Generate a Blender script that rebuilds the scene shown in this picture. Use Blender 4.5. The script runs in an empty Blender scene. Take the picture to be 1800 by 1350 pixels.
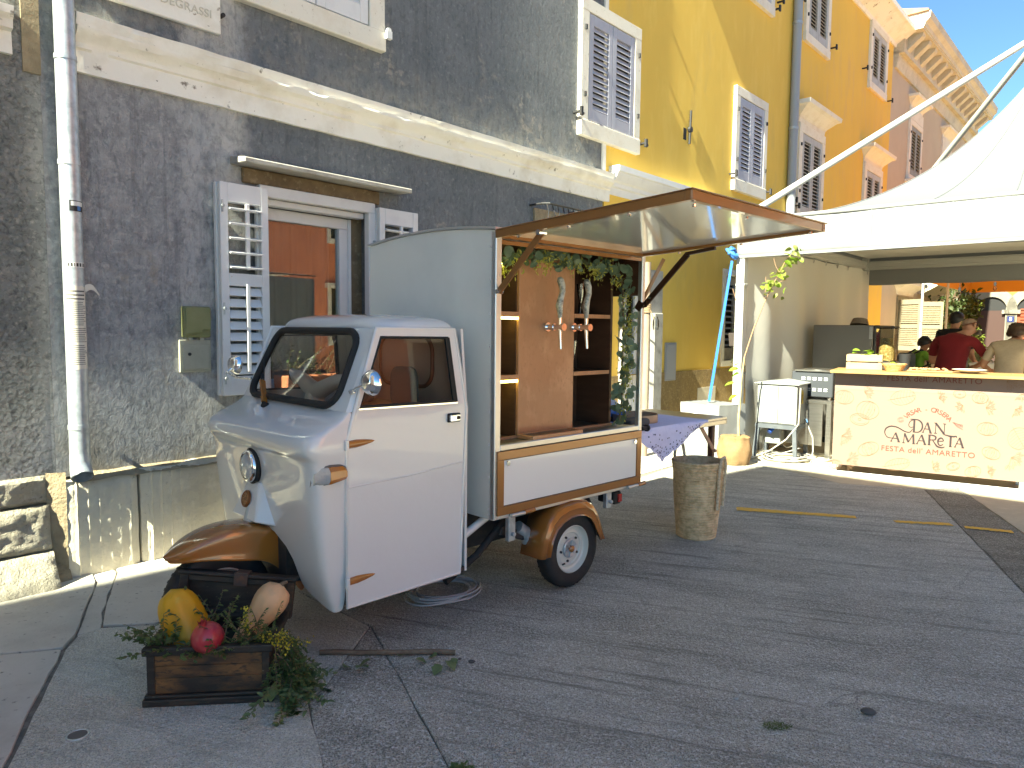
import bpy, bmesh, math, random
from mathutils import Vector, Matrix, noise
random.seed(11)
rad = math.radians
scn = bpy.context.scene
COL = scn.collection

# ------------------------------------------------------------------ camera, sky, sun, exposure
STREET = rad(48.1)          # direction of the row of houses
VANROT = rad(44.0)          # direction of the van
SUN_ELEV = rad(40.0)
SUN_TRAVEL = STREET + rad(2.2)      # horizontal direction in which the light travels

cam_data = bpy.data.cameras.new('camera')
cam = bpy.data.objects.new('camera', cam_data)
COL.objects.link(cam)
cam_data.sensor_width = 36.0
cam_data.lens = 25.0
cam_data.clip_start = 0.05
cam_data.clip_end = 2000
cam.matrix_world = Matrix.Translation((0, 0, 1.5)) @ Matrix.Rotation(rad(90 - 4.4), 4, 'X') @ Matrix.Rotation(rad(0.57), 4, 'Z')
scn.camera = cam

world = bpy.data.worlds.new('World')
scn.world = world
world.use_nodes = True
wn = world.node_tree.nodes
wl = world.node_tree.links
bg = wn['Background']
sky = wn.new('ShaderNodeTexSky')
sky.sky_type = 'NISHITA'
sky.sun_disc = False
sky.sun_elevation = SUN_ELEV
_toward = (-math.cos(SUN_TRAVEL), -math.sin(SUN_TRAVEL))
sky.sun_rotation = math.atan2(_toward[0], _toward[1])
sky.altitude = 2500
sky.air_density = 1.0
sky.dust_density = 0.0
sky.ozone_density = 8.0
wl.new(sky.outputs[0], bg.inputs[0])
bg.inputs[1].default_value = 0.05

sun_data = bpy.data.lights.new('sun', 'SUN')
sun_data.energy = 4.0
sun_data.angle = rad(0.5)
sun_data.color = (1.0, 0.965, 0.91)
sun = bpy.data.objects.new('sun', sun_data)
COL.objects.link(sun)
_dir = Vector((math.cos(SUN_TRAVEL) * math.cos(SUN_ELEV), math.sin(SUN_TRAVEL) * math.cos(SUN_ELEV), -math.sin(SUN_ELEV)))
sun.rotation_euler = _dir.to_track_quat('-Z', 'Y').to_euler()

scn.view_settings.view_transform = 'Standard'
scn.view_settings.look = 'None'
scn.view_settings.exposure = 2.72
scn.view_settings.gamma = 1.0
scn.view_settings.use_curve_mapping = False
scn.view_settings.use_white_balance = True      # the camera's own white balance, set for the open shade
scn.view_settings.white_balance_temperature = 7650
scn.view_settings.white_balance_tint = -7
scn.cycles.max_bounces = 8
scn.cycles.glossy_bounces = 4
scn.cycles.transmission_bounces = 8
scn.cycles.transparent_max_bounces = 12
scn.cycles.caustics_reflective = False
scn.cycles.caustics_refractive = False

# ------------------------------------------------------------------ helpers
class MB:
    """collects faces and links them as one mesh object"""
    def __init__(self, M=None):
        self.v = []; self.f = []; self.mi = []; self.M = M or Matrix()
    def add(self, verts, faces, mi=0, M=None):
        T = self.M @ M if M is not None else self.M
        o = len(self.v)
        self.v.extend([tuple(T @ Vector(p)) for p in verts])
        for f in faces:
            self.f.append(tuple(o + i for i in f)); self.mi.append(mi)
        return self
    def box(self, x0, x1, y0, y1, z0, z1, mi=0, M=None):
        v = [(x0,y0,z0),(x1,y0,z0),(x1,y1,z0),(x0,y1,z0),(x0,y0,z1),(x1,y0,z1),(x1,y1,z1),(x0,y1,z1)]
        return self.add(v, [(0,3,2,1),(4,5,6,7),(0,1,5,4),(1,2,6,5),(2,3,7,6),(3,0,4,7)], mi, M)
    def cbox(self, c, s, mi=0, M=None):
        return self.box(c[0]-s[0]/2, c[0]+s[0]/2, c[1]-s[1]/2, c[1]+s[1]/2, c[2]-s[2]/2, c[2]+s[2]/2, mi, M)
    def bar(self, a, b, w, h, mi=0, up=(0,0,1)):
        """rectangular bar from a to b, w across, h along up"""
        a = Vector(a); b = Vector(b); d = (b-a); L = d.length; d.normalize()
        upv = Vector(up)
        if abs(d.dot(upv)) > .99: upv = Vector((1,0,0))
        s = d.cross(upv).normalized(); u = s.cross(d).normalized()
        v = []
        for p in (a, b):
            for (i, j) in ((-1,-1),(1,-1),(1,1),(-1,1)):
                v.append(p + s*(i*w/2) + u*(j*h/2))
        return self.add(v, [(3,2,1,0),(4,5,6,7),(0,1,5,4),(1,2,6,5),(2,3,7,6),(3,0,4,7)], mi)
    def tube(self, pts, r, n=8, mi=0, caps=True, closed=False):
        pts = [Vector(p) for p in pts]
        m = len(pts)
        rs = r if isinstance(r, (list, tuple)) else [r]*m
        v = []; f = []
        prev = None
        for i, p in enumerate(pts):
            if closed: t = pts[(i+1) % m] - pts[i-1]
            else: t = (pts[min(i+1, m-1)] - pts[max(i-1, 0)])
            t.normalize()
            if prev is None:
                a = Vector((0,0,1)) if abs(t.z) < .9 else Vector((1,0,0))
                s = t.cross(a).normalized()
            else:
                s = (prev - t*prev.dot(t)).normalized()
            prev = s
            u = t.cross(s)
            for k in range(n):
                an = 2*math.pi*k/n
                v.append(p + (s*math.cos(an) + u*math.sin(an))*rs[i])
        for i in range(m if closed else m-1):
            j = (i+1) % m
            for k in range(n):
                l = (k+1) % n
                f.append((i*n+k, i*n+l, j*n+l, j*n+k))
        if caps and not closed:
            f.append(tuple(range(n-1,-1,-1))); f.append(tuple((m-1)*n+k for k in range(n)))
        return self.add(v, f, mi)
    def lathe(self, prof, n=24, M=None, mi=0, a0=0.0, a1=2*math.pi):
        """profile of (r, z) about local z"""
        v = []; f = []
        full = abs(a1-a0-2*math.pi) < 1e-6
        m = len(prof); c = n if full else n+1
        for k in range(c):
            an = a0 + (a1-a0)*k/n
            for (r, z) in prof:
                v.append((r*math.cos(an), r*math.sin(an), z))
        for k in range(n):
            l = (k+1) % c
            for i in range(m-1):
                f.append((k*m+i, l*m+i, l*m+i+1, k*m+i+1))
        return self.add(v, f, mi, M)
    def prism(self, poly, axis, a, b, mi=0, M=None):
        """poly in the plane across axis ('x': (y,z), 'y': (x,z), 'z': (x,y))"""
        def P(p, t):
            if axis == 'x': return (t, p[0], p[1])
            if axis == 'y': return (p[0], t, p[1])
            return (p[0], p[1], t)
        n = len(poly)
        v = [P(p, a) for p in poly] + [P(p, b) for p in poly]
        f = [tuple(range(n)), tuple(range(2*n-1, n-1, -1))]
        for i in range(n):
            j = (i+1) % n
            f.append((i, i+n, j+n, j))
        return self.add(v, f, mi, M)
    def grid(self, fn, nu, nv, mi=0, closeu=False):
        v = [fn(i/nu, j/nv) for i in range(nu if closeu else nu+1) for j in range(nv+1)]
        f = []
        c = nu if closeu else nu+1
        for i in range(nu):
            k = (i+1) % c
            for j in range(nv):
                f.append((i*(nv+1)+j, k*(nv+1)+j, k*(nv+1)+j+1, i*(nv+1)+j+1))
        return self.add(v, f, mi)
    def ribbon(self, pts, w, mi=0, nrm=(0,-1,0)):
        """flat stroke along pts lying in the plane with normal nrm; w number or list"""
        pts = [Vector(p) for p in pts]; N = Vector(nrm); m = len(pts)
        ws = w if isinstance(w, (list, tuple)) else [w]*m
        v = []
        for i, p in enumerate(pts):
            t = pts[min(i+1, m-1)] - pts[max(i-1, 0)]
            if t.length < 1e-9: t = Vector((1,0,0))
            s = t.normalized().cross(N)
            v.append(p + s*ws[i]/2); v.append(p - s*ws[i]/2)
        return self.add(v, [(2*i, 2*i+1, 2*i+3, 2*i+2) for i in range(m-1)], mi)
    def mesh(self, name, mats, smooth=None):
        me = bpy.data.meshes.new(name)
        me.from_pydata(self.v, [], self.f)
        if not isinstance(mats, (list, tuple)): mats = [mats]
        for m in mats: me.materials.append(m)
        if len(mats) > 1:
            me.polygons.foreach_set('material_index', self.mi)
        bm = bmesh.new(); bm.from_mesh(me)
        bmesh.ops.recalc_face_normals(bm, faces=bm.faces)
        bm.to_mesh(me); bm.free()
        if smooth is not None:
            me.shade_smooth()
            me.set_sharp_from_angle(angle=rad(smooth))
        me.update()
        return me
    def build(self, name, mats, parent=None, smooth=None, bevel=0, seg=1, loc=None, rot=None):
        o = bpy.data.objects.new(name, self.mesh(name, mats, smooth))
        COL.objects.link(o)
        if parent is not None: o.parent = parent
        if loc is not None: o.location = loc
        if rot is not None: o.rotation_euler = rot
        if bevel:
            b = o.modifiers.new('bevel', 'BEVEL'); b.width = bevel; b.segments = seg
            b.limit_method = 'ANGLE'; b.angle_limit = rad(40)
            if hasattr(b, 'harden_normals'): b.harden_normals = False
        return o

def tag(o, label=None, cat=None, group=None, kind=None):
    if label: o['label'] = label
    if cat: o['category'] = cat
    if group: o['group'] = group
    if kind: o['kind'] = kind
    return o
def thing(name, label, cat, loc=(0,0,0), rotz=0.0, group=None):
    o = bpy.data.objects.new(name, None); COL.objects.link(o)
    o.empty_display_size = .2
    o.location = loc; o.rotation_euler = (0, 0, rotz)
    return tag(o, label, cat, group)
def link_copy(o, parent=None, loc=None, rot=None):
    c = o.copy(); COL.objects.link(c)
    if parent is not None: c.parent = parent
    if loc is not None: c.location = loc
    if rot is not None: c.rotation_euler = rot
    return c
def copy_tree(o, kids, parent=None, loc=None, rotz=None, label=None):
    c = o.copy(); COL.objects.link(c)
    c.parent = parent
    if loc is not None: c.location = loc
    if rotz is not None: c.rotation_euler = (0, 0, rotz)
    if label: c['label'] = label
    for ch in kids.get(o.name, []):
        copy_tree(ch, kids, c)
    return c
def kids_of():
    k = {}
    for o in bpy.data.objects:
        if o.parent: k.setdefault(o.parent.name, []).append(o)
    return k
def ST(s, q, z=0.0):
    """street frame: s along the houses, q towards them"""
    ca, sa = math.cos(STREET), math.sin(STREET)
    return (s*ca - q*sa, s*sa + q*ca, z)
def text_mesh(body, size, mat, name, parent, M, extrude=0.0, align='CENTER', spacing=1.0, bold=0.0):
    cu = bpy.data.curves.new('tmp_text', 'FONT')
    cu.body = body; cu.size = size; cu.align_x = align; cu.align_y = 'CENTER'
    cu.extrude = extrude; cu.space_character = spacing; cu.offset = bold
    t = bpy.data.objects.new('tmp_text', cu); COL.objects.link(t)
    dg = bpy.context.evaluated_depsgraph_get(); dg.update()
    me = bpy.data.meshes.new_from_object(t.evaluated_get(dg))
    bpy.data.objects.remove(t); bpy.data.curves.remove(cu)
    me.transform(M); me.name = name
    me.materials.clear(); me.materials.append(mat)
    o = bpy.data.objects.new(name, me); COL.objects.link(o); o.parent = parent
    return o
def smoothstep(a, b, x):
    t = max(0, min(1, (x-a)/(b-a))); return t*t*(3-2*t)
def nz(x, y=0, z=0): return noise.noise(Vector((x, y, z)))

# ------------------------------------------------------------------ materials
def mat(name, col, rough=.6, metal=0.0, var=(), bump=(), coat=0.0, spec=.5, world=False, emit=None, stretch=(1,1,1), rvar=None):
    """var: (scale, colour, low, high[, detail]) layers mixed over col by noise; bump: (scale, strength, distance, kind) layers"""
    m = bpy.data.materials.new(name); m.use_nodes = True
    nt = m.node_tree; N = nt.nodes; L = nt.links
    b = N['Principled BSDF']
    b.inputs['Roughness'].default_value = rough
    b.inputs['Metallic'].default_value = metal
    b.inputs['Coat Weight'].default_value = coat
    b.inputs['Coat Roughness'].default_value = .04
    b.inputs['Specular IOR Level'].default_value = spec
    b.inputs['Base Color'].default_value = (*col, 1)
    if emit:
        b.inputs['Emission Color'].default_value = (*emit[0], 1); b.inputs['Emission Strength'].default_value = emit[1]
    if not var and not bump and not rvar: return m
    if world:
        g = N.new('ShaderNodeNewGeometry'); src = g.outputs['Position']
    else:
        g = N.new('ShaderNodeTexCoord'); src = g.outputs['Object']
    mp = N.new('ShaderNodeMapping'); mp.inputs['Scale'].default_value = stretch
    L.new(src, mp.inputs['Vector']); src = mp.outputs[0]
    prev = None
    for k, lay in enumerate(var):
        sc, c2, lo, hi = lay[:4]; det = lay[4] if len(lay) > 4 else 5
        n = N.new('ShaderNodeTexNoise'); n.inputs['Scale'].default_value = sc; n.inputs['Detail'].default_value = det
        n.inputs['Roughness'].default_value = .6
        off = N.new('ShaderNodeVectorMath'); off.operation = 'ADD'; off.inputs[1].default_value = (k*7.3+1.7, k*3.1, k*5.9)
        L.new(src, off.inputs[0]); L.new(off.outputs[0], n.inputs['Vector'])
        mr = N.new('ShaderNodeMapRange'); mr.inputs['From Min'].default_value = lo; mr.inputs['From Max'].default_value = hi
        L.new(n.outputs['Fac'], mr.inputs['Value'])
        mx = N.new('ShaderNodeMix'); mx.data_type = 'RGBA'
        L.new(mr.outputs[0], mx.inputs[0])
        if prev is None: mx.inputs[6].default_value = (*col, 1)
        else: L.new(prev, mx.inputs[6])
        mx.inputs[7].default_value = (*c2, 1)
        prev = mx.outputs[2]
    if prev is not None: L.new(prev, b.inputs['Base Color'])
    if rvar:
        n = N.new('ShaderNodeTexNoise'); n.inputs['Scale'].default_value = rvar[0]; n.inputs['Detail'].default_value = 4
        L.new(src, n.inputs['Vector'])
        mr = N.new('ShaderNodeMapRange'); mr.inputs['From Min'].default_value = .35; mr.inputs['From Max'].default_value = .65
        mr.inputs['To Min'].default_value = rvar[1]; mr.inputs['To Max'].default_value = rvar[2]
        L.new(n.outputs['Fac'], mr.inputs['Value']); L.new(mr.outputs[0], b.inputs['Roughness'])
    pn = None
    for lay in bump:
        sc, st, di = lay[:3]; kind = lay[3] if len(lay) > 3 else 'noise'
        if kind == 'noise':
            n = N.new('ShaderNodeTexNoise'); n.inputs['Scale'].default_value = sc; n.inputs['Detail'].default_value = 6; n.inputs['Roughness'].default_value = .65; out = n.outputs['Fac']
        else:
            n = N.new('ShaderNodeTexVoronoi'); n.inputs['Scale'].default_value = sc; out = n.outputs['Distance']
        L.new(src, n.inputs['Vector'])
        bp = N.new('ShaderNodeBump'); bp.inputs['Strength'].default_value = st; bp.inputs['Distance'].default_value = di
        L.new(out, bp.inputs['Height'])
        if pn is not None: L.new(pn, bp.inputs['Normal'])
        pn = bp.outputs[0]
    if pn is not None: L.new(pn, b.inputs['Normal'])
    return m
def glass_mat(name, tint=(.95,.97,.96), alpha=.95, rough=0.0, refl=1.15, base=.015):
    """clear pane: mirror reflection by Fresnel over a see-through sheet"""
    m = bpy.data.materials.new(name); m.use_nodes = True
    nt = m.node_tree; N = nt.nodes; L = nt.links
    for n in list(N): N.remove(n)
    out = N.new('ShaderNodeOutputMaterial')
    tr = N.new('ShaderNodeBsdfTransparent'); tr.inputs[0].default_value = (*[c*alpha for c in tint], 1)
    gl = N.new('ShaderNodeBsdfGlossy'); gl.inputs['Roughness'].default_value = rough
    fr = N.new('ShaderNodeFresnel'); fr.inputs[0].default_value = 1.5
    mul = N.new('ShaderNodeMath'); mul.operation = 'MULTIPLY_ADD'; mul.inputs[1].default_value = refl; mul.inputs[2].default_value = base
    mix = N.new('ShaderNodeMixShader')
    L.new(fr.outputs[0], mul.inputs[0]); L.new(mul.outputs[0], mix.inputs[0])
    L.new(tr.outputs[0], mix.inputs[1]); L.new(gl.outputs[0], mix.inputs[2]); L.new(mix.outputs[0], out.inputs[0])
    return m
def leaf_mat(name, c1, c2, trans=.35, rough=.5):
    m = bpy.data.materials.new(name); m.use_nodes = True
    nt = m.node_tree; N = nt.nodes; L = nt.links
    b = N['Principled BSDF']; out = N['Material Output']
    b.inputs['Roughness'].default_value = rough
    g = N.new('ShaderNodeNewGeometry')
    n = N.new('ShaderNodeTexNoise'); n.inputs['Scale'].default_value = 22; n.inputs['Detail'].default_value = 2
    L.new(g.outputs['Position'], n.inputs['Vector'])
    mr = N.new('ShaderNodeMapRange'); mr.inputs['From Min'].default_value = .35; mr.inputs['From Max'].default_value = .65
    L.new(n.outputs['Fac'], mr.inputs['Value'])
    mx = N.new('ShaderNodeMix'); mx.data_type = 'RGBA'; mx.inputs[6].default_value = (*c1, 1); mx.inputs[7].default_value = (*c2, 1)
    L.new(mr.outputs[0], mx.inputs[0]); L.new(mx.outputs[2], b.inputs['Base Color'])
    t = N.new('ShaderNodeBsdfTranslucent'); L.new(mx.outputs[2], t.inputs[0])
    ms = N.new('ShaderNodeMixShader'); ms.inputs[0].default_value = trans
    L.new(b.outputs[0], ms.inputs[1]); L.new(t.outputs[0], ms.inputs[2]); L.new(ms.outputs[0], out.inputs[0])
    return m

M_ = {}
M_['stone'] = mat('limestone', (.60,.55,.45), .85, var=((2.2,(.46,.415,.33),.45,.75),(14,(.66,.61,.51),.5,.8),(40,(.30,.26,.20),.64,.74)), bump=((18,.5,.02),(70,.5,.006)))
M_['cornice'] = mat('painted_stone', (.86,.835,.77), .8, var=((3,(.68,.63,.53),.5,.75),(9,(.26,.23,.19),.64,.7),(22,(.30,.27,.22),.69,.74)), bump=((30,.35,.008),(9,.25,.01)))
M_['frame_stone'] = mat('window_surround_stone', (.78,.74,.66), .85, var=((4,(.66,.59,.48),.5,.8),(26,(.42,.36,.28),.62,.75)), bump=((45,.3,.005),))
M_['yellow'] = mat('yellow_render', (.80,.53,.105), .9, var=((.9,(.74,.485,.095),.42,.66),(5,(.83,.57,.135),.5,.8),(2.2,(.68,.46,.12),.58,.75)), bump=((60,.18,.004),(6,.15,.01)), stretch=(1,1,.35))
M_['yellow_deep'] = mat('ochre_render', (.80,.52,.10), .9, var=((.8,(.74,.475,.09),.42,.7),(5,(.71,.46,.15),.5,.8)), bump=((60,.18,.004),(6,.15,.01)), stretch=(1,1,.35))
M_['roughcast'] = mat('ochre_roughcast', (.30,.20,.075), .95, var=((5,(.22,.15,.06),.4,.7),(30,(.38,.27,.12),.5,.7)), bump=((45,.9,.02),))
M_['pink'] = mat('pink_render', (.52,.44,.35), .9, var=((1,(.47,.395,.31),.42,.7),), bump=((50,.15,.004),))
M_['salmon'] = mat('salmon_render', (.74,.27,.15), .9, var=((1,(.66,.23,.125),.42,.7),), bump=((40,.2,.005),))
M_['beige'] = mat('beige_render', (.78,.70,.58), .9, var=((1,(.72,.64,.52),.42,.7),), bump=((40,.2,.005),))
M_['white'] = mat('white_paint', (.74,.74,.75), .45, var=((8,(.66,.66,.68),.5,.8),(40,(.5,.45,.38),.7,.76)), bump=((60,.1,.002),))
M_['shutter'] = mat('lavender_grey_paint', (.42,.42,.49), .5, var=((6,(.38,.38,.45),.4,.7),))
M_['shutter_old'] = mat('grey_weathered_paint', (.45,.45,.45), .6, var=((9,(.36,.36,.37),.45,.7),))
M_['stone_warm'] = mat('weathered_block_stone', (.40,.365,.29), .85, var=((2.2,(.31,.28,.21),.45,.7),(16,(.46,.42,.34),.5,.75),(45,(.20,.175,.13),.60,.70)), bump=((20,.9,.02),(80,.7,.006)))
M_['shaded_arch_stone'] = mat('shaded_arch_stone', (.21,.195,.165), .85, var=((6,(.17,.155,.13),.45,.7),))  # darker copy of the surround stone, arcade shade put into its colour
M_['cream'] = mat('cream_paint', (.25,.22,.155), .55, var=((9,(.21,.185,.13),.45,.7),))
M_['zinc'] = mat('galvanised_steel', (.50,.54,.57), .42, .55, var=((26,(.38,.42,.45),.42,.62),(5,(.60,.63,.65),.5,.75)), rvar=(30,.35,.55))
M_['steel'] = mat('brushed_steel', (.50,.49,.47), .32, 1.0, var=((5,(.42,.41,.39),.4,.7),), stretch=(1,1,12))
M_['alu'] = mat('aluminium', (.66,.67,.68), .35, .8)
M_['chrome'] = mat('chrome', (.85,.86,.88), .06, 1.0)
M_['black'] = mat('black_rubber', (.013,.013,.014), .75, bump=((90,.2,.002),))
M_['blackiron'] = mat('black_iron', (.02,.02,.022), .55, var=((30,(.05,.035,.025),.55,.7),))
M_['darkhole'] = mat('dark_interior', (.02,.02,.022), .9)
M_['brownstone'] = mat('stained_lintel_stone', (.21,.15,.085), .9, var=((6,(.12,.085,.05),.4,.65),(20,(.32,.25,.16),.55,.75)), bump=((30,.4,.01),))
M_['slabstone'] = mat('grey_ledge_stone', (.40,.38,.35), .8, var=((8,(.28,.26,.23),.45,.7),), bump=((40,.3,.006),))
M_['mortar'] = mat('old_mortar', (.36,.29,.19), .95, var=((12,(.24,.19,.12),.4,.7),), bump=((35,.8,.02),))
M_['glass'] = glass_mat('window_glass')
M_['house_glass'] = glass_mat('double_window_glass', refl=2.6, base=.07)
M_['rooftile'] = mat('roof_tile', (.38,.24,.15), .9, var=((6,(.30,.17,.10),.4,.7),))
# ------------------------------------------------------------------ wall plaster and ground materials
def node_tools(m):
    nt = m.node_tree; N = nt.nodes; L = nt.links
    def noise(src, sc, det=5, rough=.6, dist=0.0):
        n = N.new('ShaderNodeTexNoise'); n.inputs['Scale'].default_value = sc; n.inputs['Detail'].default_value = det
        n.inputs['Roughness'].default_value = rough; n.inputs['Distortion'].default_value = dist
        L.new(src, n.inputs['Vector']); return n.outputs['Fac']
    def voro(src, sc, feat='F1', rnd=1.0):
        n = N.new('ShaderNodeTexVoronoi'); n.inputs['Scale'].default_value = sc; n.feature = feat; n.inputs['Randomness'].default_value = rnd
        L.new(src, n.inputs['Vector']); return n.outputs['Distance']
    def mr(src, a, b, c=0.0, d=1.0):
        n = N.new('ShaderNodeMapRange'); n.inputs['From Min'].default_value = a; n.inputs['From Max'].default_value = b
        n.inputs['To Min'].default_value = c; n.inputs['To Max'].default_value = d
        L.new(src, n.inputs['Value']); return n.outputs[0]
    def math_(op, a, b=None):
        n = N.new('ShaderNodeMath'); n.operation = op
        for i, x in enumerate((a, b)):
            if x is None: continue
            if isinstance(x, (int, float)): n.inputs[i].default_value = x
            else: L.new(x, n.inputs[i])
        return n.outputs[0]
    def mix(f, a, b):
        n = N.new('ShaderNodeMix'); n.data_type = 'RGBA'
        if isinstance(f, (int, float)): n.inputs[0].default_value = f
        else: L.new(f, n.inputs[0])
        for i, x in ((6, a), (7, b)):
            if isinstance(x, tuple): n.inputs[i].default_value = (*x, 1)
            else: L.new(x, n.inputs[i])
        return n.outputs[2]
    def bump(h, st, di, nrm=None):
        n = N.new('ShaderNodeBump'); n.inputs['Strength'].default_value = st; n.inputs['Distance'].default_value = di
        L.new(h, n.inputs['Height'])
        if nrm is not None: L.new(nrm, n.inputs['Normal'])
        return n.outputs[0]
    def mapping(src, sc=(1,1,1), rot=(0,0,0)):
        n = N.new('ShaderNodeMapping'); n.inputs['Scale'].default_value = sc; n.inputs['Rotation'].default_value = rot
        L.new(src, n.inputs['Vector']); return n.outputs[0]
    return N, L, noise, voro, mr, math_, mix, bump, mapping

def plaster(name, kind):
    m = bpy.data.materials.new(name); m.use_nodes = True
    N, L, noise, voro, mr, math_, mix, bump, mapping = node_tools(m)
    b = N['Principled BSDF']; b.inputs['Roughness'].default_value = .92
    tc = N.new('ShaderNodeTexCoord'); P = tc.outputs['Object']
    sx = N.new('ShaderNodeSeparateXYZ'); L.new(P, sx.inputs[0])
    X, Z = sx.outputs[0], sx.outputs[2]
    if kind == 'grey':
        n1 = noise(P, 2.2, 6); n2 = noise(P, 7, 6); n3 = noise(P, 26, 5)
        base = mix(mr(n1, .38, .66), (.150,.168,.192), (.20,.216,.238))
        base = mix(mr(n3, .55, .75), base, (.29,.30,.315))
        # the left field: warmer, worn, spotted with old lime
        wob = math_('ADD', X, math_('MULTIPLY', math_('SUBTRACT', n2, .5), .35))
        left = math_('MULTIPLY', mr(wob, 2.28, 2.08), mr(Z, 3.05, 2.95))
        warm = mix(mr(n2, .40, .64), (.30,.308,.325), (.43,.435,.45))
        warm = mix(mr(n3, .50, .68), warm, (.50,.50,.51))
        low = math_('MULTIPLY', mr(Z, 1.7, .8), mr(n2, .42, .60))
        warm = mix(math_('MULTIPLY', low, .5), warm, (.36,.365,.40))
        base = mix(left, base, warm)
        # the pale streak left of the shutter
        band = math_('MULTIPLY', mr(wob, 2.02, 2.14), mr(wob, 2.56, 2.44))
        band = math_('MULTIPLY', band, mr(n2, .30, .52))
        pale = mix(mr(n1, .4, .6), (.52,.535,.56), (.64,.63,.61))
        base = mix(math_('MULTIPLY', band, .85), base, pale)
        # rain streaks and flaked patches
        drip = noise(mapping(P, (5.5, 1, .28)), 2.4, 5, .65)
        base = mix(math_('MULTIPLY', mr(drip, .54, .70), .45), base, (.07,.075,.085))
        base = mix(math_('MULTIPLY', mr(drip, .42, .30), .30), base, (.30,.31,.325))
        # stained strip under the band and damp foot
        foot = math_('MULTIPLY', mr(Z, 1.05, .62), mr(n1, .45, .6))
        base = mix(foot, base, (.30,.28,.25))
        spots = math_('MULTIPLY', mr(noise(P, 1.5, 3), .56, .64), mr(noise(P, 11, 6), .52, .60))
        base = mix(math_('MULTIPLY', spots, .7), base, (.40,.37,.33))
        over = math_('MULTIPLY', math_('MULTIPLY', mr(Z, 3.25, 3.3), mr(Z, 3.75, 3.32)), mr(n2, .42, .58))
        base = mix(math_('MULTIPLY', over, .45), base, (.34,.32,.28))
        L.new(base, b.inputs['Base Color'])
        Q = mapping(P, (1.0, 1.0, .62))
        h1 = noise(Q, 26, 6, .68, .5); h2 = noise(P, 80, 4, .6)
        nrm = bump(h1, 1.0, .034); nrm = bump(h2, .6, .008, nrm)
        pit = math_('MULTIPLY', mr(h1, .50, .38), .34)  # shade in the pits of the relief, painted into the colour
        pit_shade = N.new('ShaderNodeMix'); pit_shade.data_type = 'RGBA'; pit_shade.blend_type = 'MULTIPLY'
        L.new(pit, pit_shade.inputs[0]); L.new(base, pit_shade.inputs[6]); pit_shade.inputs[7].default_value = (.35,.35,.37,1); L.new(pit_shade.outputs[2], b.inputs['Base Color'])
        L.new(nrm, b.inputs['Normal'])
    else:
        n1 = noise(P, 3, 6); n3 = noise(P, 30, 5)
        base = mix(mr(n1, .4, .65), (.23,.238,.232), (.33,.33,.318))
        base = mix(mr(n3, .52, .70), base, (.42,.41,.38))
        low = math_('MULTIPLY', mr(Z, 1.05, .70), mr(n1, .40, .55))
        base = mix(low, base, (.34,.34,.36))
        L.new(base, b.inputs['Base Color'])
        h1 = noise(P, 28, 6, .68, .7); h2 = voro(P, 34); h3 = noise(P, 90, 3)
        base = mix(math_('MULTIPLY', mr(h1, .50, .38), .50), base, (.05,.052,.05)); L.new(base, b.inputs['Base Color'])  # pits of the coarse relief painted dark in place of their shade
        edge = mr(X, 1.27, 1.17)
        nrm = bump(math_('MULTIPLY', h1, edge), 1.0, .035)
        nrm = bump(math_('MULTIPLY', h2, edge), .8, .022, nrm); nrm = bump(h3, .4, .005, nrm)
        L.new(nrm, b.inputs['Normal'])
    return m
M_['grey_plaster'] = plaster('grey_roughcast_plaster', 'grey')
M_['dark_plaster'] = plaster('dark_coarse_plaster', 'coarse')

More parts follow.
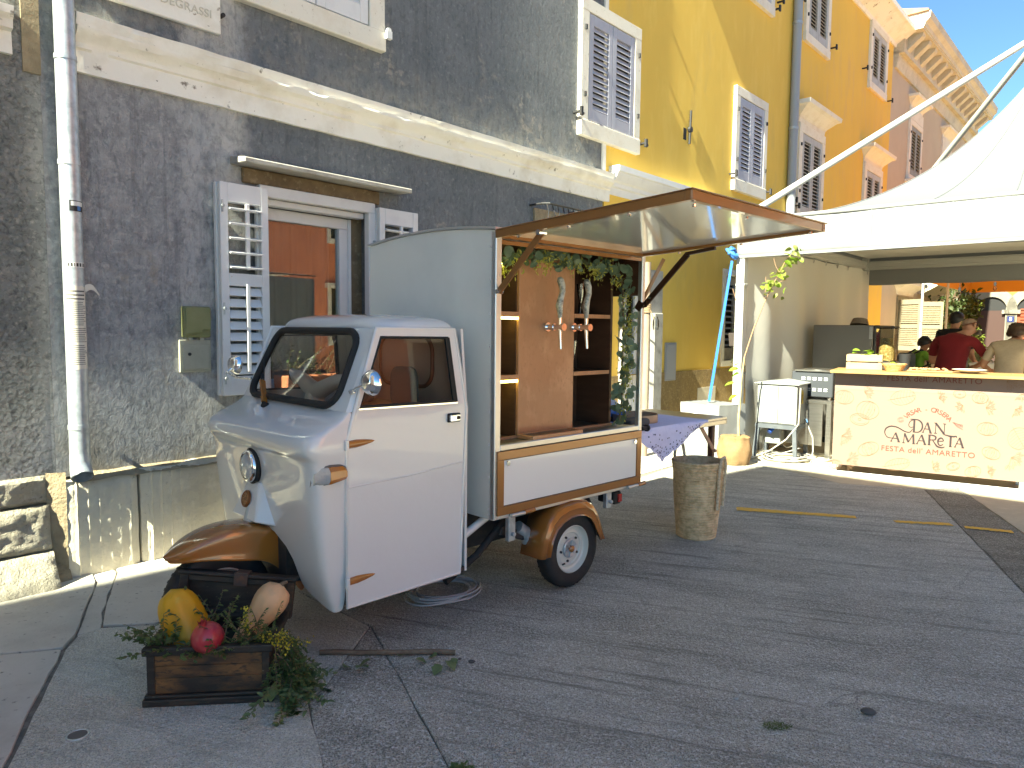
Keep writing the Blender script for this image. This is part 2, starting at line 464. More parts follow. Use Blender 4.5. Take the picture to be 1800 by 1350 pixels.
def concrete(name, c0, c1, chip, streak, fine=1.0, stains=.5):
    m = bpy.data.materials.new(name); m.use_nodes = True
    N, L, noise, voro, mr, math_, mix, bump, mapping = node_tools(m)
    b = N['Principled BSDF']; b.inputs['Specular IOR Level'].default_value = .35
    g = N.new('ShaderNodeNewGeometry'); P = g.outputs['Position']
    n1 = noise(P, 1.1, 6); n2 = noise(P, 6, 6); n3 = noise(P, 55, 4); n4 = noise(P, 170, 2)
    base = mix(mr(n1, .35, .68), c0, c1)
    base = mix(math_('MULTIPLY', mr(n2, .50, .72), .6), base, tuple(c*.62 for c in c0))
    base = mix(math_('MULTIPLY', mr(n3, .47, .66), .8*fine), base, tuple(min(1, c*1.65) for c in c1))
    base = mix(math_('MULTIPLY', mr(n4, .52, .60), .9*fine), base, tuple(c*.30 for c in c0))
    v = voro(P, 95)
    gate = math_('MULTIPLY', mr(noise(P, 46, 2), .47, .54), mr(noise(P, 3, 4), .25, .55))
    base = mix(math_('MULTIPLY', math_('MULTIPLY', mr(v, .36, .24), gate), chip), base, (.84,.81,.74))
    if streak:
        Q = mapping(mapping(P, (1,1,1), (0, 0, rad(19))), (.55, 11.0, 1.0))
        s = noise(Q, 1.5, 7, .75)
        base = mix(math_('MULTIPLY', mr(s, .53, .64), streak), base, tuple(c*.42 for c in c0))
    # broad worn bands where the grit lies bare
    Q2 = mapping(mapping(P, (1,1,1), (0, 0, rad(19))), (.5, 1.7, 1.0))
    band = mr(noise(Q2, 2.2, 6, .7), .44, .64)
    grit = mr(noise(P, 75, 3, .7), .42, .60)
    base = mix(math_('MULTIPLY', math_('MULTIPLY', mr(band, 0, 1, .25, 1), grit), .75*fine), base, tuple(c*.22 for c in c0))
    base = mix(math_('MULTIPLY', band, .14*fine), base, tuple(c*.50 for c in c0))
    # hairline cracks
    w = voro(mapping(P, (1,1,1)), .9, 'DISTANCE_TO_EDGE')
    wob = math_('ADD', w, math_('MULTIPLY', math_('SUBTRACT', n2, .5), .10))
    crack = math_('MULTIPLY', mr(math_('ABSOLUTE', wob), .004, .001), mr(n1, .56, .60))
    base = mix(math_('MULTIPLY', crack, stains), base, tuple(c*.25 for c in c0))
    n5 = noise(P, 14, 5, .7)
    base = mix(math_('MULTIPLY', mr(n5, .54, .70), .55*fine), base, tuple(c*.45 for c in c0))
    L.new(base, b.inputs['Base Color'])
    L.new(mr(n3, .3, .7, .62, .88), b.inputs['Roughness'])
    nrm = bump(n2, .5, .03); nrm = bump(n5, .6*fine, .012, nrm); nrm = bump(n3, 1.0, .014, nrm); nrm = bump(v, .9*fine, .009, nrm); nrm = bump(n4, .9, .006, nrm)
    L.new(nrm, b.inputs['Normal'])
    return m
M_['concrete'] = concrete('washed_concrete', (.58,.555,.47), (.75,.722,.625), .95, .8)
M_['concrete_smooth'] = concrete('smooth_worn_concrete', (.76,.73,.61), (.85,.825,.71), .45, .3, .7, .6)
M_['concrete_patch'] = concrete('coarse_concrete_patch', (.58,.55,.46), (.74,.71,.61), .95, .0)
M_['asphalt_strip'] = concrete('dark_asphalt_strip', (.28,.266,.225), (.37,.355,.305), .8, .3)
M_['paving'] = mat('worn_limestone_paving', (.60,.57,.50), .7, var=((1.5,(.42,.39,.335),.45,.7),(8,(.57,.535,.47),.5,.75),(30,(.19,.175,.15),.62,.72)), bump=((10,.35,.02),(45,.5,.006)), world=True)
M_['plaza'] = mat('pale_plaza_concrete', (.53,.465,.345), .8, var=((1,(.46,.405,.30),.4,.7),(9,(.58,.515,.39),.5,.7),(60,(.21,.19,.16),.62,.7)), bump=((60,.4,.005),), world=True)
M_['joint'] = mat('dark_joint_dirt', (.17,.15,.12), .95, world=True, var=((20,(.26,.23,.19),.45,.6),))
M_['yellowpaint'] = mat('worn_yellow_road_paint', (.85,.48,.06), .8, var=((14,(.70,.42,.09),.45,.7),(60,(.35,.30,.22),.60,.66)), world=True, bump=((60,.3,.003),))

# ------------------------------------------------------------------ ground
def P2(*sq):
    return [ST(s, q)[:2] for s, q in sq]
gm = MB()
gm.add([(-400,-400,-.009),(400,-400,-.009),(400,400,-.009),(-400,400,-.009)], [(0,1,2,3)])
ground = gm.build('ground', M_['joint']); tag(ground, kind='structure')
pavement = thing('pavement', None, None); tag(pavement, kind='structure')
del pavement['kind']; pavement['kind'] = 'structure'

def slab(name, sq, m, top=0.0, parent=None, jitter=0.0, seed=0, bev=.003):
    """one paving slab; outline in the street frame, with a slightly wandering edge"""
    pts = P2(*sq)
    rnd = random.Random(seed)
    out = []
    n = len(pts)
    for i in range(n):
        a = Vector(pts[i]); b = Vector(pts[(i+1) % n])
        k = max(1, int((b-a).length/.12)) if jitter else 1
        k = min(k, 60)
        for j in range(k):
            p = a.lerp(b, j/k)
            if jitter and j:
                t = (b-a).normalized(); p = p + Vector((-t.y, t.x))*rnd.uniform(-jitter, jitter)
            out.append((p.x, p.y))
    mb = MB(); mb.prism(out, 'z', -.06, top)
    return mb.build(name, m, parent or pavement, bevel=bev)
# limestone kerb flags along the houses
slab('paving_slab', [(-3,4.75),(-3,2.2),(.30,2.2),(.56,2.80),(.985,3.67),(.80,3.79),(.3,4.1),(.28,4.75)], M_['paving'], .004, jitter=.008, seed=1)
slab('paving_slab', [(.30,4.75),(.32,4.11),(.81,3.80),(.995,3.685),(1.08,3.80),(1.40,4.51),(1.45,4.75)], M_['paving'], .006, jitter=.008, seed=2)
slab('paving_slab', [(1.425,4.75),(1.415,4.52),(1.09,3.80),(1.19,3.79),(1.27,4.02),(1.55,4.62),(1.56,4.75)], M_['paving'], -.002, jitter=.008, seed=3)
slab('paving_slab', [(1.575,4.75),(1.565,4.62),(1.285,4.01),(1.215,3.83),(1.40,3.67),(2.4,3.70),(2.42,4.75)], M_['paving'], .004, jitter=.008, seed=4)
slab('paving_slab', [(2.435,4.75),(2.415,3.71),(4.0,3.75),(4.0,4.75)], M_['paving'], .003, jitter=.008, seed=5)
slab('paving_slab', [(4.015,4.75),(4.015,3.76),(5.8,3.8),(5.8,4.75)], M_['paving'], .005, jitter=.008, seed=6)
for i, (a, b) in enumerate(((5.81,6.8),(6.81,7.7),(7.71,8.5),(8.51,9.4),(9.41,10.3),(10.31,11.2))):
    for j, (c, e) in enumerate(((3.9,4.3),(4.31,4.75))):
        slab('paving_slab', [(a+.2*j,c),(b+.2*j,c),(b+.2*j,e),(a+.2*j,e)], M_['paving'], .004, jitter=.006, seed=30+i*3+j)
# concrete fields
slab('concrete_slab', [(.575,2.79),(1.0,3.66),(1.09,3.785),(1.20,3.80),(1.395,3.65),(2.13,3.66),(2.118,2.852),(1.63,2.503),(1.508,2.44),(1.30,2.01),(.9,1.2),(-3,1.2),(-3,2.19),(.30,2.19)], M_['concrete_smooth'], 0, jitter=.004, seed=7)
slab('concrete_slab', [(2.122,2.845),(1.632,2.497),(1.513,2.437),(1.303,2.008),(.905,1.195),(1.368,1.19),(1.602,1.718)], M_['concrete_patch'], -.002, jitter=.004, seed=8)
slab('concrete_slab', [(2.136,3.66),(2.127,2.845),(1.608,1.716),(1.0,.5),(1.0,-3),(3.0,-3),(5.0,.47),(7.69,1.55),(7.40,2.22),(7.78,3.15),(7.2,3.88),(5.8,3.79),(4.0,3.74),(2.41,3.70)], M_['concrete'], 0, jitter=.003, seed=9)
slab('concrete_slab', [(-3,1.19),(1.35,1.19),(.99,.5),(.99,-3),(-3,-3)], M_['concrete'], 0, seed=10)
slab('asphalt_strip', [(7.70,1.54),(5.01,.46),(3.01,-3),(4.6,-3),(6.47,.62),(8.07,1.34)], M_['asphalt_strip'], -.003, jitter=.006, seed=11)
slab('plaza_slab', [(7.22,3.89),(7.79,3.155),(7.41,2.22),(7.70,1.55),(8.08,1.345),(6.48,.61),(4.61,-3),(4.61,-14),(14,-14),(14,3.89)], M_['plaza'], 0, jitter=.003, seed=12)
slab('plaza_slab', [(14.01,4.8),(14.01,-14),(60,-14),(60,4.8)], M_['plaza'], 0)
slab('plaza_slab', [(11.22,4.75),(11.22,3.9),(14,3.9),(14,4.75)], M_['plaza'], .002)
slab('concrete_slab', [(-3.01,4.75),(-3.01,-14),(-25,-14),(-25,4.75)], M_['concrete'], -.001)
slab('concrete_slab', [(-3,-3.01),(4.59,-3.01),(4.59,-14),(-3,-14)], M_['concrete'], -.001)

# worn yellow line
def stripe(pts, w0, w1, seed):
    rnd = random.Random(seed); mb = MB()
    n = 26
    a = Vector(pts[0]); b = Vector(pts[1]); d = (b-a); t = d.normalized(); s = Vector((-t.y, t.x, 0))
    va = []; 
    for i in range(n+1):
        p = a + d*(i/n); w = w0 + (w1-w0)*i/n
        va.append(p + s*(w/2 + rnd.uniform(-.012, .006))); va.append(p - s*(w/2 + rnd.uniform(-.012, .006)))
    mb.add(va, [(2*i, 2*i+1, 2*i+3, 2*i+2) for i in range(n)])
    return mb
road_line = thing('road_marking', None, None); road_line['kind'] = 'structure'
stripe([(1.914,5.93,.004),(2.81,5.69,.004)], .13, .085, 1).build('painted_stripe', M_['yellowpaint'], road_line)
stripe([(3.06,5.57,.004),(3.47,5.50,.004)], .075, .085, 2).build('painted_stripe', M_['yellowpaint'], road_line)
stripe([(3.53,5.43,.003),(3.82,5.31,.003)], .08, .075, 3).build('painted_stripe', M_['yellowpaint'], road_line)

# ------------------------------------------------------------------ building helpers
def wall_holes(mb, x0, x1, z0, z1, y, thick, holes, mi=0):
    """front sheet at y with rectangular holes (x0,x1,z0,z1) and their reveals back to y+thick"""
    xs = sorted({x0, x1, *[h[0] for h in holes], *[h[1] for h in holes]})
    zs = sorted({z0, z1, *[h[2] for h in holes], *[h[3] for h in holes]})
    for i in range(len(xs)-1):
        for j in range(len(zs)-1):
            cx = (xs[i]+xs[i+1])/2; cz = (zs[j]+zs[j+1])/2
            if any(h[0] < cx < h[1] and h[2] < cz < h[3] for h in holes): continue
            mb.add([(xs[i],y,zs[j]),(xs[i+1],y,zs[j]),(xs[i+1],y,zs[j+1]),(xs[i],y,zs[j+1])], [(0,1,2,3)], mi)
    for (a, b, c, e) in holes:
        t = y+thick
        mb.add([(a,y,c),(a,t,c),(a,t,e),(a,y,e)], [(0,1,2,3)], mi)
        mb.add([(b,y,c),(b,t,c),(b,t,e),(b,y,e)], [(0,3,2,1)], mi)
        mb.add([(a,y,c),(b,y,c),(b,t,c),(a,t,c)], [(0,1,2,3)], mi)
        mb.add([(a,y,e),(b,y,e),(b,t,e),(a,t,e)], [(0,3,2,1)], mi)
    # sides, top and back
    t = y+6.0
    mb.add([(x0,y,z0),(x0,t,z0),(x0,t,z1),(x0,y,z1),(x1,y,z0),(x1,t,z0),(x1,t,z1),(x1,y,z1)], [(0,3,2,1),(4,5,6,7),(3,7,6,2),(1,2,6,5)], mi)
    return mb

_slatcache = {}
def slat_obj(L, w, t, tilt, m, parent, loc, n=None):
    key = (round(L, 3), w, t, tilt, m.name)
    if key not in _slatcache:
        mb = MB(Matrix.Rotation(tilt, 4, 'X')); mb.box(-L/2, L/2, -w/2, w/2, -t/2, t/2)
        _slatcache[key] = mb.build('slat', m, parent, loc=loc)
        return _slatcache[key]
    o = bpy.data.objects.new('slat', _slatcache[key].data); COL.objects.link(o); o.parent = parent; o.location = loc
    return o

def shutter_leaf(parent, x0, x1, z0, z1, y, m, panels, st=.055, rail=.09, t=.035, pitch=.05, tilt=rad(48), name='shutter', bar=False, slat_w=None, iron=True):
    """louvred leaf in the plane y..y-t (street side is -y); panels: list of (z0, z1) of louvre fields"""
    mb = MB(); f = y-t
    mb.box(x0, x0+st, f, y, z0, z1); mb.box(x1-st, x1, f, y, z0, z1)
    zs = [z0] + [v for p in panels for v in p] + [z1]
    for i in range(0, len(zs), 2):
        mb.box(x0+st, x1-st, f+.001, y-.001, zs[i], zs[i+1])
    if bar:
        for (a, b) in panels:
            xc = (x0+x1)/2
            mb.box(xc-.012, xc+.012, f-.022, f+.004, a+.0, b+.03)
    leaf = mb.build(name, m, parent, bevel=.003)
    for (a, b) in panels:
        n = max(1, int(round((b-a)/pitch)))
        for k in range(n):
            slat_obj(x1-x0-2*st-.004, slat_w or t*1.25, .007, tilt, m, leaf, ((x0+x1)/2, y-t/2, a+(k+.5)*(b-a)/n))
    return leaf

def hook(parent, x, z, y=0.0):
    mb = MB()
    mb.box(x-.018, x+.018, y-.10, y, z-.012, z+.012); mb.box(x-.03, x+.012, y-.125, y-.095, z-.05, z+.045); mb.box(x-.012, x+.05, y-.11, y-.09, z-.03, z-.005)
    return mb.build('shutter_hook', M_['blackiron'], parent, bevel=.004)

def surround(parent, x0, x1, z0, z1, w, proud=.03, wb=None, m=None, name='window_frame', depth=.10):
    """four stone pieces round an opening, outer size x0..x1, z0..z1"""
    mb = MB(); wb = wb or w
    mb.box(x0, x1, -proud, depth, z1-w, z1)
    mb.box(x0-.004, x1+.004, -proud-.008, depth, z0, z0+wb)
    mb.box(x0, x0+w, -proud+.001, depth, z0+wb, z1-w); mb.box(x1-w, x1, -proud+.001, depth, z0+wb, z1-w)
    return mb.build(name, m or M_['frame_stone'], parent, bevel=.006)

def shuttered_window(parent, x0, x1, z0, z1, w=.12, m=None, pitch=.062, proud=.03, backlit=False, wb=None, hooks=True, inset=.02, frame_m=None):
    """stone surround with two closed louvred leaves"""
    f = surround(parent, x0, x1, z0, z1, w, .052, wb, frame_m); proud = .052
    MB().box(x0+w, x1-w, -.004, -.002, z0+(wb or w), z1-w).build('dark_pane', M_['darkhole'], f)
    xc = (x0+x1)/2; a = z0+(wb or w)+.012; b = z1-w-.012
    m = m or M_['shutter']
    for (p, q) in ((x0+w+.012, xc-.004), (xc+.004, x1-w-.012)):
        shutter_leaf(parent, p, q, a, b, -.006-inset*0, m, [(a+.13, b-.11)], st=.075, t=.040, pitch=pitch, tilt=rad(40) if m is M_['shutter_old'] else rad(60), slat_w=.048 if m is M_['shutter_old'] else pitch*1.08)
    if hooks:
        hook(parent, x0-.06, z0+.22); hook(parent, x1+.06, z0+.14)
    for zz in (z0+.3*(z1-z0), z0+.78*(z1-z0)):
        for xx in (x0+w*.45, x1-w*.45):
            MB().box(xx-.012, xx+.012, -proud-.02, -proud+.002, zz-.025, zz+.025).build('hinge_pin', M_['blackiron'], f)
    return f

def profile_band(mb, x0, x1, prof, mi=0):
    """horizontal moulding: prof = [(y, z)...] from bottom to top, street side is -y"""
    poly = [(prof[0][0]*0 + .05, prof[0][1])] + list(prof) + [(.05, prof[-1][1])]
    return mb.prism([(y, z) for y, z in poly], 'x', x0, x1, mi)

def chipped_band(name, x0, x1, prof, m, parent, step=.045, seed=0, amt=.006):
    """moulding swept along x in short steps, its edges wandering and chipped"""
    rnd = random.Random(seed)
    n = max(2, int((x1-x0)/step)); k = len(prof)
    mb = MB(); v = []
    chips = [(rnd.uniform(x0, x1), rnd.uniform(.03, .10), rnd.choice(range(1, k-1)), rnd.uniform(.006, .02)) for _ in range(int((x1-x0)*4))]
    for i in range(n+1):
        x = x0 + (x1-x0)*i/n
        for j, (y, z) in enumerate(prof):
            dy = nz(x*6, j*3.1, seed)*amt; dz = nz(x*5, j*4.7+9, seed)*amt*.7
            for (cx, cw, cj, cd) in chips:
                if j == cj and abs(x-cx) < cw: dy += cd*(1-abs(x-cx)/cw)
            v.append((x, y+dy, z+dz))
        v.append((x, .06, prof[-1][1])); v.append((x, .06, prof[0][1]))
    c = k+2; f = []
    for i in range(n):
        for j in range(c):
            l = (j+1) % c
            f.append((i*c+j, i*c+l, (i+1)*c+l, (i+1)*c+j))
    f.append(tuple(range(c))); f.append(tuple(n*c+j for j in range(c-1, -1, -1)))
    mb.add(v, f)
    return mb.build(name, m, parent, smooth=28)

def pediment(parent, x0, x1, z0, z1, out=.16, m=None):
    mb = MB()
    h = z1-z0
    prof = [(-.02, z0), (-.03, z0+.25*h), (-.06, z0+.38*h), (-out*.75, z0+.72*h), (-out, z0+.78*h), (-out-.01, z1)]
    k = len(prof)
    v = []
    for side in (0, 1):
        for (y, z) in prof:
            e = -y*.75
            v.append(((x0-e) if side == 0 else (x1+e), y, z))
    for side in (0, 1):
        for (y, z) in prof:
            e = -y*.75
            v.append(((x0-e) if side == 0 else (x1+e), .03, z))
    f = []
    for j in range(k-1):
        f.append((j, k+j, k+j+1, j+1))
        f.append((j, j+1, 2*k+j+1, 2*k+j)); f.append((k+j, 3*k+j, 3*k+j+1, k+j+1))
    f.append((k-1, 2*k-1, 4*k-1, 3*k-1)); f.append((0, 2*k, 3*k, k))
    mb.add(v, f)
    return mb.build('window_cornice', m or M_['frame_stone'], parent)

# ------------------------------------------------------------------ grey house
grey = thing('grey_house', 'weathered blue grey plastered house behind the white three-wheeler', 'house', ST(0, 4.75), STREET)
wb_ = MB()
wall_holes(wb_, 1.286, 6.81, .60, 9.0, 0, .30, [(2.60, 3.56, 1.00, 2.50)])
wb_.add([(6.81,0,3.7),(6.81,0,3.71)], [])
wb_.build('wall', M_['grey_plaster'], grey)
MB().box(2.55, 3.6, .31, .33, .95, 2.55).build('dark_room', M_['darkhole'], grey)
rf = MB(); rf.prism([(-.1, 9.0), (-.1, 9.07), (6.2, 11.0), (6.2, 9.0)], 'x', 1.30, 6.84); rf.build('roof', M_['rooftile'], grey)
# plinth stones with tooled flutes
def plinth_stone(x0, x1, z0, z1, seed, flutes=True, y=-.075):
    n = max(4, int((x1-x0)/.0100)); mz = 22
    def fn(u, w):
        x = x0 + (x1-x0)*u; z = z0 + (z1-z0)*w
        e = min((x-x0), (x1-x), .04)/.04
        ez = min((z-z0)/.03, (z1-z)/.03, 1.0)
        d = y + .004*nz(x*2, z*2, seed) + .003*nz(x*16, z*19, seed+3)
        if flutes and e > .4: d -= .010*(1-abs(math.sin(math.pi*(x-x0)/.060)))**5 + .0025*nz(x*40, z*30, seed) + .003*nz(x*75, z*70, seed)
        d += .016*(1-e) + .012*(1-ez)
        return (x + .004*nz(z*9, seed), d, z + (.012*nz(x*5, seed+8) if w > .99 else 0))
    mb = MB(); mb.grid(fn, n, mz)
    # close the sides and the top
    L0 = [fn(0, j/mz) for j in range(mz+1)]; L1 = [fn(1, j/mz) for j in range(mz+1)]; T = [fn(i/n, 1) for i in range(n+1)]
    mb.add(L0 + [(p[0], .05, p[2]) for p in L0], [(j, j+1, mz+2+j, mz+1+j) for j in range(mz)])
    mb.add(L1 + [(p[0], .05, p[2]) for p in L1], [(j, mz+1+j, mz+2+j, j+1) for j in range(mz)])
    mb.add(T + [(p[0], .05, p[2]+.012) for p in T], [(i, n+1+i, n+2+i, i+1) for i in range(n)])
    return mb.build('plinth_stone', M_['stone'], grey, smooth=35)
for i, (a, b, h) in enumerate(((1.305, 1.712, .575), (1.728, 2.355, .60), (2.37, 3.25, .60), (3.265, 4.2, .60), (4.215, 5.2, .60), (5.215, 6.1, .60), (6.115, 6.84, .60))):
    plinth_stone(a, b, -.05, h, i*5+1)
lm = MB()
def ledge(u, w):
    x = 1.36 + (6.84-1.36)*u
    t = (0, .25, .6, 1)[int(round(w*3))]
    y = -.085 + .10*t + .008*nz(x*7, t*3); z = .585 + .035*t + .012*nz(x*6, t*2+5) + (.0 if t else -.012)
    return (x, y, z)
lm.grid(ledge, 160, 3); lm.build('mortar_ledge', M_['mortar'], grey, smooth=60)
# moulded band
chipped_band('moulded_band', 1.45, 6.90, [(-.03, 2.965), (-.032, 3.09), (-.048, 3.10), (-.05, 3.125), (-.066, 3.15), (-.09, 3.165), (-.105, 3.19), (-.108, 3.205), (-.082, 3.215), (-.098, 3.245), (-.10, 3.275), (-.02, 3.30)], M_['cornice'], grey, seed=4)
MB().box(6.765, 6.83, -.02, .05, 3.30, 9.0).build('corner_strip', M_['cornice'], grey)
# ground floor window
gw = MB()
X0, X1, Z0, Z1 = 2.60, 3.56, 1.00, 2.50
gw.box(X0-.02, X1+.02, -.045, .02, Z1-.085, Z1-.005); gw.box(X1-.045, X1+.02, -.045, .02, Z0+.02, Z1-.085); gw.box(X0-.02, X0+.03, -.045, .02, Z0+.02, Z1-.085)
gw.box(X0+.03, X1-.045, .02, .10, Z1-.13, Z1-.085)
outer = gw.build('window_casing', M_['white'], grey, bevel=.006)
gi = MB(); yf = .125
gi.box(X0, X1-.13, yf, yf+.06, Z1-.215, Z1-.13); gi.box(X0, X1-.13, yf, yf+.06, Z0+.03, Z0+.11)
gi.box(X0, X0+.07, yf, yf+.06, Z0+.11, Z1-.215); gi.box(X1-.21, X1-.13, yf, yf+.06, Z0+.11, Z1-.215)
gi.box(X1-.13, X1-.10, yf-.01, yf+.06, Z0+.03, Z1-.13)
case = gi.build('window_casement', M_['white'], grey, bevel=.005)
MB().box(X0+.07, X1-.21, yf+.03, yf+.034, Z0+.11, Z1-.215).build('pane', M_['house_glass'], case)
MB().box(X1-.10, X1-.002, .115, .20, Z0, Z1-.005).build('jamb_stone', M_['brownstone'], grey)
def curtain(u, w):
    x = 2.62+.72*u
    return (x, .24+.018*math.sin(x*42)+.01*math.sin(x*95), 1.02+1.4*w)
cm = MB(); cm.grid(curtain, 60, 2); cm.build('curtain', mat('grey_net_curtain', (.16,.165,.175), .9), grey, smooth=60)
MB().box(X0-.06, X1+.06, -.12, .12, Z0-.05, Z0+.0).build('window_sill', M_['white'], grey, bevel=.008)
MB().box(2.47, 3.64, -.025, .04, 2.495, 2.60).build('lintel', M_['brownstone'], grey, bevel=.008)
MB().prism([(-.205, 2.592), (-.205, 2.628), (.03, 2.665), (.03, 2.605)], 'x', 2.39, 3.83).build('lintel_slab', M_['slabstone'], grey, bevel=.006)
# folded shutters of that window: two leaves one behind the other on each side
PANELS = [(1.86, 2.335), (1.16, 1.775)]
def ground_shutter(x0, x1, y, front):
    st = .055; t = .034; m = M_['white']
    mb = MB(); f = y-t
    mb.box(x0, x0+st, f, y, 1.03, 2.46); mb.box(x1-st, x1, f, y, 1.03, 2.46)
    for a, b in ((1.03, 1.16), (1.775, 1.86), (2.335, 2.46)): mb.box(x0+st, x1-st, f+.001, y-.001, a, b)
    if front:
        xc = (x0+x1)/2 + .012
        mb.box(xc-.013, xc+.013, f-.02, f+.002, 1.885, 2.33); mb.box(xc-.013, xc+.013, f-.012, f+.004, 1.19, 1.79)
    leaf = mb.build('shutter', m, grey, bevel=.003)
    L = x1-x0-2*st-.004; xc = (x0+x1)/2
    for k in range(5): slat_obj(L, .075, .010, rad(14), m, leaf, (xc, y-t/2-.004, 1.905+k*.0975))
    for k in range(8): slat_obj(L, .062, .008, rad(60), m, leaf, (xc, y-t/2, 1.20+k*.0765))
    return leaf
ground_shutter(2.255, 2.60, -.025, False); ground_shutter(2.262, 2.61, -.072, True)
ground_shutter(3.575, 3.99, -.025, False); ground_shutter(3.575, 3.975, -.072, True)
hb = MB()
for (x, z) in ((2.275, 1.62), (2.275, 2.30), (2.275, 1.15)): hb.tube([(x, -.112, z), (x, -.13, z)], .011, 8); hb.box(x-.004, x+.004, -.118, -.108, z-.04, z+.04)
hb.box(3.552, 3.572, -.06, -.035, 2.10, 2.20); hb.box(3.552, 3.572, -.06, -.035, 1.3, 1.4)
hb.build('shutter_hinge', M_['zinc'], grey)
# upper window above (only its foot is in view)
shuttered_window(grey, 2.42, 3.68, 3.70, 5.35, w=.15, m=M_['white'], pitch=.055, hooks=False, wb=.15, frame_m=M_['frame_stone'])
mb = MB(); mb.tube([(3.70,-.02,3.87),(3.70,-.08,3.87)], .02, 8); mb.box(3.67, 3.72, -.09, -.06, 3.80, 3.86); mb.build('shutter_hook', M_['white'], grey)
# wide window on the seam of the two houses
shuttered_window(grey, 6.30, 7.48, 3.60, 5.05, w=.135, wb=.17, pitch=.062)
shuttered_window(grey, 6.15, 7.0, 5.25, 6.7, w=.135, hooks=False)
# name plaque above the band
plq = MB(); plq.box(1.55, 2.33, -.035, 0, 3.43, 3.78); 
plaque = plq.build('stone_plaque', M_['cornice'], grey, bevel=.006)
tm = Matrix.Translation((1.93, -.0385, 3.535)) @ Matrix.Rotation(rad(90), 4, 'X')
text_mesh('DIOGENE DEGRASSI', .072, mat('worn_carved_letters', (.62,.585,.51), .9), 'carved_letters', plaque, tm, extrude=.002, spacing=1.05)
MB().tube([(2.345,-.045,3.56),(2.345,.0,3.56)], .014, 8).build('iron_bolt', M_['blackiron'], grey)

# iron grille standing proud of the wall above the van
gr = thing('window_grille', 'small black curved iron grille on the grey wall above the van roof', 'grille', ST(5.86, 4.75, 2.33), STREET)
mb = MB()
mb.tube([(-.32,0,.42),(-.32,-.16,.42),(-.28,-.22,.42),(.28,-.22,.42),(.32,-.16,.42),(.32,0,.42)], .012, 6)
mb.tube([(-.32,0,.05),(-.32,-.18,.05),(-.28,-.25,.05),(.28,-.25,.05),(.32,-.18,.05),(.32,0,.05)], .012, 6)
mb.build('rail', M_['blackiron'], gr)
for k in range(8):
    x = -.3+k*.0857
    MB().tube([(x,-.20,.42),(x,-.23,.34),(x+.03*((k%2)*2-1),-.24,.25),(x,-.235,.05)], .007, 5).build('iron_bar', M_['blackiron'], gr)
MB().box(-.27,.27,-.02,.0,.0,.40).build('stone_panel', M_['mortar'], gr)
# ------------------------------------------------------------------ left neighbour
nb = thing('dark_house', 'dark coarse plastered house left of the zinc downpipe', 'house', ST(0, 4.75), STREET)
wm = MB(); wall_holes(wm, -9.0, 1.285, .62, 8.5, .0, .3, []); wm.build('wall', M_['dark_plaster'], nb)
chipped_band('moulded_band', -9.0, 1.15, [(-.03, 2.97), (-.03, 3.09), (-.06, 3.10), (-.065, 3.14), (-.08, 3.155), (-.09, 3.165), (-.09, 3.21), (-.02, 3.225)], M_['cornice'], nb, step=.12, seed=9)
MB().box(1.20, 1.287, -.012, .05, 2.9, 3.75).build('mortar_strip', M_['mortar'], nb)
def rough_stone(x0, x1, z0, z1, seed, out=0.0, lean=0.0):
    def fn(u, w):
        x = x0+(x1-x0)*u; z = z0+(z1-z0)*w
        e = min((x-x0)/.03, (x1-x)/.03, (z-z0)/.02, (z1-z)/.02, 1)
        return (x, -.03 - out - lean*(z1-z)/(z1-z0) + .012*nz(x*9, z*9, seed) + .012*nz(x*24, z*24, seed) + .02*(1-max(0, e)), z)
    mb = MB(); mb.grid(fn, 40, 16)
    T = [fn(i/40, 1) for i in range(41)]
    mb.add(T + [(p[0], .05, p[2]) for p in T], [(i, 41+i, 42+i, i+1) for i in range(40)])
    return mb.build('plinth_stone', M_['stone_warm'], nb, smooth=40)
for i, (a, b) in enumerate(((-2.0,-.9),(-.89,.25),(.26,1.235))):
    rough_stone(a, b, .465, .625, i); rough_stone(a, b, .20, .455, i+7, .02, .03); rough_stone(a, b, -.05, .19, i+13, .07, .16)
mm = MB()
mm.grid(lambda u, w: (1.225+.09*u, -.02-.05*u+.012*nz(u*4, w*12), -.05+.69*w), 3, 16)
mm.build('mortar_strip', M_['mortar'], nb, smooth=60)
fm = MB(); fm.grid(lambda u, w: (.2+1.12*u, -.03-(.34-.22*u)*w*(1-.2*abs(2*u-1))+.014*nz(u*9, w*5), .13*(1-w)**1.2-.008+.014*nz(u*19, w*9, 3)), 40, 8); fm.build('mortar_fillet', M_['mortar'], nb, smooth=60)

# ------------------------------------------------------------------ zinc downpipe
dp = thing('downpipe', 'zinc rainwater downpipe with torn stickers at the corner of the grey house', 'downpipe', ST(1.385, 4.65), STREET)
def seg(z0, z1, r=.0535): return MB().tube([(0,0,z0),(0,0,z1)], r, 24, caps=False)
seg(.74, 2.995).build('pipe', M_['zinc'], dp, smooth=60)
seg(3.0, 9.0, .0525).build('pipe', M_['zinc'], dp, smooth=60)
el = MB(); el.tube([(0,0,.76),(0,0,.70),(-.003,-.015,.655),(-.006,-.05,.615)], [.0535,.055,.057,.059], 24, caps=False); el.tube([(-.006,-.052,.613),(-.003,-.017,.653),(0,0,.70)], [.055,.053,.05], 24, caps=False)
el.build('outlet', M_['zinc'], dp, smooth=60)
MB().tube([(0,0,.66),(0,0,.70)], .047, 16).build('dark_bore', M_['darkhole'], dp)
for z in (.905, 3.0, 2.42):
    b_ = MB(); b_.tube([(0,0,z-.014),(0,0,z+.014)], .0575, 24); b_.box(-.01,.01,.04,.09,z-.01,z+.01)
    b_.build('bracket', M_['zinc'], dp, smooth=40)
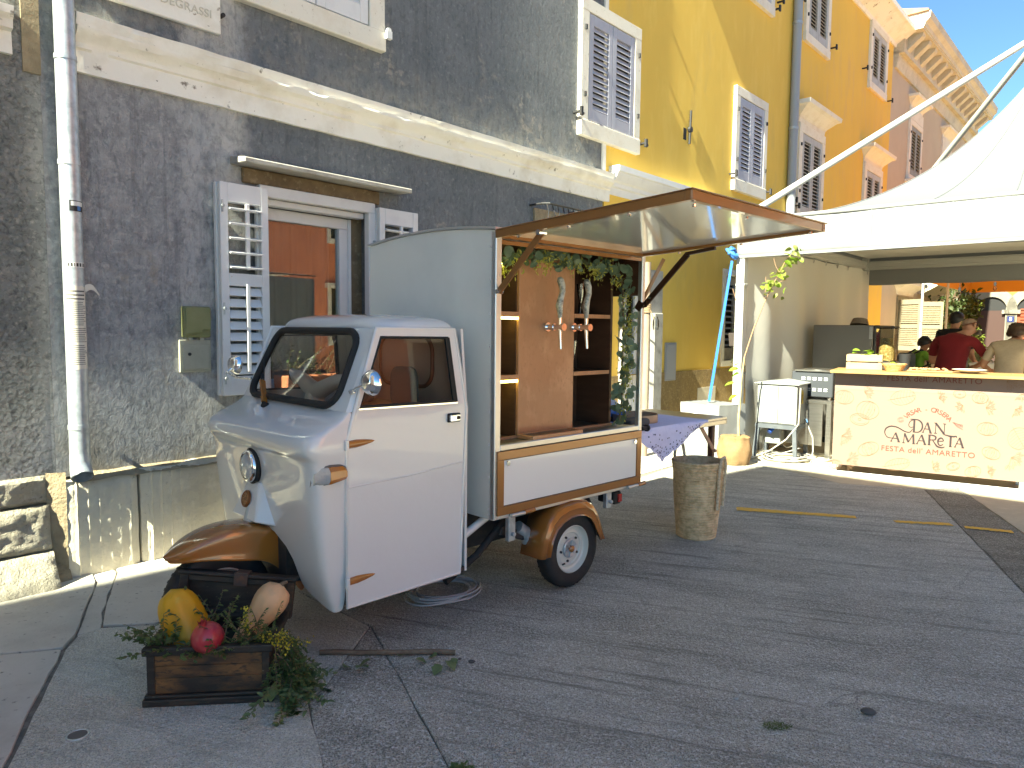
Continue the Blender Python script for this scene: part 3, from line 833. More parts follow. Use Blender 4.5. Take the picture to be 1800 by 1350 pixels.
def wrap(z0, z1, a0, a1, r, m, name, rag=0.0, M=None):
    mb = MB()
    def fn(u, w):
        a = a0+(a1-a0)*u
        return ((r+.0008)*math.cos(a), (r+.0008)*math.sin(a), z0+(z1-z0)*w + (rag*nz(u*5, w*3, z0) if w in (0, 1) else 0))
    mb.grid(fn, 16, 3)
    return mb.build(name, m, dp, smooth=60)
paper = mat('weathered_paper', (.66,.63,.56), .85, var=((12,(.55,.51,.44),.45,.7),))
ink = mat('faded_ink', (.09,.09,.09), .9)
A0, A1 = rad(-168), rad(-25)
wrap(1.245, 1.725, A0, A1, .0538, paper, 'paper_notice', .01)
lines = MB(); rnd = random.Random(5)
for k in range(34):
    z = 1.272 + k*.0108
    if k in (11, 20): continue
    x0 = A0+.1; x1 = A1-.1-rnd.random()*.5
    lines.grid(lambda u, w: (.0549*math.cos(x0+(x1-x0)*u), .0549*math.sin(x0+(x1-x0)*u), z+.0035*w), 10, 1)
for k in range(3):
    z = 1.645+k*.022
    lines.grid(lambda u, w: (.0549*math.cos(A0+.2+(A1-A0-.5)*u), .0549*math.sin(A0+.2+(A1-A0-.5)*u), z+.008*w), 10, 1)
lines.build('printed_lines', ink, dp)
tr = MB(); tr.grid(lambda u, w: (.048+.075*u, -.03-.012*math.sin(3*u), 1.685+.045*w*(1-.75*u)+.02*math.sin(4*u)), 8, 2); tr.build('torn_flap', paper, dp, smooth=60)
stw = mat('white_sticker', (.7,.7,.68), .5); stb = mat('black_sticker', (.02,.02,.022), .5); stbl = mat('blue_sticker', (.05,.16,.4), .5)
B0, B1 = rad(-115), rad(-20)
wrap(2.145, 2.205, B0, B1, .0538, stb, 'sticker'); wrap(2.175, 2.20, B0+.15, B1-.1, .0546, stw, 'sticker'); wrap(2.150, 2.176, B0+.75, B1-.5, .0546, stbl, 'sticker')
wrap(1.828, 1.858, A0+.5, B1, .0538, stw, 'sticker')
for k, (w0, w1) in enumerate(((.05,.12),(.18,.25),(.32,.36),(.42,.52),(.57,.66),(.72,.76),(.82,.92))):
    a = A0+.5+(B1-A0-.5)*w0; c = A0+.5+(B1-A0-.5)*w1
    wrap(1.833, 1.853, a, c, .0545, stb, 'sticker_print')

# ------------------------------------------------------------------ meter boxes on the grey wall
olive = mat('olive_plastic', (.20,.21,.09), .5, var=((7,(.24,.245,.12),.45,.7),)); beigep = mat('beige_plastic', (.40,.39,.31), .55, var=((7,(.34,.33,.26),.5,.7),))
mbx = thing('meter_box', 'olive green plastic meter box on the grey wall above the beige one', 'meter box', ST(2.12, 4.75, 1.425), STREET)
m1 = MB(); m1.box(-.09,.09,-.05,0,0,.205); m1.build('housing', olive, mbx, bevel=.01, seg=2)
m1 = MB(); m1.prism([(-.083,.022),(-.083,.198),(.083,.198),(.083,.05),(.03,.05),(.022,.03),(-.022,.03),(-.03,.022)], 'y', -.068, -.05); m1.build('lid', olive, mbx, bevel=.008, seg=2)
m1 = MB(); m1.box(-.055,-.03,-.04,-.01,-.018,.0); m1.box(.02,.045,-.04,-.01,-.018,.0); m1.build('foot', beigep, mbx)
mb2 = thing('meter_box', 'flat beige plastic meter cupboard below the olive box on the grey wall', 'meter box', ST(2.115, 4.75, 1.195), STREET)
m1 = MB(); m1.box(-.105,.105,-.022,0,0,.215); m1.build('housing', beigep, mb2, bevel=.004)
m1 = MB(); m1.box(-.088,.088,-.032,-.022,.018,.185); m1.build('door', beigep, mb2, bevel=.003)
MB().tube([(-.045,-.038,.12),(-.045,-.03,.12)], .011, 12).build('lock', M_['blackiron'], mb2)

# ------------------------------------------------------------------ yellow houses
yel = thing('yellow_house', 'bright yellow house with lavender grey shutters next to the grey house', 'house', ST(0, 4.75), STREET)
ym = MB(); wall_holes(ym, 6.84, 12.2, .95, 8.35, 0, .3, [(7.28, 7.78, .95, 2.15), (9.98, 10.98, 1.05, 2.36)]); ym.build('wall', M_['yellow'], yel)
yr = MB()
for a, b in ((6.85,7.28),(7.78,12.2)): yr.box(a, b, -.014, .05, -.05, .955)
yr.build('roughcast_base', M_['roughcast'], yel)
MB().box(9.2, 9.75, -.02, .0, .42, .70).build('exposed_stone', M_['stone'], yel)
yb = MB(); profile_band(yb, 6.92, 9.6, [(-.02, 3.06), (-.03, 3.14), (-.055, 3.15), (-.06, 3.19), (-.085, 3.21), (-.12, 3.27), (-.13, 3.30), (-.15, 3.31), (-.15, 3.375)]); yb.build('moulded_band', M_['white'], yel)
shuttered_window(yel, 10.08, 11.22, 3.58, 5.08, w=.13, wb=.17, inset=.0)
shuttered_window(yel, 10.16, 11.32, 6.42, 7.85, w=.13, wb=.15)
hook(yel, 11.52, 6.72)
h = MB(); h.box(8.62, 8.70, -.004, .0, 4.02, 4.17); h.build('wall_slot', M_['darkhole'], yel)
h = MB(); h.bar((8.76,-.02,3.98),(8.78,-.02,4.42), .022, .02); h.tube([(8.77,-.04,4.17),(8.77,.0,4.17)], .04, 8); h.build('tie_bar', M_['blackiron'], yel)
# door with stone surround
dr = MB(); dr.box(7.19, 7.28, -.05, .25, -.02, 2.15); dr.box(7.78, 8.13, -.045, .25, .12, 2.26); dr.box(7.19, 7.775, -.05, .25, 2.15, 2.26); dr.box(7.74, 8.16, -.08, .2, -.05, .12)
dr.prism([(7.775,-.045),(7.86,-.10),(8.05,-.10),(8.13,-.045)], 'z', .125, 1.72)
dsur = dr.build('door_surround', M_['slabstone'], yel, bevel=.008)
d = MB(); d.box(7.28, 7.36, .10, .15, -.02, 2.15); d.box(7.70, 7.78, .10, .15, -.02, 2.15); d.box(7.36, 7.70, .10, .15, 2.05, 2.15); d.box(7.36, 7.70, .10, .15, 1.10, 1.22); d.box(7.36, 7.70, .115, .15, -.02, 1.10); d.box(7.36, 7.70, .105, .15, .75, .80)
door = d.build('door', M_['white'], yel, bevel=.004)
MB().box(7.36, 7.70, .128, .132, 1.22, 2.05).build('pane', M_['glass'], door)
for k in range(28): slat_obj(.335, .025, .003, rad(55), M_['white'], door, (7.53, .16, 1.24+k*.029))
MB().box(7.3, 7.75, .20, .21, 0, 2.1).build('dark_back', M_['darkhole'], door)
pn = MB(); pn.box(8.28, 8.57, -.018, 0, .84, 1.345); pn.build('service_panel', mat('grey_panel', (.30,.30,.31), .5), yel, bevel=.004)
pn = MB(); pn.box(8.305, 8.545, -.024, -.017, .865, 1.32); pn.build('panel_door', mat('grey_panel_door', (.34,.34,.35), .5), yel, bevel=.003)
# low window with half-open shutters and a flower box
surround(yel, 9.90, 11.06, .98, 2.42, .085, .03, m=M_['frame_stone'])
MB().box(9.97, 10.99, .2, .22, 1.0, 2.4).build('dark_pane', M_['darkhole'], yel)
shutter_leaf(yel, 10.0, 10.48, 1.07, 2.33, .09, M_['slabstone'], [(1.25,2.2)], st=.06, pitch=.085, tilt=rad(25), slat_w=.06)
shutter_leaf(yel, 10.49, 10.97, 1.07, 2.33, .09, M_['slabstone'], [(1.25,2.2)], st=.06, pitch=.085, tilt=rad(25), slat_w=.06)

yb2 = thing('ochre_house', 'deeper yellow house with pedimented windows beyond the grey downpipe', 'house', ST(0, 4.75), STREET)
ym = MB(); wall_holes(ym, 12.2, 18.15, .95, 8.35, 0, .3, []); ym.build('wall', M_['yellow_deep'], yb2)
MB().box(12.2, 18.15, -.014, .05, -.05, .955).build('roughcast_base', M_['roughcast'], yb2)
shuttered_window(yb2, 12.66, 13.88, 6.48, 7.95, w=.14, wb=.15, m=M_['shutter_old'], hooks=False)
shuttered_window(yb2, 16.33, 17.6, 6.62, 8.0, w=.14, wb=.15, m=M_['shutter_old'], hooks=False)
shuttered_window(yb2, 12.58, 13.85, 3.45, 5.10, w=.15, m=M_['shutter_old'], wb=.12)
shuttered_window(yb2, 16.30, 17.62, 3.45, 5.10, w=.15, m=M_['shutter_old'], wb=.12)
pediment(yb2, 12.60, 13.84, 5.11, 5.42, .26); pediment(yb2, 16.32, 17.60, 5.11, 5.42, .26)
pediment(yb2, 12.60, 13.84, 3.22, 3.44, .12); pediment(yb2, 16.32, 17.60, 3.22, 3.44, .12)
for (x, z) in ((12.42,7.05),(14.05,6.75),(15.95,6.9),(17.85,6.7),(12.40,3.75),(14.1,3.65)): hook(yb2, x, z)
for par, a, b in ((yel, 6.84, 12.19), (yb2, 12.2, 18.35)):
    e = MB(); profile_band(e, a, b, [(-.03, 7.98), (-.05, 8.05), (-.16, 8.12), (-.34, 8.24), (-.40, 8.26), (-.40, 8.36)]); e.build('eaves_cornice', M_['cornice'], par)
    r_ = MB(); r_.prism([(-.36, 8.362), (-.36, 8.40), (6.2, 10.2), (6.2, 8.362)], 'x', a, b); r_.build('roof', M_['rooftile'], par)
gp = thing('gutter_pipe', 'tall grey downpipe between the two yellow houses', 'downpipe', ST(12.2, 4.67), STREET)
MB().tube([(0,0,0),(0,0,8.2)], .072, 14).build('pipe', mat('grey_painted_pipe', (.33,.35,.38), .55), gp, smooth=60)
for z in (2.2, 4.9, 6.6): MB().tube([(0,0,z-.02),(0,0,z+.02)], .08, 14).build('bracket', M_['zinc'], gp, smooth=60)

# ------------------------------------------------------------------ pink house
pk = thing('pink_house', 'pale pink house with bracketed stone eaves beyond the ochre house', 'house', ST(0, 4.75), STREET)
pm_ = MB(); wall_holes(pm_, 18.15, 27.2, 0, 7.75, 0, .3, [(19.6, 20.75, 1.1, 2.3)]); pm_.build('wall', M_['pink'], pk)
MB().box(19.5, 20.8, .25, .27, 1.0, 2.4).build('dark_pane', mat('grey_blue_pane', (.10,.10,.11), .2), pk)
eb = MB(); profile_band(eb, 18.25, 27.4, [(-.05, 7.55), (-.08, 7.72), (-.10, 7.85), (-.14, 7.9)]); profile_band(eb, 18.25, 27.4, [(-.58, 8.32), (-.60, 8.40), (-.68, 8.48), (-.70, 8.62)]); eb.box(18.25, 27.4, -.56, .05, 8.28, 8.34); eb.box(18.25, 27.4, -.2, .05, 7.85, 8.3); eb.build('eaves_cornice', M_['stone'], pk)
br = None
for k in range(15):
    x = 18.6+k*.60
    b_ = MB(); b_.prism([(-.14, 7.90), (-.22, 7.96), (-.50, 8.2), (-.52, 8.285), (-.14, 8.285)], 'x', -.11, .11)
    if br is None: br = b_.build('bracket', M_['stone'], pk, loc=(x,0,0))
    else: link_copy(br, pk, (x,0,0))
r_ = MB(); r_.prism([(-.66, 8.622), (-.66, 8.66), (6.2, 10.4), (6.2, 8.622)], 'x', 18.2, 27.4); r_.build('roof', M_['rooftile'], pk)
for (a, b, z0, z1) in ((19.75, 21.0, 5.3, 6.75), (23.3, 24.5, 5.3, 6.75)):
    shuttered_window(pk, a, b, z0, z1, w=.13, m=M_['cream'], hooks=False, pitch=.08)
    pediment(pk, a+.05, b-.05, z1+.28, z1+.55, .22); pediment(pk, a, b, z0-.3, z0-.02, .14)
    MB().box(a+.02, b-.02, -.05, .02, z1+.005, z1+.27).build('frieze', M_['frame_stone'], pk)
surround(pk, 19.46, 20.9, .98, 2.42, .13, .04, m=M_['cream'])
l_ = MB(); l_.box(20.62, 20.80, -.05, .02, 1.1, 2.3); l_.build('window_post', M_['cream'], pk)
for (hx, a) in ((19.55, rad(115)), (20.80, rad(-55))):
    sm = MB(Matrix.Translation((hx, -.05, 0)) @ Matrix.Rotation(a, 4, 'Z'))
    w = .62 if a > 0 else .75; s = -1 if a > 0 else 1
    xs = sorted((0, -w*s if a > 0 else w))
    xs = (0, w)
    sm2 = MB(Matrix.Translation((hx, -.05, 0)) @ Matrix.Rotation(rad(-118) if a > 0 else rad(-58), 4, 'Z'))
    sm2.box(0, .06, -.02, .02, 1.08, 2.32); sm2.box(w-.06, w, -.02, .02, 1.08, 2.32)
    for (z0, z1) in ((1.08,1.2),(1.62,1.72),(2.2,2.32)): sm2.box(.06, w-.06, -.019, .019, z0, z1)
    for k in range(22):
        z = 1.22+k*.044
        if 1.6 < z < 1.74: continue
        sm2.box(.06, w-.06, -.012, .012, z, z+.03)
    sm2.build('shutter', M_['cream'], pk)
pediment(pk, 19.4, 21.0, 2.45, 2.75, .30)
bl = MB(); profile_band(bl, 21.5, 24.2, [(-.1,2.55),(-.2,2.6),(-.45,2.75),(-.5,2.8),(-.52,2.9)]); bl.build('balcony_slab', M_['stone'], pk)
bm_ = MB()
for k in range(14): bm_.box(21.6+k*.19, 21.64+k*.19, -.48, -.44, 2.9, 3.6)
bm_.box(21.5, 24.2, -.49, -.43, 3.6, 3.66); bm_.build('balcony_railing', M_['slabstone'], pk)
pediment(pk, 23.2, 25.0, 2.3, 2.6, .30)

# ------------------------------------------------------------------ house closing the street, with arches
eh = thing('arcade_house', 'yellow house with stone arches closing the street behind the tent', 'house', ST(30, 0), STREET)

# local x = s offset, local y = q; facade plane x=0 facing -x
w = MB()
w.box(0, 6, -16, 5.4, 0, 6.2); w.build('wall', mat('shaded_yellow_wall', (.25,.165,.045), .9), eh)  # yellow darkened in colour to stand for shade on this front
arch_red = mat('orange_red_door', (.20,.042,.014), .6); arch_brown = mat('brown_door', (.038,.013,.010), .6)  # door colours darkened for that shade too
def arch(qc, wid, zs, door_m, slats):
    r = wid/2; prof = []
    N = 16
    ring = MB()
    o = r+.30
    for k in range(N):
        a0 = math.pi*k/N; a1 = math.pi*(k+1)/N
        v = []
        for a, rr in ((a0, r), (a1, r), (a1, o), (a0, o)):
            v.append((-.10, qc+rr*math.cos(a), zs+rr*math.sin(a)))
        v += [(-.0, y, z) for (_, y, z) in v]
        ring.add(v, [(0,1,2,3),(0,4,5,1),(3,2,6,7)])
    for sgn in (-1, 1):
        ring.box(-.12, 0, qc+sgn*r-.0 if sgn > 0 else qc-o, qc+o if sgn > 0 else qc-r, 0, zs-.14)
        ring.box(-.18, 0, (qc+r-.06) if sgn > 0 else qc-o-.1, (qc+o+.1) if sgn > 0 else qc-r+.06, zs-.135, zs)
    ring.build('arch_surround', M_['shaded_arch_stone'], eh)
    hb_ = MB(); pts = [(qc-r, 0), (qc+r, 0)] + [(qc+r*math.cos(math.pi*k/N), zs+r*math.sin(math.pi*k/N)) for k in range(N+1)]
    hb_.prism([(y, z) for y, z in pts], 'x', -.012, -.006); hb_.build('arch_pane', M_['darkhole'], eh)
    dm = MB(); dm.box(-.05, -.02, qc-r+.02, qc+r-.02, 0, zs-.02)
    dr_ = dm.build('door', door_m, eh)
    if slats:
        for k in range(14):
            s_ = MB(); s_.box(-.09, -.05, qc-r+.12, qc+r-.12, .9+k*.11, .95+k*.11); s_.build('slat', door_m, dr_)
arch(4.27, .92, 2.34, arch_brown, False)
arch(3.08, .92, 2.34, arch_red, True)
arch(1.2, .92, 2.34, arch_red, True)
sg = thing('restaurant_sign', 'dark brown sign with a pale letter R on the yellow arcade house', 'sign', ST(29.96, 5.02, 2.35), STREET)
MB().box(-.04, 0, -.32, .32, 0, .85).build('board', mat('dark_brown_board', (.022,.010,.008), .6), sg)
tm = Matrix.Translation((-.045, -.05, .45)) @ Matrix.Rotation(rad(-90), 4, 'Z') @ Matrix.Rotation(rad(90), 4, 'X')
signpaint = mat('pale_sign_paint', (.22,.2,.17), .6)
text_mesh('R', .5, signpaint, 'lettering', sg, tm)
MB().ribbon([(-.046,.12,.12),(-.046,0,.10),(-.046,-.12,.13)], .03, nrm=(-1,0,0)).build('flourish', signpaint, sg)
npl = thing('house_number', 'small blue enamel house number plate with a white 8 between the arches', 'number plate', ST(29.9, 3.68, 1.92), STREET)
MB().box(-.03, 0, -.10, .10, 0, .2).build('plate', mat('blue_enamel', (.02,.03,.12), .3), npl)
text_mesh('8', .17, M_['white'], 'lettering', npl, Matrix.Translation((-.034, 0, .1)) @ Matrix.Rotation(rad(-90), 4, 'Z') @ Matrix.Rotation(rad(90), 4, 'X'))

# ------------------------------------------------------------------ houses across the square (seen in the panes, the one that shades the street, and an added block that shades the van)
sal = thing('salmon_house', 'salmon red house across the square, mirrored in the window panes', 'house', ST(5, -9), STREET)
sw = MB(); sw.box(0, 24, -8, 0, 0, 9.5); sw.build('wall', M_['salmon'], sal)
for i in range(7):
    for z in (1.1, 4.2, 7.0):
        w_ = MB(); x = 1.2+i*3.2
        w_.box(x-.12, x+1.12, 0, .06, z-.15, z); w_.box(x-.12, x, 0, .05, z, z+1.6); w_.box(x+1, x+1.12, 0, .05, z, z+1.6); w_.box(x-.2, x+1.2, 0, .14, z+1.6, z+1.75)
        f_ = w_.build('window_frame', M_['frame_stone'], sal); MB().box(x, x+1, .005, .02, z, z+1.6).build('pane', mat('dark_green_pane', (.03,.045,.04), .2) if i == 0 and z == 1.1 else bpy.data.materials['dark_green_pane'], f_)
r_ = MB(); r_.prism([(.4, 9.5), (.4, 9.6), (-8.4, 11), (-8.4, 9.5)], 'x', -.2, 24.2); r_.build('roof', M_['rooftile'], sal)
bh = thing('beige_house', 'lower beige rendered house behind the photographer that shades the foreground paving', 'house', ST(0, 0), STREET)
HB = 9.5
off = HB/math.tan(SUN_ELEV); SA = SUN_TRAVEL-STREET; cs, cq = off*math.cos(SA), off*math.sin(SA)
c0 = (7.80-cs, 3.17-cq)
bmx = MB(); bmx.prism([c0, (c0[0], c0[1]-3.9), (c0[0]-9, c0[1]-3.9), (c0[0]-9, c0[1]+.155*9)], 'z', 0, HB); bmx.build('wall', M_['beige'], bh)
off2 = 12.0/math.tan(SUN_ELEV); c1 = (5.55-off2*math.cos(SA), 4.16-off2*math.sin(SA))
th_ = thing('tall_shade_block', 'narrow tall beige block added unseen behind the photographer to shade the van', 'house', ST(0, 0), STREET)  # unseen block, height and width shaped only to shade the van
bmx = MB(); bmx.prism([c1, (c1[0], c1[1]-2.0), (c1[0]-7, c1[1]-2.0), (c1[0]-7, c1[1]+.082*7)], 'z', 0, 12.0); bmx.build('wall', M_['beige'], th_)
# ------------------------------------------------------------------ the three-wheeled bar van
M_['van_white'] = mat('van_white_paint', (.70,.70,.695), .28, coat=1.0, var=((3,(.67,.665,.655),.52,.75),(34,(.60,.575,.535),.68,.76)), bump=((2.4,.10,.02),))
M_['van_door'] = mat('van_door_paint', (.69,.685,.69), .30, coat=.9, var=((2.2,(.66,.65,.65),.5,.75),(40,(.59,.56,.52),.69,.77)), bump=((2.0,.16,.03),))
M_['box_white'] = mat('box_pale_panel', (.86,.88,.84), .27, metal=.25, coat=.5, var=((1.6,(.76,.79,.76),.45,.7),(30,(.66,.67,.63),.69,.77)), bump=((1.3,.10,.03),))
M_['flap_white'] = mat('glossy_white_panel', (.80,.83,.84), .14, coat=.8, spec=.5)
M_['caramel'] = mat('caramel_brown_paint', (.36,.135,.026), .22, coat=1.0, var=((2,(.32,.115,.022),.4,.7),))
M_['caramel_metal'] = mat('caramel_brown_profile', (.31,.14,.042), .28, .35, coat=.5)
M_['plywood'] = mat('stained_plywood', (.50,.245,.125), .5, var=((2.2,(.42,.20,.10),.38,.68),(9,(.55,.29,.16),.5,.72),(60,(.37,.18,.088),.55,.75)), stretch=(1,1,.6), coat=.12)
M_['darkwood'] = mat('dark_stained_wood', (.075,.034,.019), .5, var=((5,(.105,.050,.028),.45,.7),), stretch=(1,1,5))
M_['chassis'] = mat('dark_chassis_steel', (.03,.03,.032), .6, var=((20,(.06,.05,.04),.5,.7),))
M_['tyre'] = mat('tyre_rubber', (.018,.018,.019), .7, bump=((60,.2,.003),), var=((12,(.035,.033,.03),.5,.75),))
M_['rim'] = mat('cream_rim_paint', (.62,.61,.55), .3, coat=.6)
M_['tan'] = mat('tan_seat_leather', (.66,.36,.18), .5, var=((3,(.58,.30,.14),.4,.7),))
M_['cab_lining'] = mat('salmon_cab_lining', (.93,.56,.42), .6)
M_['amber'] = mat('amber_lens', (.50,.17,.01), .12, coat=1.0)
M_['lens'] = mat('clear_lens', (.55,.56,.57), .08, .35, bump=((90,.25,.003,'voro'),), coat=1.0)
M_['lamp_glow'] = mat('yellow_light_strip', (.8,.75,.3), .5, emit=((1.0,.88,.22), 3.2))

_o = (2.46*math.cos(VANROT) - 2.68*math.sin(VANROT), 2.46*math.sin(VANROT) + 2.68*math.cos(VANROT), 0)
van = thing('bar_van', 'white three-wheeled bar van with caramel mudguards and raised serving flap', 'van', _o, VANROT)
def VW(u, v, z):
    c, s = math.cos(VANROT), math.sin(VANROT)
    return (_o[0] + u*c - v*s, _o[1] + u*s + v*c, z)
W_, L_ = 1.15, 1.28
def arch_z(v): return 2.0 + .036*(1-((v-W_/2)/(W_/2))**2)
# box shell
b = MB()
poly = [(0,.505),(W_,.505)] + [(W_*(1-k/16), arch_z(W_*(1-k/16))) for k in range(17)]
b.prism(poly, 'x', 0, .02)
b.build('front_panel', M_['box_white'], van)
b = MB(); b.box(.02, L_, W_-.02, W_, .505, 1.98); b.build('far_panel', M_['box_white'], van)
b = MB()
b.grid(lambda u, w: (-.012+1.305*u, -.012+(W_+.024)*w, arch_z(max(0, min(W_, -.012+(W_+.024)*w)))+.002), 1, 16)
b.grid(lambda u, w: (-.012+1.305*u, -.012+(W_+.024)*w, arch_z(max(0, min(W_, -.012+(W_+.024)*w)))+.014), 1, 16)
for uu in (-.012, 1.293): b.grid(lambda u, w: (uu, -.012+(W_+.024)*w, arch_z(max(0, min(W_, -.012+(W_+.024)*w)))+.002+.012*u), 1, 16)
b.box(-.012, 1.293, -.0125, -.008, 1.998, 2.014)
b.build('box_roof', M_['alu'], van)
b = MB(); b.box(.02, L_-.02, .02, W_-.02, 1.955, 1.975); b.build('ceiling', M_['darkwood'], van)
f = MB()
f.box(.0, .042, -.008, .03, .505, 1.995); f.box(L_-.032, L_, -.008, .026, .505, 1.965); f.box(.042, L_-.032, -.008, .02, .505, .53); f.box(.042, L_-.032, -.004, .02, 1.955, 1.997)
f.box(L_-.03, L_, W_-.03, W_+.002, .505, 1.98); f.box(L_-.03, L_, .026, W_-.03, .505, .54)
f.box(.042, L_-.032, -.008, .035, .866, .898)
f.build('box_frame', M_['alu'], van, bevel=.004)
MB().box(L_-.02, L_-.005, .026, W_-.03, .54, .87).build('rear_panel', M_['darkwood'], van)
MB().box(L_-.025, L_-.003, .03, W_-.03, 1.72, 1.955).build('rear_header', M_['darkwood'], van)
b = MB(); b.box(.02, L_-.03, .0, W_-.02, .505, .52); b.build('floor_panel', M_['alu'], van)
b = MB(); b.box(.043, L_-.031, .035, W_-.02, .872, .892); b.build('counter_top', M_['steel'], van)
rv = MB()
for k in range(9):
    z = .56+k*.17; rv.tube([(-.0035,.035,z),(.0,.035,z)], .0065, 8)
for k in range(7): rv.tube([(-.0035,.035+k*.18,.53),(.0,.035+k*.18,.53)], .0065, 8)
o = rv.build('rivets', M_['alu'], van); o['kind'] = 'stuff'
# side panel with caramel surround
f = MB()
u0, u1, z0, z1, w = .014, 1.266, .527, .866, .046
f.box(u0, u1, -.020, -.008, z0, z0+w); f.box(u0, u1, -.020, -.008, z1-w, z1); f.box(u0, u0+w, -.020, -.008, z0+w, z1-w); f.box(u1-w, u1, -.020, -.008, z0+w, z1-w)
f.build('panel_surround', M_['caramel_metal'], van, bevel=.002)
p_ = MB(); p_.box(u0+w+.004, u1-w-.004, -.014, -.006, z0+w+.004, z1-w-.004)
pan = p_.build('side_panel', mat('side_panel_white', (.80,.785,.77), .25, coat=.7, bump=((1.6,.12,.03),)), van)
for (x, z) in ((.085,.80),(1.195,.80)): MB().tube([(x,-.026,z),(x,-.014,z)], .013, 12).build('panel_lock', M_['chrome'], pan)
k_ = MB(); k_.box(u0+w, u1-w, -.009, -.0085, z0+w, z1-w); k_.build('panel_gap', M_['black'], van)
for x in (.11, 1.13):
    c = MB(); c.tube([(x,-.022,.516),(x+.10,-.022,.516)], .011, 10); c.build('latch', M_['alu'], van, smooth=50)
    c = MB(); c.tube([(x+.10,-.022,.518),(x+.175,-.022,.521)], .013, 10); c.build('latch', M_['caramel'], van, smooth=50)
# inner shelving
sh = MB()
sh.box(.045, .325, .16, .19, 1.22, 1.245); sh.box(.045, .325, .16, .19, 1.575, 1.60)
def shelf(u0, u1, z): return MB().box(u0, u1, .165, .42, z-.011, z+.011).build('shelf', M_['darkwood'], van)
for z in (1.235, 1.585): shelf(.045, .327, z); shelf(.795, 1.145, z)
for z in (1.235, 1.585):
    MB().box(.798, 1.142, .157, .165, z-.012, z+.012).build('shelf_lip', M_['plywood'], van); MB().box(.045, .326, .157, .165, z-.012, z+.012).build('shelf_lip', M_['plywood'], van)
    MB().box(.06, .325, .158, .166, z-.03, z-.0165).build('light_strip', M_['lamp_glow'], van)
MB().box(.07, .20, .150, .165, 1.84, 1.856).build('light_strip', M_['lamp_glow'], van)
sv = MB(); sv.box(.045, 1.145, .43, .445, .893, 1.95); sv.build('shelf_back', M_['darkwood'], van)
sv = MB(); sv.box(1.145, 1.165, .155, .44, .893, 1.95); sv.box(.795, .802, .175, .43, .893, 1.9); sv.box(.32, .327, .175, .43, .893, 1.9); sv.build('shelf_side', M_['darkwood'], van)
sv = MB(); sv.box(.045, 1.16, .14, .16, .893, .907); sv.build('shelf_plinth', M_['plywood'], van)
t_ = MB(); t_.box(.327, .795, .155, .177, .905, 1.92); board = t_.build('tap_board', M_['plywood'], van, bevel=.003)
horn = mat('grey_horn_handle', (.34,.35,.34), .3, var=((40,(.12,.13,.14),.45,.6),(9,(.55,.56,.55),.5,.7)), coat=.5)
for ut in (.545, .775):
    tp = MB(); z = 1.515
    tp.tube([(ut-.0,.158,z),(ut,.135,z)], .026, 14); tp.tube([(ut,.14,z),(ut,.03,z)], .0165, 14); tp.tube([(ut,.03,z),(ut,.012,z)], .021, 14); tp.tube([(ut,.10,z),(ut,.085,z)], .021, 14)
    tp.tube([(ut,.045,z-.01),(ut,.042,z-.06),(ut,.036,z-.125)], [.013,.010,.008], 10); tp.tube([(ut,.045,z+.01),(ut,.045,z+.055)], [.011,.013], 10)
    tap = tp.build('beer_tap', M_['chrome'], van, smooth=40)
    h = MB(); h.tube([(ut,.045,z+.05),(ut-.004,.043,z+.085),(ut-.014,.04,z+.12),(ut-.005,.036,z+.165),(ut+.006,.034,z+.20),(ut-.004,.03,z+.235),(ut-.022,.028,z+.262),(ut-.030,.026,z+.275)], [.012,.016,.022,.018,.017,.020,.021,.012], 12)
    h.build('tap_handle', horn, tap, smooth=60)
# raised serving flap
a0 = Vector((0, .0, 1.978)); rise = .055; reach = 1.135
def FL(u, t, dz=0):   # t 0 at hinge, 1 at outer edge
    return (u, -reach*t+.0, 1.978 + rise*t + dz)
UF0, UF1 = -.004, 1.252
fr = MB()
fr.bar(FL(UF0+.018, 0), FL(UF0+.018, 1), .030, .040); fr.bar(FL(UF1-.018, 0), FL(UF1-.018, 1), .030, .040); fr.bar(FL(UF0, .984), FL(UF1, .984), .030, .040); fr.bar(FL(UF0+.03, .012), FL(UF1-.03, .012), .03, .04)
fr.bar(FL(UF0+.018, -.004, .022), FL(UF0+.018, 1.004, .022), .04, .005); fr.bar(FL(UF1-.018, 0, .022), FL(UF1-.018, 1.004, .022), .04, .005); fr.bar(FL(UF0-.006, .990, .022), FL(UF1+.006, .990, .022), .04, .005)
flap = fr.build('serving_flap', M_['caramel_metal'], van, bevel=.003)
pn = MB(); pn.grid(lambda u, w: FL(UF0+.03+(UF1-UF0-.06)*u, .02+.955*w, -.004), 6, 6); pn.grid(lambda u, w: FL(UF0+.03+(UF1-UF0-.06)*u, .02+.955*w, .012), 1, 1); pn.build('flap_panel', M_['flap_white'], flap)
hm = MB()
for k in range(6): u = .08+k*.22; hm.tube([FL(u,0,-.03),FL(u+.05,0,-.03)], .008, 8)
hm.bar(FL(.03, .0, -.035), FL(1.24, .0, -.035), .012, .022)
hm.build('hinge', M_['caramel_metal'], flap)
rm = MB()
for (u, t) in ((.02,.13),(.02,.42),(.02,.72),(1.23,.25),(1.23,.6),(.07,.968),(.5,.968),(1.16,.968)): rm.tube([FL(u,t,-.034),FL(u,t,-.024)], .008, 8)
rm.build('rivet', M_['chrome'], flap)
st = MB(); st.bar((.018,-.012,1.69),(.03,-.30,1.965), .012, .034); st.build('flap_stay', M_['caramel_metal'], van, bevel=.002)
MB().tube([(.0,-.012,1.69),(.04,-.012,1.69)], .012, 10).build('stay_bolt', M_['chrome'], van); MB().tube([(.0,-.298,1.962),(.05,-.298,1.962)], .014, 10).build('stay_bolt', M_['chrome'], van)
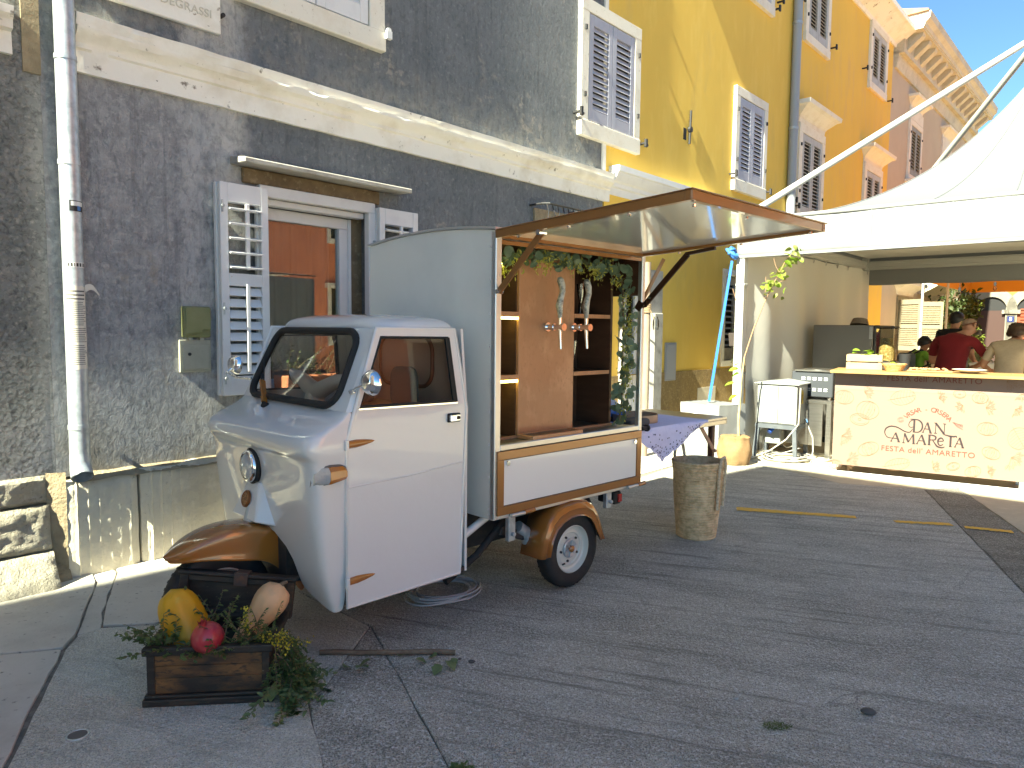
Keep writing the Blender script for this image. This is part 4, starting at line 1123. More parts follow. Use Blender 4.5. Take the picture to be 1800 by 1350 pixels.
stay_dark = mat('dark_brown_stay', (.045,.018,.010), .4, .2)
st = MB(); st.bar((1.262,-.014,1.655),(1.243,-.335,1.955), .014, .036); st.bar((1.262,-.004,1.68),(1.262,.03,1.63), .03, .05); st.bar((1.235,-.33,1.955),(1.235,-.52,1.975), .02, .02); st.build('flap_stay', stay_dark, van, bevel=.002)
st = MB()
for t in (.03, .10, .16): p = Vector((1.262,-.014,1.655)).lerp(Vector((1.243,-.335,1.955)), t); st.tube([p+Vector((-.012,0,0)), p+Vector((.012,0,0))], .008, 8)
st.build('stay_bolt', M_['chrome'], van)
st = MB(); st.bar((1.285,.03,1.66),(1.40,-.06,1.955), .010, .022); st.build('flap_stay', M_['caramel_metal'], van)
# fold-down table behind the box
tb = MB(); tb.box(1.285, 2.42, .03, .72, .838, .858); tb.box(1.285, 2.42, .03, .05, .805, .838); tb.box(2.40, 2.42, .03, .72, .805, .838)
rear_table = tb.build('folding_table', M_['steel'], van, bevel=.003)
tg = MB(); tg.box(2.335, 2.375, .10, .14, 0, .80); tg.build('table_leg', mat('dark_red_brown_leg', (.085,.03,.018), .5), rear_table, bevel=.004)
tg = MB(); tg.bar((2.15,.09,.80),(2.345,.09,.60), .008, .03); tg.tube([(2.345,.07,.60),(2.345,.10,.60)], .012, 8); tg.tube([(2.15,.07,.80),(2.15,.10,.80)], .012, 8); tg.box(2.345, 2.375, .09, .15, .80, .838); tg.build('table_brace', mat('copper_brown_strip', (.42,.24,.16), .5), rear_table)
kb = MB(); kb.tube([(1.29,-.0,.872),(1.34,-.0,.872)], .014, 10); kb.tube([(1.34,-.0,.872),(1.352,-.0,.872)], .024, 10); kb.build('latch_knob', M_['blackiron'], van)

# ---------------- cab
VC = .575
rows = [  # z, side u, front u, half width, squareness
 (.235,-.842,-.905,.505,7), (.30,-.842,-.935,.520,7), (.40,-.842,-.962,.533,8), (.60,-.842,-.990,.543,8.5), (.78,-.842,-1.008,.548,9),
 (.915,-.845,-1.018,.551,9), (.932,-.845,-1.024,.552,9), (.950,-.845,-1.043,.555,9), (.985,-.845,-1.052,.556,9), (1.02,-.845,-1.045,.554,8), (1.042,-.843,-1.02,.551,7), (1.060,-.838,-.985,.548,6),
 (1.085,-.828,-.915,.544,6), (1.110,-.818,-.868,.541,5), (1.130,-.811,-.840,.538,6)]
NT = 56
def cab_pt(row, t):
    z, us, uf, hw, n = row
    th = t*math.pi/2
    e = 2.0/n
    c = max(0.0, math.cos(th)); s = math.sin(th)
    return (us + (uf-us)*(c**e), VC + hw*math.copysign(abs(s)**e, s), z)
def zcut(v):
    d = abs(v-VC)
    if d < .17: return .60
    if d < .30: return .60 - .27*(d-.17)/.13
    return .33 - .095*min(1, (d-.30)/.20)
ts = [-1 + 2*i/NT for i in range(NT+1)]
sk = MB(); grid = []
for i, t in enumerate(ts):
    col = []
    for r in rows:
        col.append(list(cab_pt(r, t)))
    zc = zcut(col[0][1])
    for j in range(5):     # squeeze the lower rows up to the arch edge
        f_ = (col[j][2]-.235)/(.915-.235)
        zt = zc + (.915-zc)*f_
        # u, v at that height by interpolation along the unsqueezed rows
        for k in range(5):
            a, b2 = cab_pt(rows[k], t), cab_pt(rows[k+1], t)
            if a[2] <= zt <= b2[2] + 1e-6:
                g = (zt-a[2])/(b2[2]-a[2]); col[j] = [a[m]+(b2[m]-a[m])*g for m in range(3)]; break
    grid.append(col)
nr = len(rows)
sk.add([tuple(p) for c in grid for p in c], [(i*nr+j, (i+1)*nr+j, (i+1)*nr+j+1, i*nr+j+1) for i in range(NT) for j in range(nr-1)])
# turned-in lip along the lower edge
low = [c[0] for c in grid]
sk.add([tuple(p) for p in low] + [(p[0]+.03, VC+(p[1]-VC)*.97, p[2]-.0) for p in low], [(i, NT+1+i, NT+2+i, i+1) for i in range(NT)])
body = sk.build('cab_body', M_['van_white'], van, smooth=38)
sd = body.modifiers.new('s', 'SUBSURF'); sd.levels = 1; sd.render_levels = 1
# windscreen surround: flat sheet with a rounded opening
ZB, ZT = 1.130, 1.498
def ws(a, b, out=0.0):   # a across 0..1, b up 0..1
    hw = .525 + (.478-.525)*b
    return (-.834 + .172*b - out*.88 - .034*(1-(2*a-1)**2)*min(1, 4*(1-(2*min(1,max(0,b))-1)**2)*.3+.7), VC - hw + 2*hw*a, ZB + (ZT-ZB)*b + out*.45)
def rrect(a0, a1, b0, b1, r_a, r_b, n=6):
    pts = []
    for (ca, cb, s0) in ((a1-r_a, b1-r_b, 0), (a0+r_a, b1-r_b, 90), (a0+r_a, b0+r_b, 180), (a1-r_a, b0+r_b, 270)):
        for k in range(n+1):
            t = rad(s0 + 90*k/n); pts.append((ca+r_a*math.cos(t), cb+r_b*math.sin(t)))
    return pts
inner = rrect(.075, .925, .045, .955, .09, .20)
def outer_of(p):
    a, b = p
    da, db = a-.5, b-.5
    k = .5/max(abs(da), abs(db)); return (.5+da*k, .5+db*k)
sm = MB(); n = len(inner)
v = [ws(*p) for p in inner] + [ws(*outer_of(p)) for p in inner]
sm.add(v, [(i, (i+1) % n, n+(i+1) % n, n+i) for i in range(n)])
cnr = [ws(0,0), ws(1,0), ws(1,1), ws(0,1)]
for (a, b2) in ((0,0),(1,0),(1,1),(0,1)):
    near = sorted(range(n), key=lambda i: (Vector(v[n+i])-Vector(ws(a, b2))).length)[:2]
    sm.add([ws(a, b2), v[n+near[0]], v[n+near[1]]], [(0,1,2)])
# pillars from the screen back to the doors, both sides
for s in (0, 1):
    pa = [ws(s, k/6) for k in range(7)]
    pb = []
    for k in range(7):
        z = pa[k][2]; f_ = (z-1.0)/(1.496-1.0)
        ins = .03 + .028*max(0, (z-1.1)/.4)
        pb.append((-.842 + (.842-.668)*f_, ins if s == 0 else W_-ins, z))
    sm.add(pa + pb, [(k, k+1, 8+k, 7+k) for k in range(6)])
sm.build('windscreen_surround', M_['van_white'], van, smooth=40)
seal = MB(); seal.tube([Vector(ws(*p, .003)) for p in inner], .0185, 8, closed=True); 
scr = seal.build('windscreen_seal', M_['black'], van, smooth=60)
gm_ = MB(); rings = 7
gv = [ws(.5, .5, -.002)]
for k in range(1, rings+1): gv += [ws(.5+(p[0]-.5)*k/rings, .5+(p[1]-.5)*k/rings, -.002) for p in inner]
gf = [(0, 1+i, 1+(i+1) % n) for i in range(n)] + [(1+k*n+i, 1+(k+1)*n+i, 1+(k+1)*n+(i+1) % n, 1+k*n+(i+1) % n) for k in range(rings-1) for i in range(n)]
gm_.add(gv, gf); gm_.build('windscreen', M_['glass'], van, smooth=60)
wp = MB(); wa, wb2 = Vector(ws(.80,.0,.02)), Vector(ws(.90,.50,.02)); wp.tube([Vector(ws(.66,-.06,.03)), Vector(ws(.72,.1,.035)), Vector(ws(.80,.30,.03))], .006, 6)
wp.bar(ws(.70,.06,.02), ws(.90,.52,.02), .008, .016); wiper = wp.build('wiper', M_['black'], van)
wp = MB(); wp.bar(ws(.66,-.05,.022), ws(.76,.22,.03), .012, .03, up=(-.9,0,.45)); wp.build('wiper_arm', M_['caramel'], wiper)
wp = MB(); wp.tube([Vector(ws(.655,-.08,.0)), Vector(ws(.655,-.08,.03))], .016, 12); wp.tube([Vector(ws(.60,-.10,.0)), Vector(ws(.60,-.10,.01))], .008, 10); wp.build('wiper_spindle', M_['black'], van)
# roof shell
def roof_pt(u, w):
    # u: angle round, w: 0 rim .. 1 centre
    th = 2*math.pi*u
    n_ = 4.5; e = 2/n_
    cx, cy = math.cos(th), math.sin(th)
    x = math.copysign(abs(cx)**e, cx); y = math.copysign(abs(cy)**e, cy)
    prof = [(1.0, 0.0), (1.012, .004), (1.008, .014), (.985, .028), (.94, .043), (.85, .056), (.65, .068), (.35, .075), (0.0, .077)]
    r, h = prof[int(round(w*8))]
    ca = -.405
    return (ca + .262*x*r, VC + .512*y*r, 1.494 + h)
rfm = MB(); rfm.grid(roof_pt, 64, 8, closeu=True)
rfm.build('cab_roof', M_['van_white'], van, smooth=50)
# rain lip
rl = MB(); rl.tube([roof_pt(k/64, 0) for k in range(64)], .0075, 6, closed=True); rl.build('rain_gutter', M_['van_white'], van, smooth=60)
# doors (near and far)
OUT = [(-.842,.268),(-.205,.276),(-.168,1.10),(-.228,1.494),(-.668,1.496),(-.842,1.0)]
WIN = [(-.775,1.150),(-.232,1.142),(-.268,1.455),(-.652,1.458)]
def side_v(z): return .030 + .028*max(0, (z-1.1)/.4)
def make_door(near):
    def P(p, out=0.0):
        vv_ = side_v(p[1]) - out
        return (p[0], vv_ if near else W_-vv_, p[1])
    m = MB()
    lo = [(-.842,.268),(-.205,.276),(-.168,1.10),(-.173,1.132),(-.232,1.142),(-.775,1.150),(-.800,1.122),(-.842,1.0)]
    def panel(poly):
        k = len(poly)
        m.add([P(p, .008) for p in poly] + [P(p, -.012) for p in poly], [tuple(range(k)), tuple(range(2*k-1, k-1, -1))] + [(i, (i+1) % k, k+(i+1) % k, k+i) for i in range(k)])
    panel(lo)
    panel([(-.173,1.132),(-.228,1.494),(-.268,1.455),(-.232,1.142)])
    panel([(-.228,1.494),(-.668,1.496),(-.652,1.458),(-.268,1.455)])
    panel([(-.668,1.496),(-.800,1.122),(-.775,1.150),(-.652,1.458)])
    d_ = m.build('door', M_['van_door'], van)
    tr_ = MB(); o = OUT
    tr_.tube([P((-.846,.262),.004), P((-.203,.270),.004), P((-.190,.276+.3),.004), P((-.164,1.10),.004), P((-.224,1.498),.004), P((-.672,1.500),.004), P((-.848,1.0),.004)], .0095, 8, closed=True)
    tr_.build('door_piping', M_['van_white'], d_, smooth=60)
    sl = MB(); sl.tube([P(WIN[0],.006), P(WIN[1],.006), P(WIN[2],.006), P(WIN[3],.006)], .008, 6, closed=True); sl.bar(P((-.775,1.150),.007), P((-.232,1.142),.007), .012, .016); sl.bar(P((-.236,1.142),.007), P((-.272,1.455),.007), .012, .026, up=(1,0,0)); sl.build('window_seal', M_['black'], d_)
    q = MB(); q.add([P(p, .0) for p in WIN], [(0,1,2,3)]); q.build('pane', M_['glass'], d_)
    if near:
        sw_ = MB(); sw_.tube([P((-.835,.800),.0055), P((-.5,.812),.0068), P((-.185,.838),.0055)], .0045, 8); sw_.build('pressed_crease', M_['van_door'], d_, smooth=60)
    al = MB(); al.bar(P((-.785,1.142),.010), P((-.225,1.136),.010), .006, .007); al.build('window_trim', M_['chrome'], d_)
    if near:
        hd = MB(); hd.box(-.288, -.212, .010, .026, 1.042, 1.086); hd.build('handle_plate', M_['black'], d_, bevel=.004)
        hd = MB(); hd.box(-.283, -.247, -.006, .012, 1.047, 1.081); hd.box(-.247, -.217, .004, .014, 1.047, 1.081); hd.build('handle', M_['chrome'], d_, bevel=.004)
        MB().tube([(-.232,.000,1.064),(-.232,.006,1.064)], .0095, 12).build('lock', M_['black'], d_)
        for z in (.99, .378):
            h_ = MB()
            k = 10; vts = []
            prof = [(-.845,.017),(-.80,.0185),(-.76,.014),(-.72,.007),(-.705,.001)]
            v_ = []
            for (u, r) in prof:
                for j in range(8):
                    an = 2*math.pi*j/8
                    v_.append((u, side_v(z)-.008-max(0, .012*math.cos(an))*(r/.018), z + (u+.845)*.045*(1) + r*math.sin(an)))
            h_.add(v_, [(i*8+j, i*8+(j+1) % 8, (i+1)*8+(j+1) % 8, (i+1)*8+j) for i in range(len(prof)-1) for j in range(8)] + [tuple(range(8))])
            h_.build('hinge', M_['caramel'], d_, smooth=40)
            MB().tube([(-.852,.014,z-.022),(-.852,.014,z+.022)], .011, 10).build('hinge_pin', M_['van_white'], d_, smooth=50)
    return d_
make_door(True); make_door(False)
sm_ = MB(); sm_.tube([(-.905,.045,.93),(-.868,.030,.935)], .003, 6); sm_.build('panel_seam', M_['black'], van)
# rear pillar strips and back wall of the cab
for s in (0, 1):
    m = MB(); k = []
    for (u, z) in ((-.205,.262),(-.164,1.10),(-.224,1.5)): k.append((u, z))
    pts = []
    for (u, z) in k:
        vv_ = side_v(z); pts.append((u+.004, vv_ if s == 0 else W_-vv_, z))
    q = [(p[0]+.035, p[1]+(.025 if s == 0 else -.025), p[2]) for p in pts]
    m.add(pts+q, [(0,1,4,3),(1,2,5,4)])
    m.build('rear_pillar', M_['van_white'], van, smooth=30)
bw = MB(); bw.prism([(.05,.26),(W_-.05,.26),(W_-.05,1.1),(W_-.09,1.5),(.09,1.5),(.05,1.1)], 'x', -.150, -.135); bw.build('cab_back', M_['van_white'], van)
bw = MB(); bw.prism([(.10,.30),(W_-.10,.30),(W_-.10,1.1),(W_-.14,1.485),(.14,1.485),(.10,1.1)], 'x', -.160, -.152); bw.build('cab_lining', M_['cab_lining'], van)
rw = rrect(.30, .78, 1.19, 1.46, .09, .09)
rr = MB(); rr.tube([(-.166, p[0], p[1]) for p in rw], .012, 8, closed=True); rr.build('rear_window_seal', mat('rust_seal', (.36,.10,.05), .5), van, smooth=60)
rr = MB(); rr.prism(rw, 'x', -.168, -.163); rr.build('rear_window', mat('rosy_rear_pane', (.80,.42,.31), .25), van)
fl = MB(); fl.box(-.84, -.15, .05, W_-.05, .262, .285); fl.build('cab_floor', M_['chassis'], van)
fw = MB(); fw.prism([(-.90,.60),(-.80,.60),(-.78,1.04),(-.84,1.09),(-.96,1.04)], 'y', .09, W_-.09); fw.build('dashboard', mat('cream_dashboard', (.55,.52,.46), .5), van, bevel=.02, seg=2)
dk = MB(); dk.prism([(-.955,.30),(-.80,.30),(-.80,.60),(-.955,.60)], 'y', VC-.19, VC+.19); dk.build('wheel_well', M_['chassis'], van)
se = MB(); se.box(-.42, -.17, .12, W_-.12, .62, .74); se.box(-.24, -.17, .14, W_-.14, .74, 1.10); seat = se.build('seat', M_['tan'], van, bevel=.03, seg=3)
for k in range(7): MB().box(-.248, -.236, .16, W_-.16, .77+k*.045, .80+k*.045).build('seat_rib', M_['tan'], seat, bevel=.004)
for v0 in (.30, .70):
    q = MB(); q.prism(rrect(v0, v0+.20, 1.08, 1.30, .06, .07), 'x', -.30, -.25); q.build('headrest', mat('grey_headrest', (.12,.115,.11), .7) if 'grey_headrest' not in bpy.data.materials else bpy.data.materials['grey_headrest'], van, bevel=.012, seg=2)
cream = mat('cream_bar', (.70,.68,.62), .3, coat=.6)
sc = MB(); sc.tube([(-.62,VC-.36,1.20),(-.66,VC-.30,1.26),(-.68,VC-.18,1.24),(-.69,VC,1.17),(-.68,VC+.18,1.24),(-.66,VC+.30,1.26),(-.62,VC+.36,1.2)], [.012,.022,.034,.05,.034,.022,.012], 12); sc.tube([(-.69,VC,1.17),(-.80,VC,.85)], .05, 12); sc.build('handlebar', cream, van, smooth=60)
for s in (-1, 1): MB().tube([(-.66,VC+s*.30,1.26),(-.60,VC+s*.43,1.225)], .019, 10).build('grip', M_['black'], van)

# headlight, badge wedge, indicator, mirrors
HL = Matrix.Translation((-1.012, VC+.02, .838)) @ Matrix.Rotation(rad(-90), 4, 'Y')
m = MB(); m.lathe([(.0,-.02),(.083,-.02),(.086,.012),(.074,.026)], 32, HL); m.build('headlight_ring', M_['black'], van, smooth=40)
m = MB(); m.lathe([(.074,.010),(.078,.024),(.070,.038),(.062,.040)], 32, HL); hl = m.build('headlight', M_['chrome'], van, smooth=50)
m = MB(); m.lathe([(.063,.034),(.05,.044),(.025,.050),(.0,.052)], 32, HL); m.build('lens', M_['lens'], hl, smooth=60)
wdg = MB()
A_ = [(-1.018, VC-.045, .765), (-1.018, VC+.065, .765), (-1.075, VC+.135, .598), (-1.062, VC-.09, .590)]
B_ = [(-.99, VC-.065, .77), (-.99, VC+.09, .77), (-.975, VC+.185, .575), (-.965, VC-.165, .565)]
wdg.add(A_+B_, [(0,1,2,3),(0,4,5,1),(1,5,6,2),(2,6,7,3),(3,7,4,0)])
wdg.build('nose_wedge', M_['van_white'], van, bevel=.008, seg=2)
nrm = (Vector(A_[1])-Vector(A_[0])).cross(Vector(A_[3])-Vector(A_[0])).normalized()
if nrm.x > 0: nrm = -nrm
BD = Matrix.Translation(Vector((-1.046, VC+.022, .682))+nrm*.0) @ nrm.to_track_quat('Z', 'Y').to_matrix().to_4x4()
m = MB(); m.lathe([(0,.008),(.030,.008),(.034,.012),(.040,.008),(.041,0)], 28, BD); bd = m.build('badge', mat('bronze_badge', (.22,.075,.02), .4, .3), van, smooth=40)
m = MB(); m.lathe([(.024,.0095),(.026,.0105),(.028,.0095)], 28, BD)
for k in range(10): a = 2*math.pi*k/10; m.bar(BD @ Vector((.008*math.cos(a), .008*math.sin(a), .009)), BD @ Vector((.022*math.cos(a), .022*math.sin(a), .009)), .003, .003)
m.build('badge_relief', mat('bronze_relief', (.45,.24,.11), .4, .4), bd)
ind = MB(); a = cab_pt((.85,-.843,-1.012,.55,5.5), -.86)
iu = [(-.995,.855,.031),(-.965,.866,.036),(-.93,.872,.036),(-.88,.875,.030),(-.862,.872,.022)]
def indic(pts, out, name, m, parent=van):
    q = MB(); v_ = []
    for (u, z, h) in pts:
        v0 = .020 + max(0, (-.94-u))*1.0
        for (dv_, dz) in ((.03,-h),(-out*.6,-h),(-out,-h*.5),(-out,h*.5),(-out*.6,h),(.03,h)): v_.append((u, v0+dv_, z+dz))
    k = len(pts)
    q.add(v_, [(i*6+j, i*6+(j+1) % 6, (i+1)*6+(j+1) % 6, (i+1)*6+j) for i in range(k-1) for j in range(6)] + [tuple(range(6)), tuple((k-1)*6+j for j in range(5,-1,-1))])
    return q.build(name, m, parent, smooth=35)
base = indic([(u+(-.004 if i == 0 else .004 if i == 4 else 0), z, h+.005) for i, (u, z, h) in enumerate(iu)], .018, 'indicator', mat('grey_lamp_base', (.12,.11,.10), .5))
indic([(-.993,.856,.030),(-.965,.866,.035),(-.945,.869,.036)], .036, 'clear_lens', M_['lens'], base)
indic([(-.944,.869,.036),(-.93,.872,.036),(-.88,.875,.030),(-.866,.872,.022)], .036, 'amber_lens', M_['amber'], base)
def mirror(base_p, arm, head, name):
    m = MB(); m.tube([base_p]+arm+[head], .0065, 8); m.tube([base_p, Vector(base_p)+Vector((-.004,0,.012))], .016, 10)
    mr_ = m.build('mirror', M_['chrome'], van, smooth=50)
    T = Matrix.Translation(head) @ Matrix.Rotation(rad(-90), 4, 'Y') @ Matrix.Rotation(rad(12), 4, 'X')
    h = MB(); h.lathe([(.0,.030),(.025,.028),(.045,.018),(.056,.0),(.057,-.006),(.053,-.008)], 28, T); h.build('mirror_shell', M_['chrome'], mr_, smooth=60)
    g_ = MB(); g_.lathe([(.053,-.007),(.0,-.007)], 28, T); g_.build('mirror_glass', M_['chrome'], mr_)
mirror((-.795,.055,1.215), [(-.80,.02,1.235)], (-.765,-.045,1.262), 'near')
mirror((-.79,W_-.055,1.215), [(-.83,W_+.06,1.22),(-.85,W_+.13,1.245)], (-.80,W_+.14,1.285), 'far')

# ---------------- wheels and mudguards
def wheel(c, r, wd, side, name, front=False):
    """axis along v; side -1 shows the outer face to the camera"""
    T = Matrix.Translation(c) @ Matrix.Rotation(rad(90), 4, 'X')      # local z -> -v
    rr_ = r*.60
    prof = [(rr_, -wd*.40), (r*.80, -wd*.52), (r*.93, -wd*.46), (r*.985, -wd*.30), (r, -wd*.12), (r, wd*.12), (r*.985, wd*.30), (r*.93, wd*.46), (r*.80, wd*.52), (rr_, wd*.40)]
    w_ = bpy.data.objects.new(name, None); COL.objects.link(w_); w_.parent = van
    m = MB(); m.lathe(prof, 56, T); m.build('tyre', M_['tyre'], w_, smooth=50)
    g = MB()
    for k in range(44):
        a = 2*math.pi*k/44
        for s in (-1, 1):
            v_ = []
            for (rr2, da, zz) in ((r+.0025, 0, .05*s),(r+.0025, .055, .05*s),(r*.985+.002, .085, .42*wd*s/wd*.9),(r*.985+.002, .03, .42*s*.9)):
                z_ = zz*wd if abs(zz) < .2 else .33*wd*s
                v_.append((rr2*math.cos(a+da+(.07 if s > 0 else 0)), rr2*math.sin(a+da+(.07 if s > 0 else 0)), z_))
            g.add([tuple(T @ Vector(p)) for p in v_], [(0,1,2,3)])
    tro = g.build('tyre_tread', M_['tyre'], w_); tro['kind'] = 'stuff'
    q = MB(); q.lathe([(rr_*1.05, wd*.40), (rr_*1.0, wd*.44), (rr_*.97, wd*.36), (rr_*.95, wd*.20), (rr_*.90, wd*.14), (rr_*.82, wd*.13), (rr_*.78, wd*.18), (rr_*.70, wd*.19), (rr_*.66, wd*.13), (rr_*.60, wd*.12), (rr_*.34, wd*.14), (rr_*.30, wd*.20), (0, wd*.20)], 48, T); rim_ = q.build('rim', M_['rim'], w_, smooth=40)
    hub = MB(); hub.lathe([(rr_*.42, wd*.15), (rr_*.42, wd*.22), (rr_*.36, wd*.26), (rr_*.33, wd*.24), (0, wd*.23)], 32, T)
    for k in range(6):
        a = 2*math.pi*k/6+.3
        hub.bar(T @ Vector((rr_*.10*math.cos(a), rr_*.10*math.sin(a), wd*.27)), T @ Vector((rr_*.38*math.cos(a), rr_*.38*math.sin(a), wd*.26)), .007, .006)
    hub.build('hub', M_['zinc'], w_, smooth=40)
    hc = MB(); hc.lathe([(rr_*.14, wd*.24), (rr_*.15, wd*.36), (rr_*.11, wd*.42), (0, wd*.44)], 20, T); hc.build('hub_cap', M_['caramel'], w_, smooth=45)
    nt_ = MB()
    for k in range(5):
        a = 2*math.pi*k/5+.75
        nt_.tube([T @ Vector((rr_*.55*math.cos(a), rr_*.55*math.sin(a), wd*.12)), T @ Vector((rr_*.55*math.cos(a), rr_*.55*math.sin(a), wd*.20))], .0075, 8)
    a = rad(232); nt_.tube([T @ Vector((rr_*.78*math.cos(a), rr_*.78*math.sin(a), wd*.2)), T @ Vector((rr_*.70*math.cos(a), rr_*.70*math.sin(a), wd*.34))], .005, 6)
    nt_.build('wheel_nuts', M_['chassis'], w_)
    return w_
wheel((.622, .030, .226), .226, .105, -1, 'rear_wheel')
wheel((.622, W_-.03, .226), .226, .105, 1, 'rear_wheel')
wheel((-1.20, VC, .243), .243, .105, -1, 'front_wheel')
def rear_guard(near):
    sgn = 1 if near else -1; vo = -.052 if near else W_+.052
    O = [(.318,.235),(.345,.36),(.385,.435),(.445,.487),(.52,.508),(.62,.515),(.705,.508),(.765,.475),(.812,.415),(.85,.335),(.888,.248)]
    I = [(.388,.237),(.408,.32),(.445,.380),(.50,.415),(.56,.430),(.62,.432),(.68,.423),(.735,.395),(.775,.345),(.805,.29),(.832,.246)]
    k = len(O); m = MB(); v_ = []
    for i in range(k):
        ou, oz = O[i]; iu_, iz = I[i]
        cu, cz = (.62, .226)
        v_ += [(ou, vo+sgn*.17, oz), (ou, vo+sgn*.022, oz), (ou+(cu-ou)*.03, vo+sgn*.006, oz+(cz-oz)*.03), (ou+(cu-ou)*.08, vo, oz+(cz-oz)*.08), (iu_+(ou-iu_)*.55, vo-sgn*.003, iz+(oz-iz)*.55), (iu_+(ou-iu_)*.45, vo+sgn*.002, iz+(oz-iz)*.45), (iu_+(ou-iu_)*.08, vo+sgn*.002, iz+(oz-iz)*.08), (iu_, vo-sgn*.005, iz), (iu_, vo+sgn*.012, iz)]
    c = 9
    m.add(v_, [(i*c+j, (i+1)*c+j, (i+1)*c+j+1, i*c+j+1) for i in range(k-1) for j in range(c-1)])
    o = m.build('rear_mudguard', M_['caramel'], van, smooth=35)
    s = o.modifiers.new('t', 'SOLIDIFY'); s.thickness = .004
    return o
rear_guard(True); rear_guard(False)
path = [(-.800,.215),(-.803,.30),(-.820,.385),(-.856,.462),(-.912,.525),(-.988,.568),(-1.07,.588),(-1.155,.588),(-1.23,.580),(-1.30,.560),(-1.355,.535),(-1.405,.505),(-1.435,.486)]
hs = [.04,.09,.13,.15,.16,.165,.165,.155,.135,.108,.080,.052,.034]
ws_ = [.095,.10,.105,.108,.11,.112,.112,.112,.11,.105,.092,.066,.02]
m = MB(); v_ = []; c = 15
for i, (u, z) in enumerate(path):
    a = path[max(i-1, 0)]; b2 = path[min(i+1, len(path)-1)]
    t = Vector((b2[0]-a[0], b2[1]-a[1])).normalized(); nn = Vector((t.y, -t.x))
    if nn.dot(Vector((-1.18-u, .25-z))) < 0: nn = -nn
    h, w = hs[i], ws_[i]
    sec = [(-w*1.03, h), (-w*1.05, h-.006), (-w, h*.8), (-w*1.0, h*.5), (-w*.985, .030), (-w*.93, .010), (-w*.55, .001), (0, -.003), (w*.55, .001), (w*.93, .010), (w*.985, .030), (w*1.0, h*.5), (w, h*.8), (w*1.05, h-.006), (w*1.03, h)]
    for (dv_, dn) in sec: v_.append((u+nn.x*dn, VC+dv_, z+nn.y*dn))
m.add(v_, [(i*c+j, (i+1)*c+j, (i+1)*c+j+1, i*c+j+1) for i in range(len(path)-1) for j in range(c-1)])
o = m.build('front_mudguard', M_['caramel'], van, smooth=45); s = o.modifiers.new('s', 'SUBSURF'); s.levels = 1; s.render_levels = 2
fk = MB(); fk.tube([(-1.02,VC,.66),(-1.05,VC,.55)], .032, 14); fk.build('steering_post', M_['zinc'], van, smooth=60)
fk = MB(); fk.bar((-1.10,VC+.085,.52),(-1.195,VC+.075,.22), .02, .04); fk.build('front_fork', M_['chassis'], van)
# chassis under the box
ch = MB(); ch.box(-.15, 1.2, .28, .34, .40, .50); ch.box(-.15, 1.2, .80, .86, .40, .50); ch.box(.1, .5, .35, .8, .25, .46); ch.tube([(.622,.08,.226),(.622,W_-.08,.226)], .028, 12); ch.bar((.15,.12,.40),(.60,.10,.25), .05, .05); ch.bar((.95,.15,.44),(.66,.12,.25), .04, .04); ch.box(.45, .85, .3, .8, .28, .5)
ch.build('chassis', M_['chassis'], van, bevel=.006)
ch = MB(); ch.tube([(-.30,.16,.30),(.12,.14,.50)], .021, 12); ch.build('chassis_tube', M_['van_white'], van, smooth=60)
ch = MB(); ch.tube([(-.22,.12,.20),(.0,.12,.30),(.22,.12,.47)], .020, 10); ch.build('hose', M_['black'], van, smooth=60)
ch = MB(); ch.box(.135, .185, .02, .05, .36, .505); ch.tube([(.16,.0,.40),(.16,.06,.40)], .013, 8); ch.box(.97, 1.02, .02, .05, .40, .505); ch.tube([(1.0,.0,.44),(1.0,.06,.44)], .013, 8); ch.build('mounting_bracket', M_['zinc'], van, bevel=.003)
ch = MB(); ch.tube([(.28,.10,.40),(.34,.10,.36),(.36,.10,.30)], .035, 12); ch.build('shock_absorber', M_['zinc'], van, smooth=60)
ch = MB(); ch.box(1.05, 1.12, .02, .16, .41, .49); tl = ch.build('tail_lamp', M_['black'], van, bevel=.008)
ch = MB(); ch.box(1.119, 1.126, .03, .15, .42, .48); ch.box(1.08, 1.115, .012, .02, .425, .475); ch.build('red_lens', mat('red_lens', (.35,.02,.015), .15, coat=1), tl)

# cable coil lying under the cab
cc = thing('cable_coil', 'grey cable lying coiled on the ground under the van cab', 'cable', VW(-.02, .40, 0), VANROT)
m = MB(); rnd = random.Random(3)
pts = []
for k in range(180):
    a = k*.30; rr2 = .19+.02*math.sin(k*.19)+.012*math.sin(k*.53)
    pts.append((rr2*math.cos(a)+.03*math.sin(k*.05), rr2*.8*math.sin(a), .010+.0016*(k/14)+.012*abs(math.sin(a*.5+k*.02))))
m.tube(pts, .0055, 6); m.build('coiled_cable', mat('grey_cable', (.38,.39,.40), .5), cc, smooth=60)
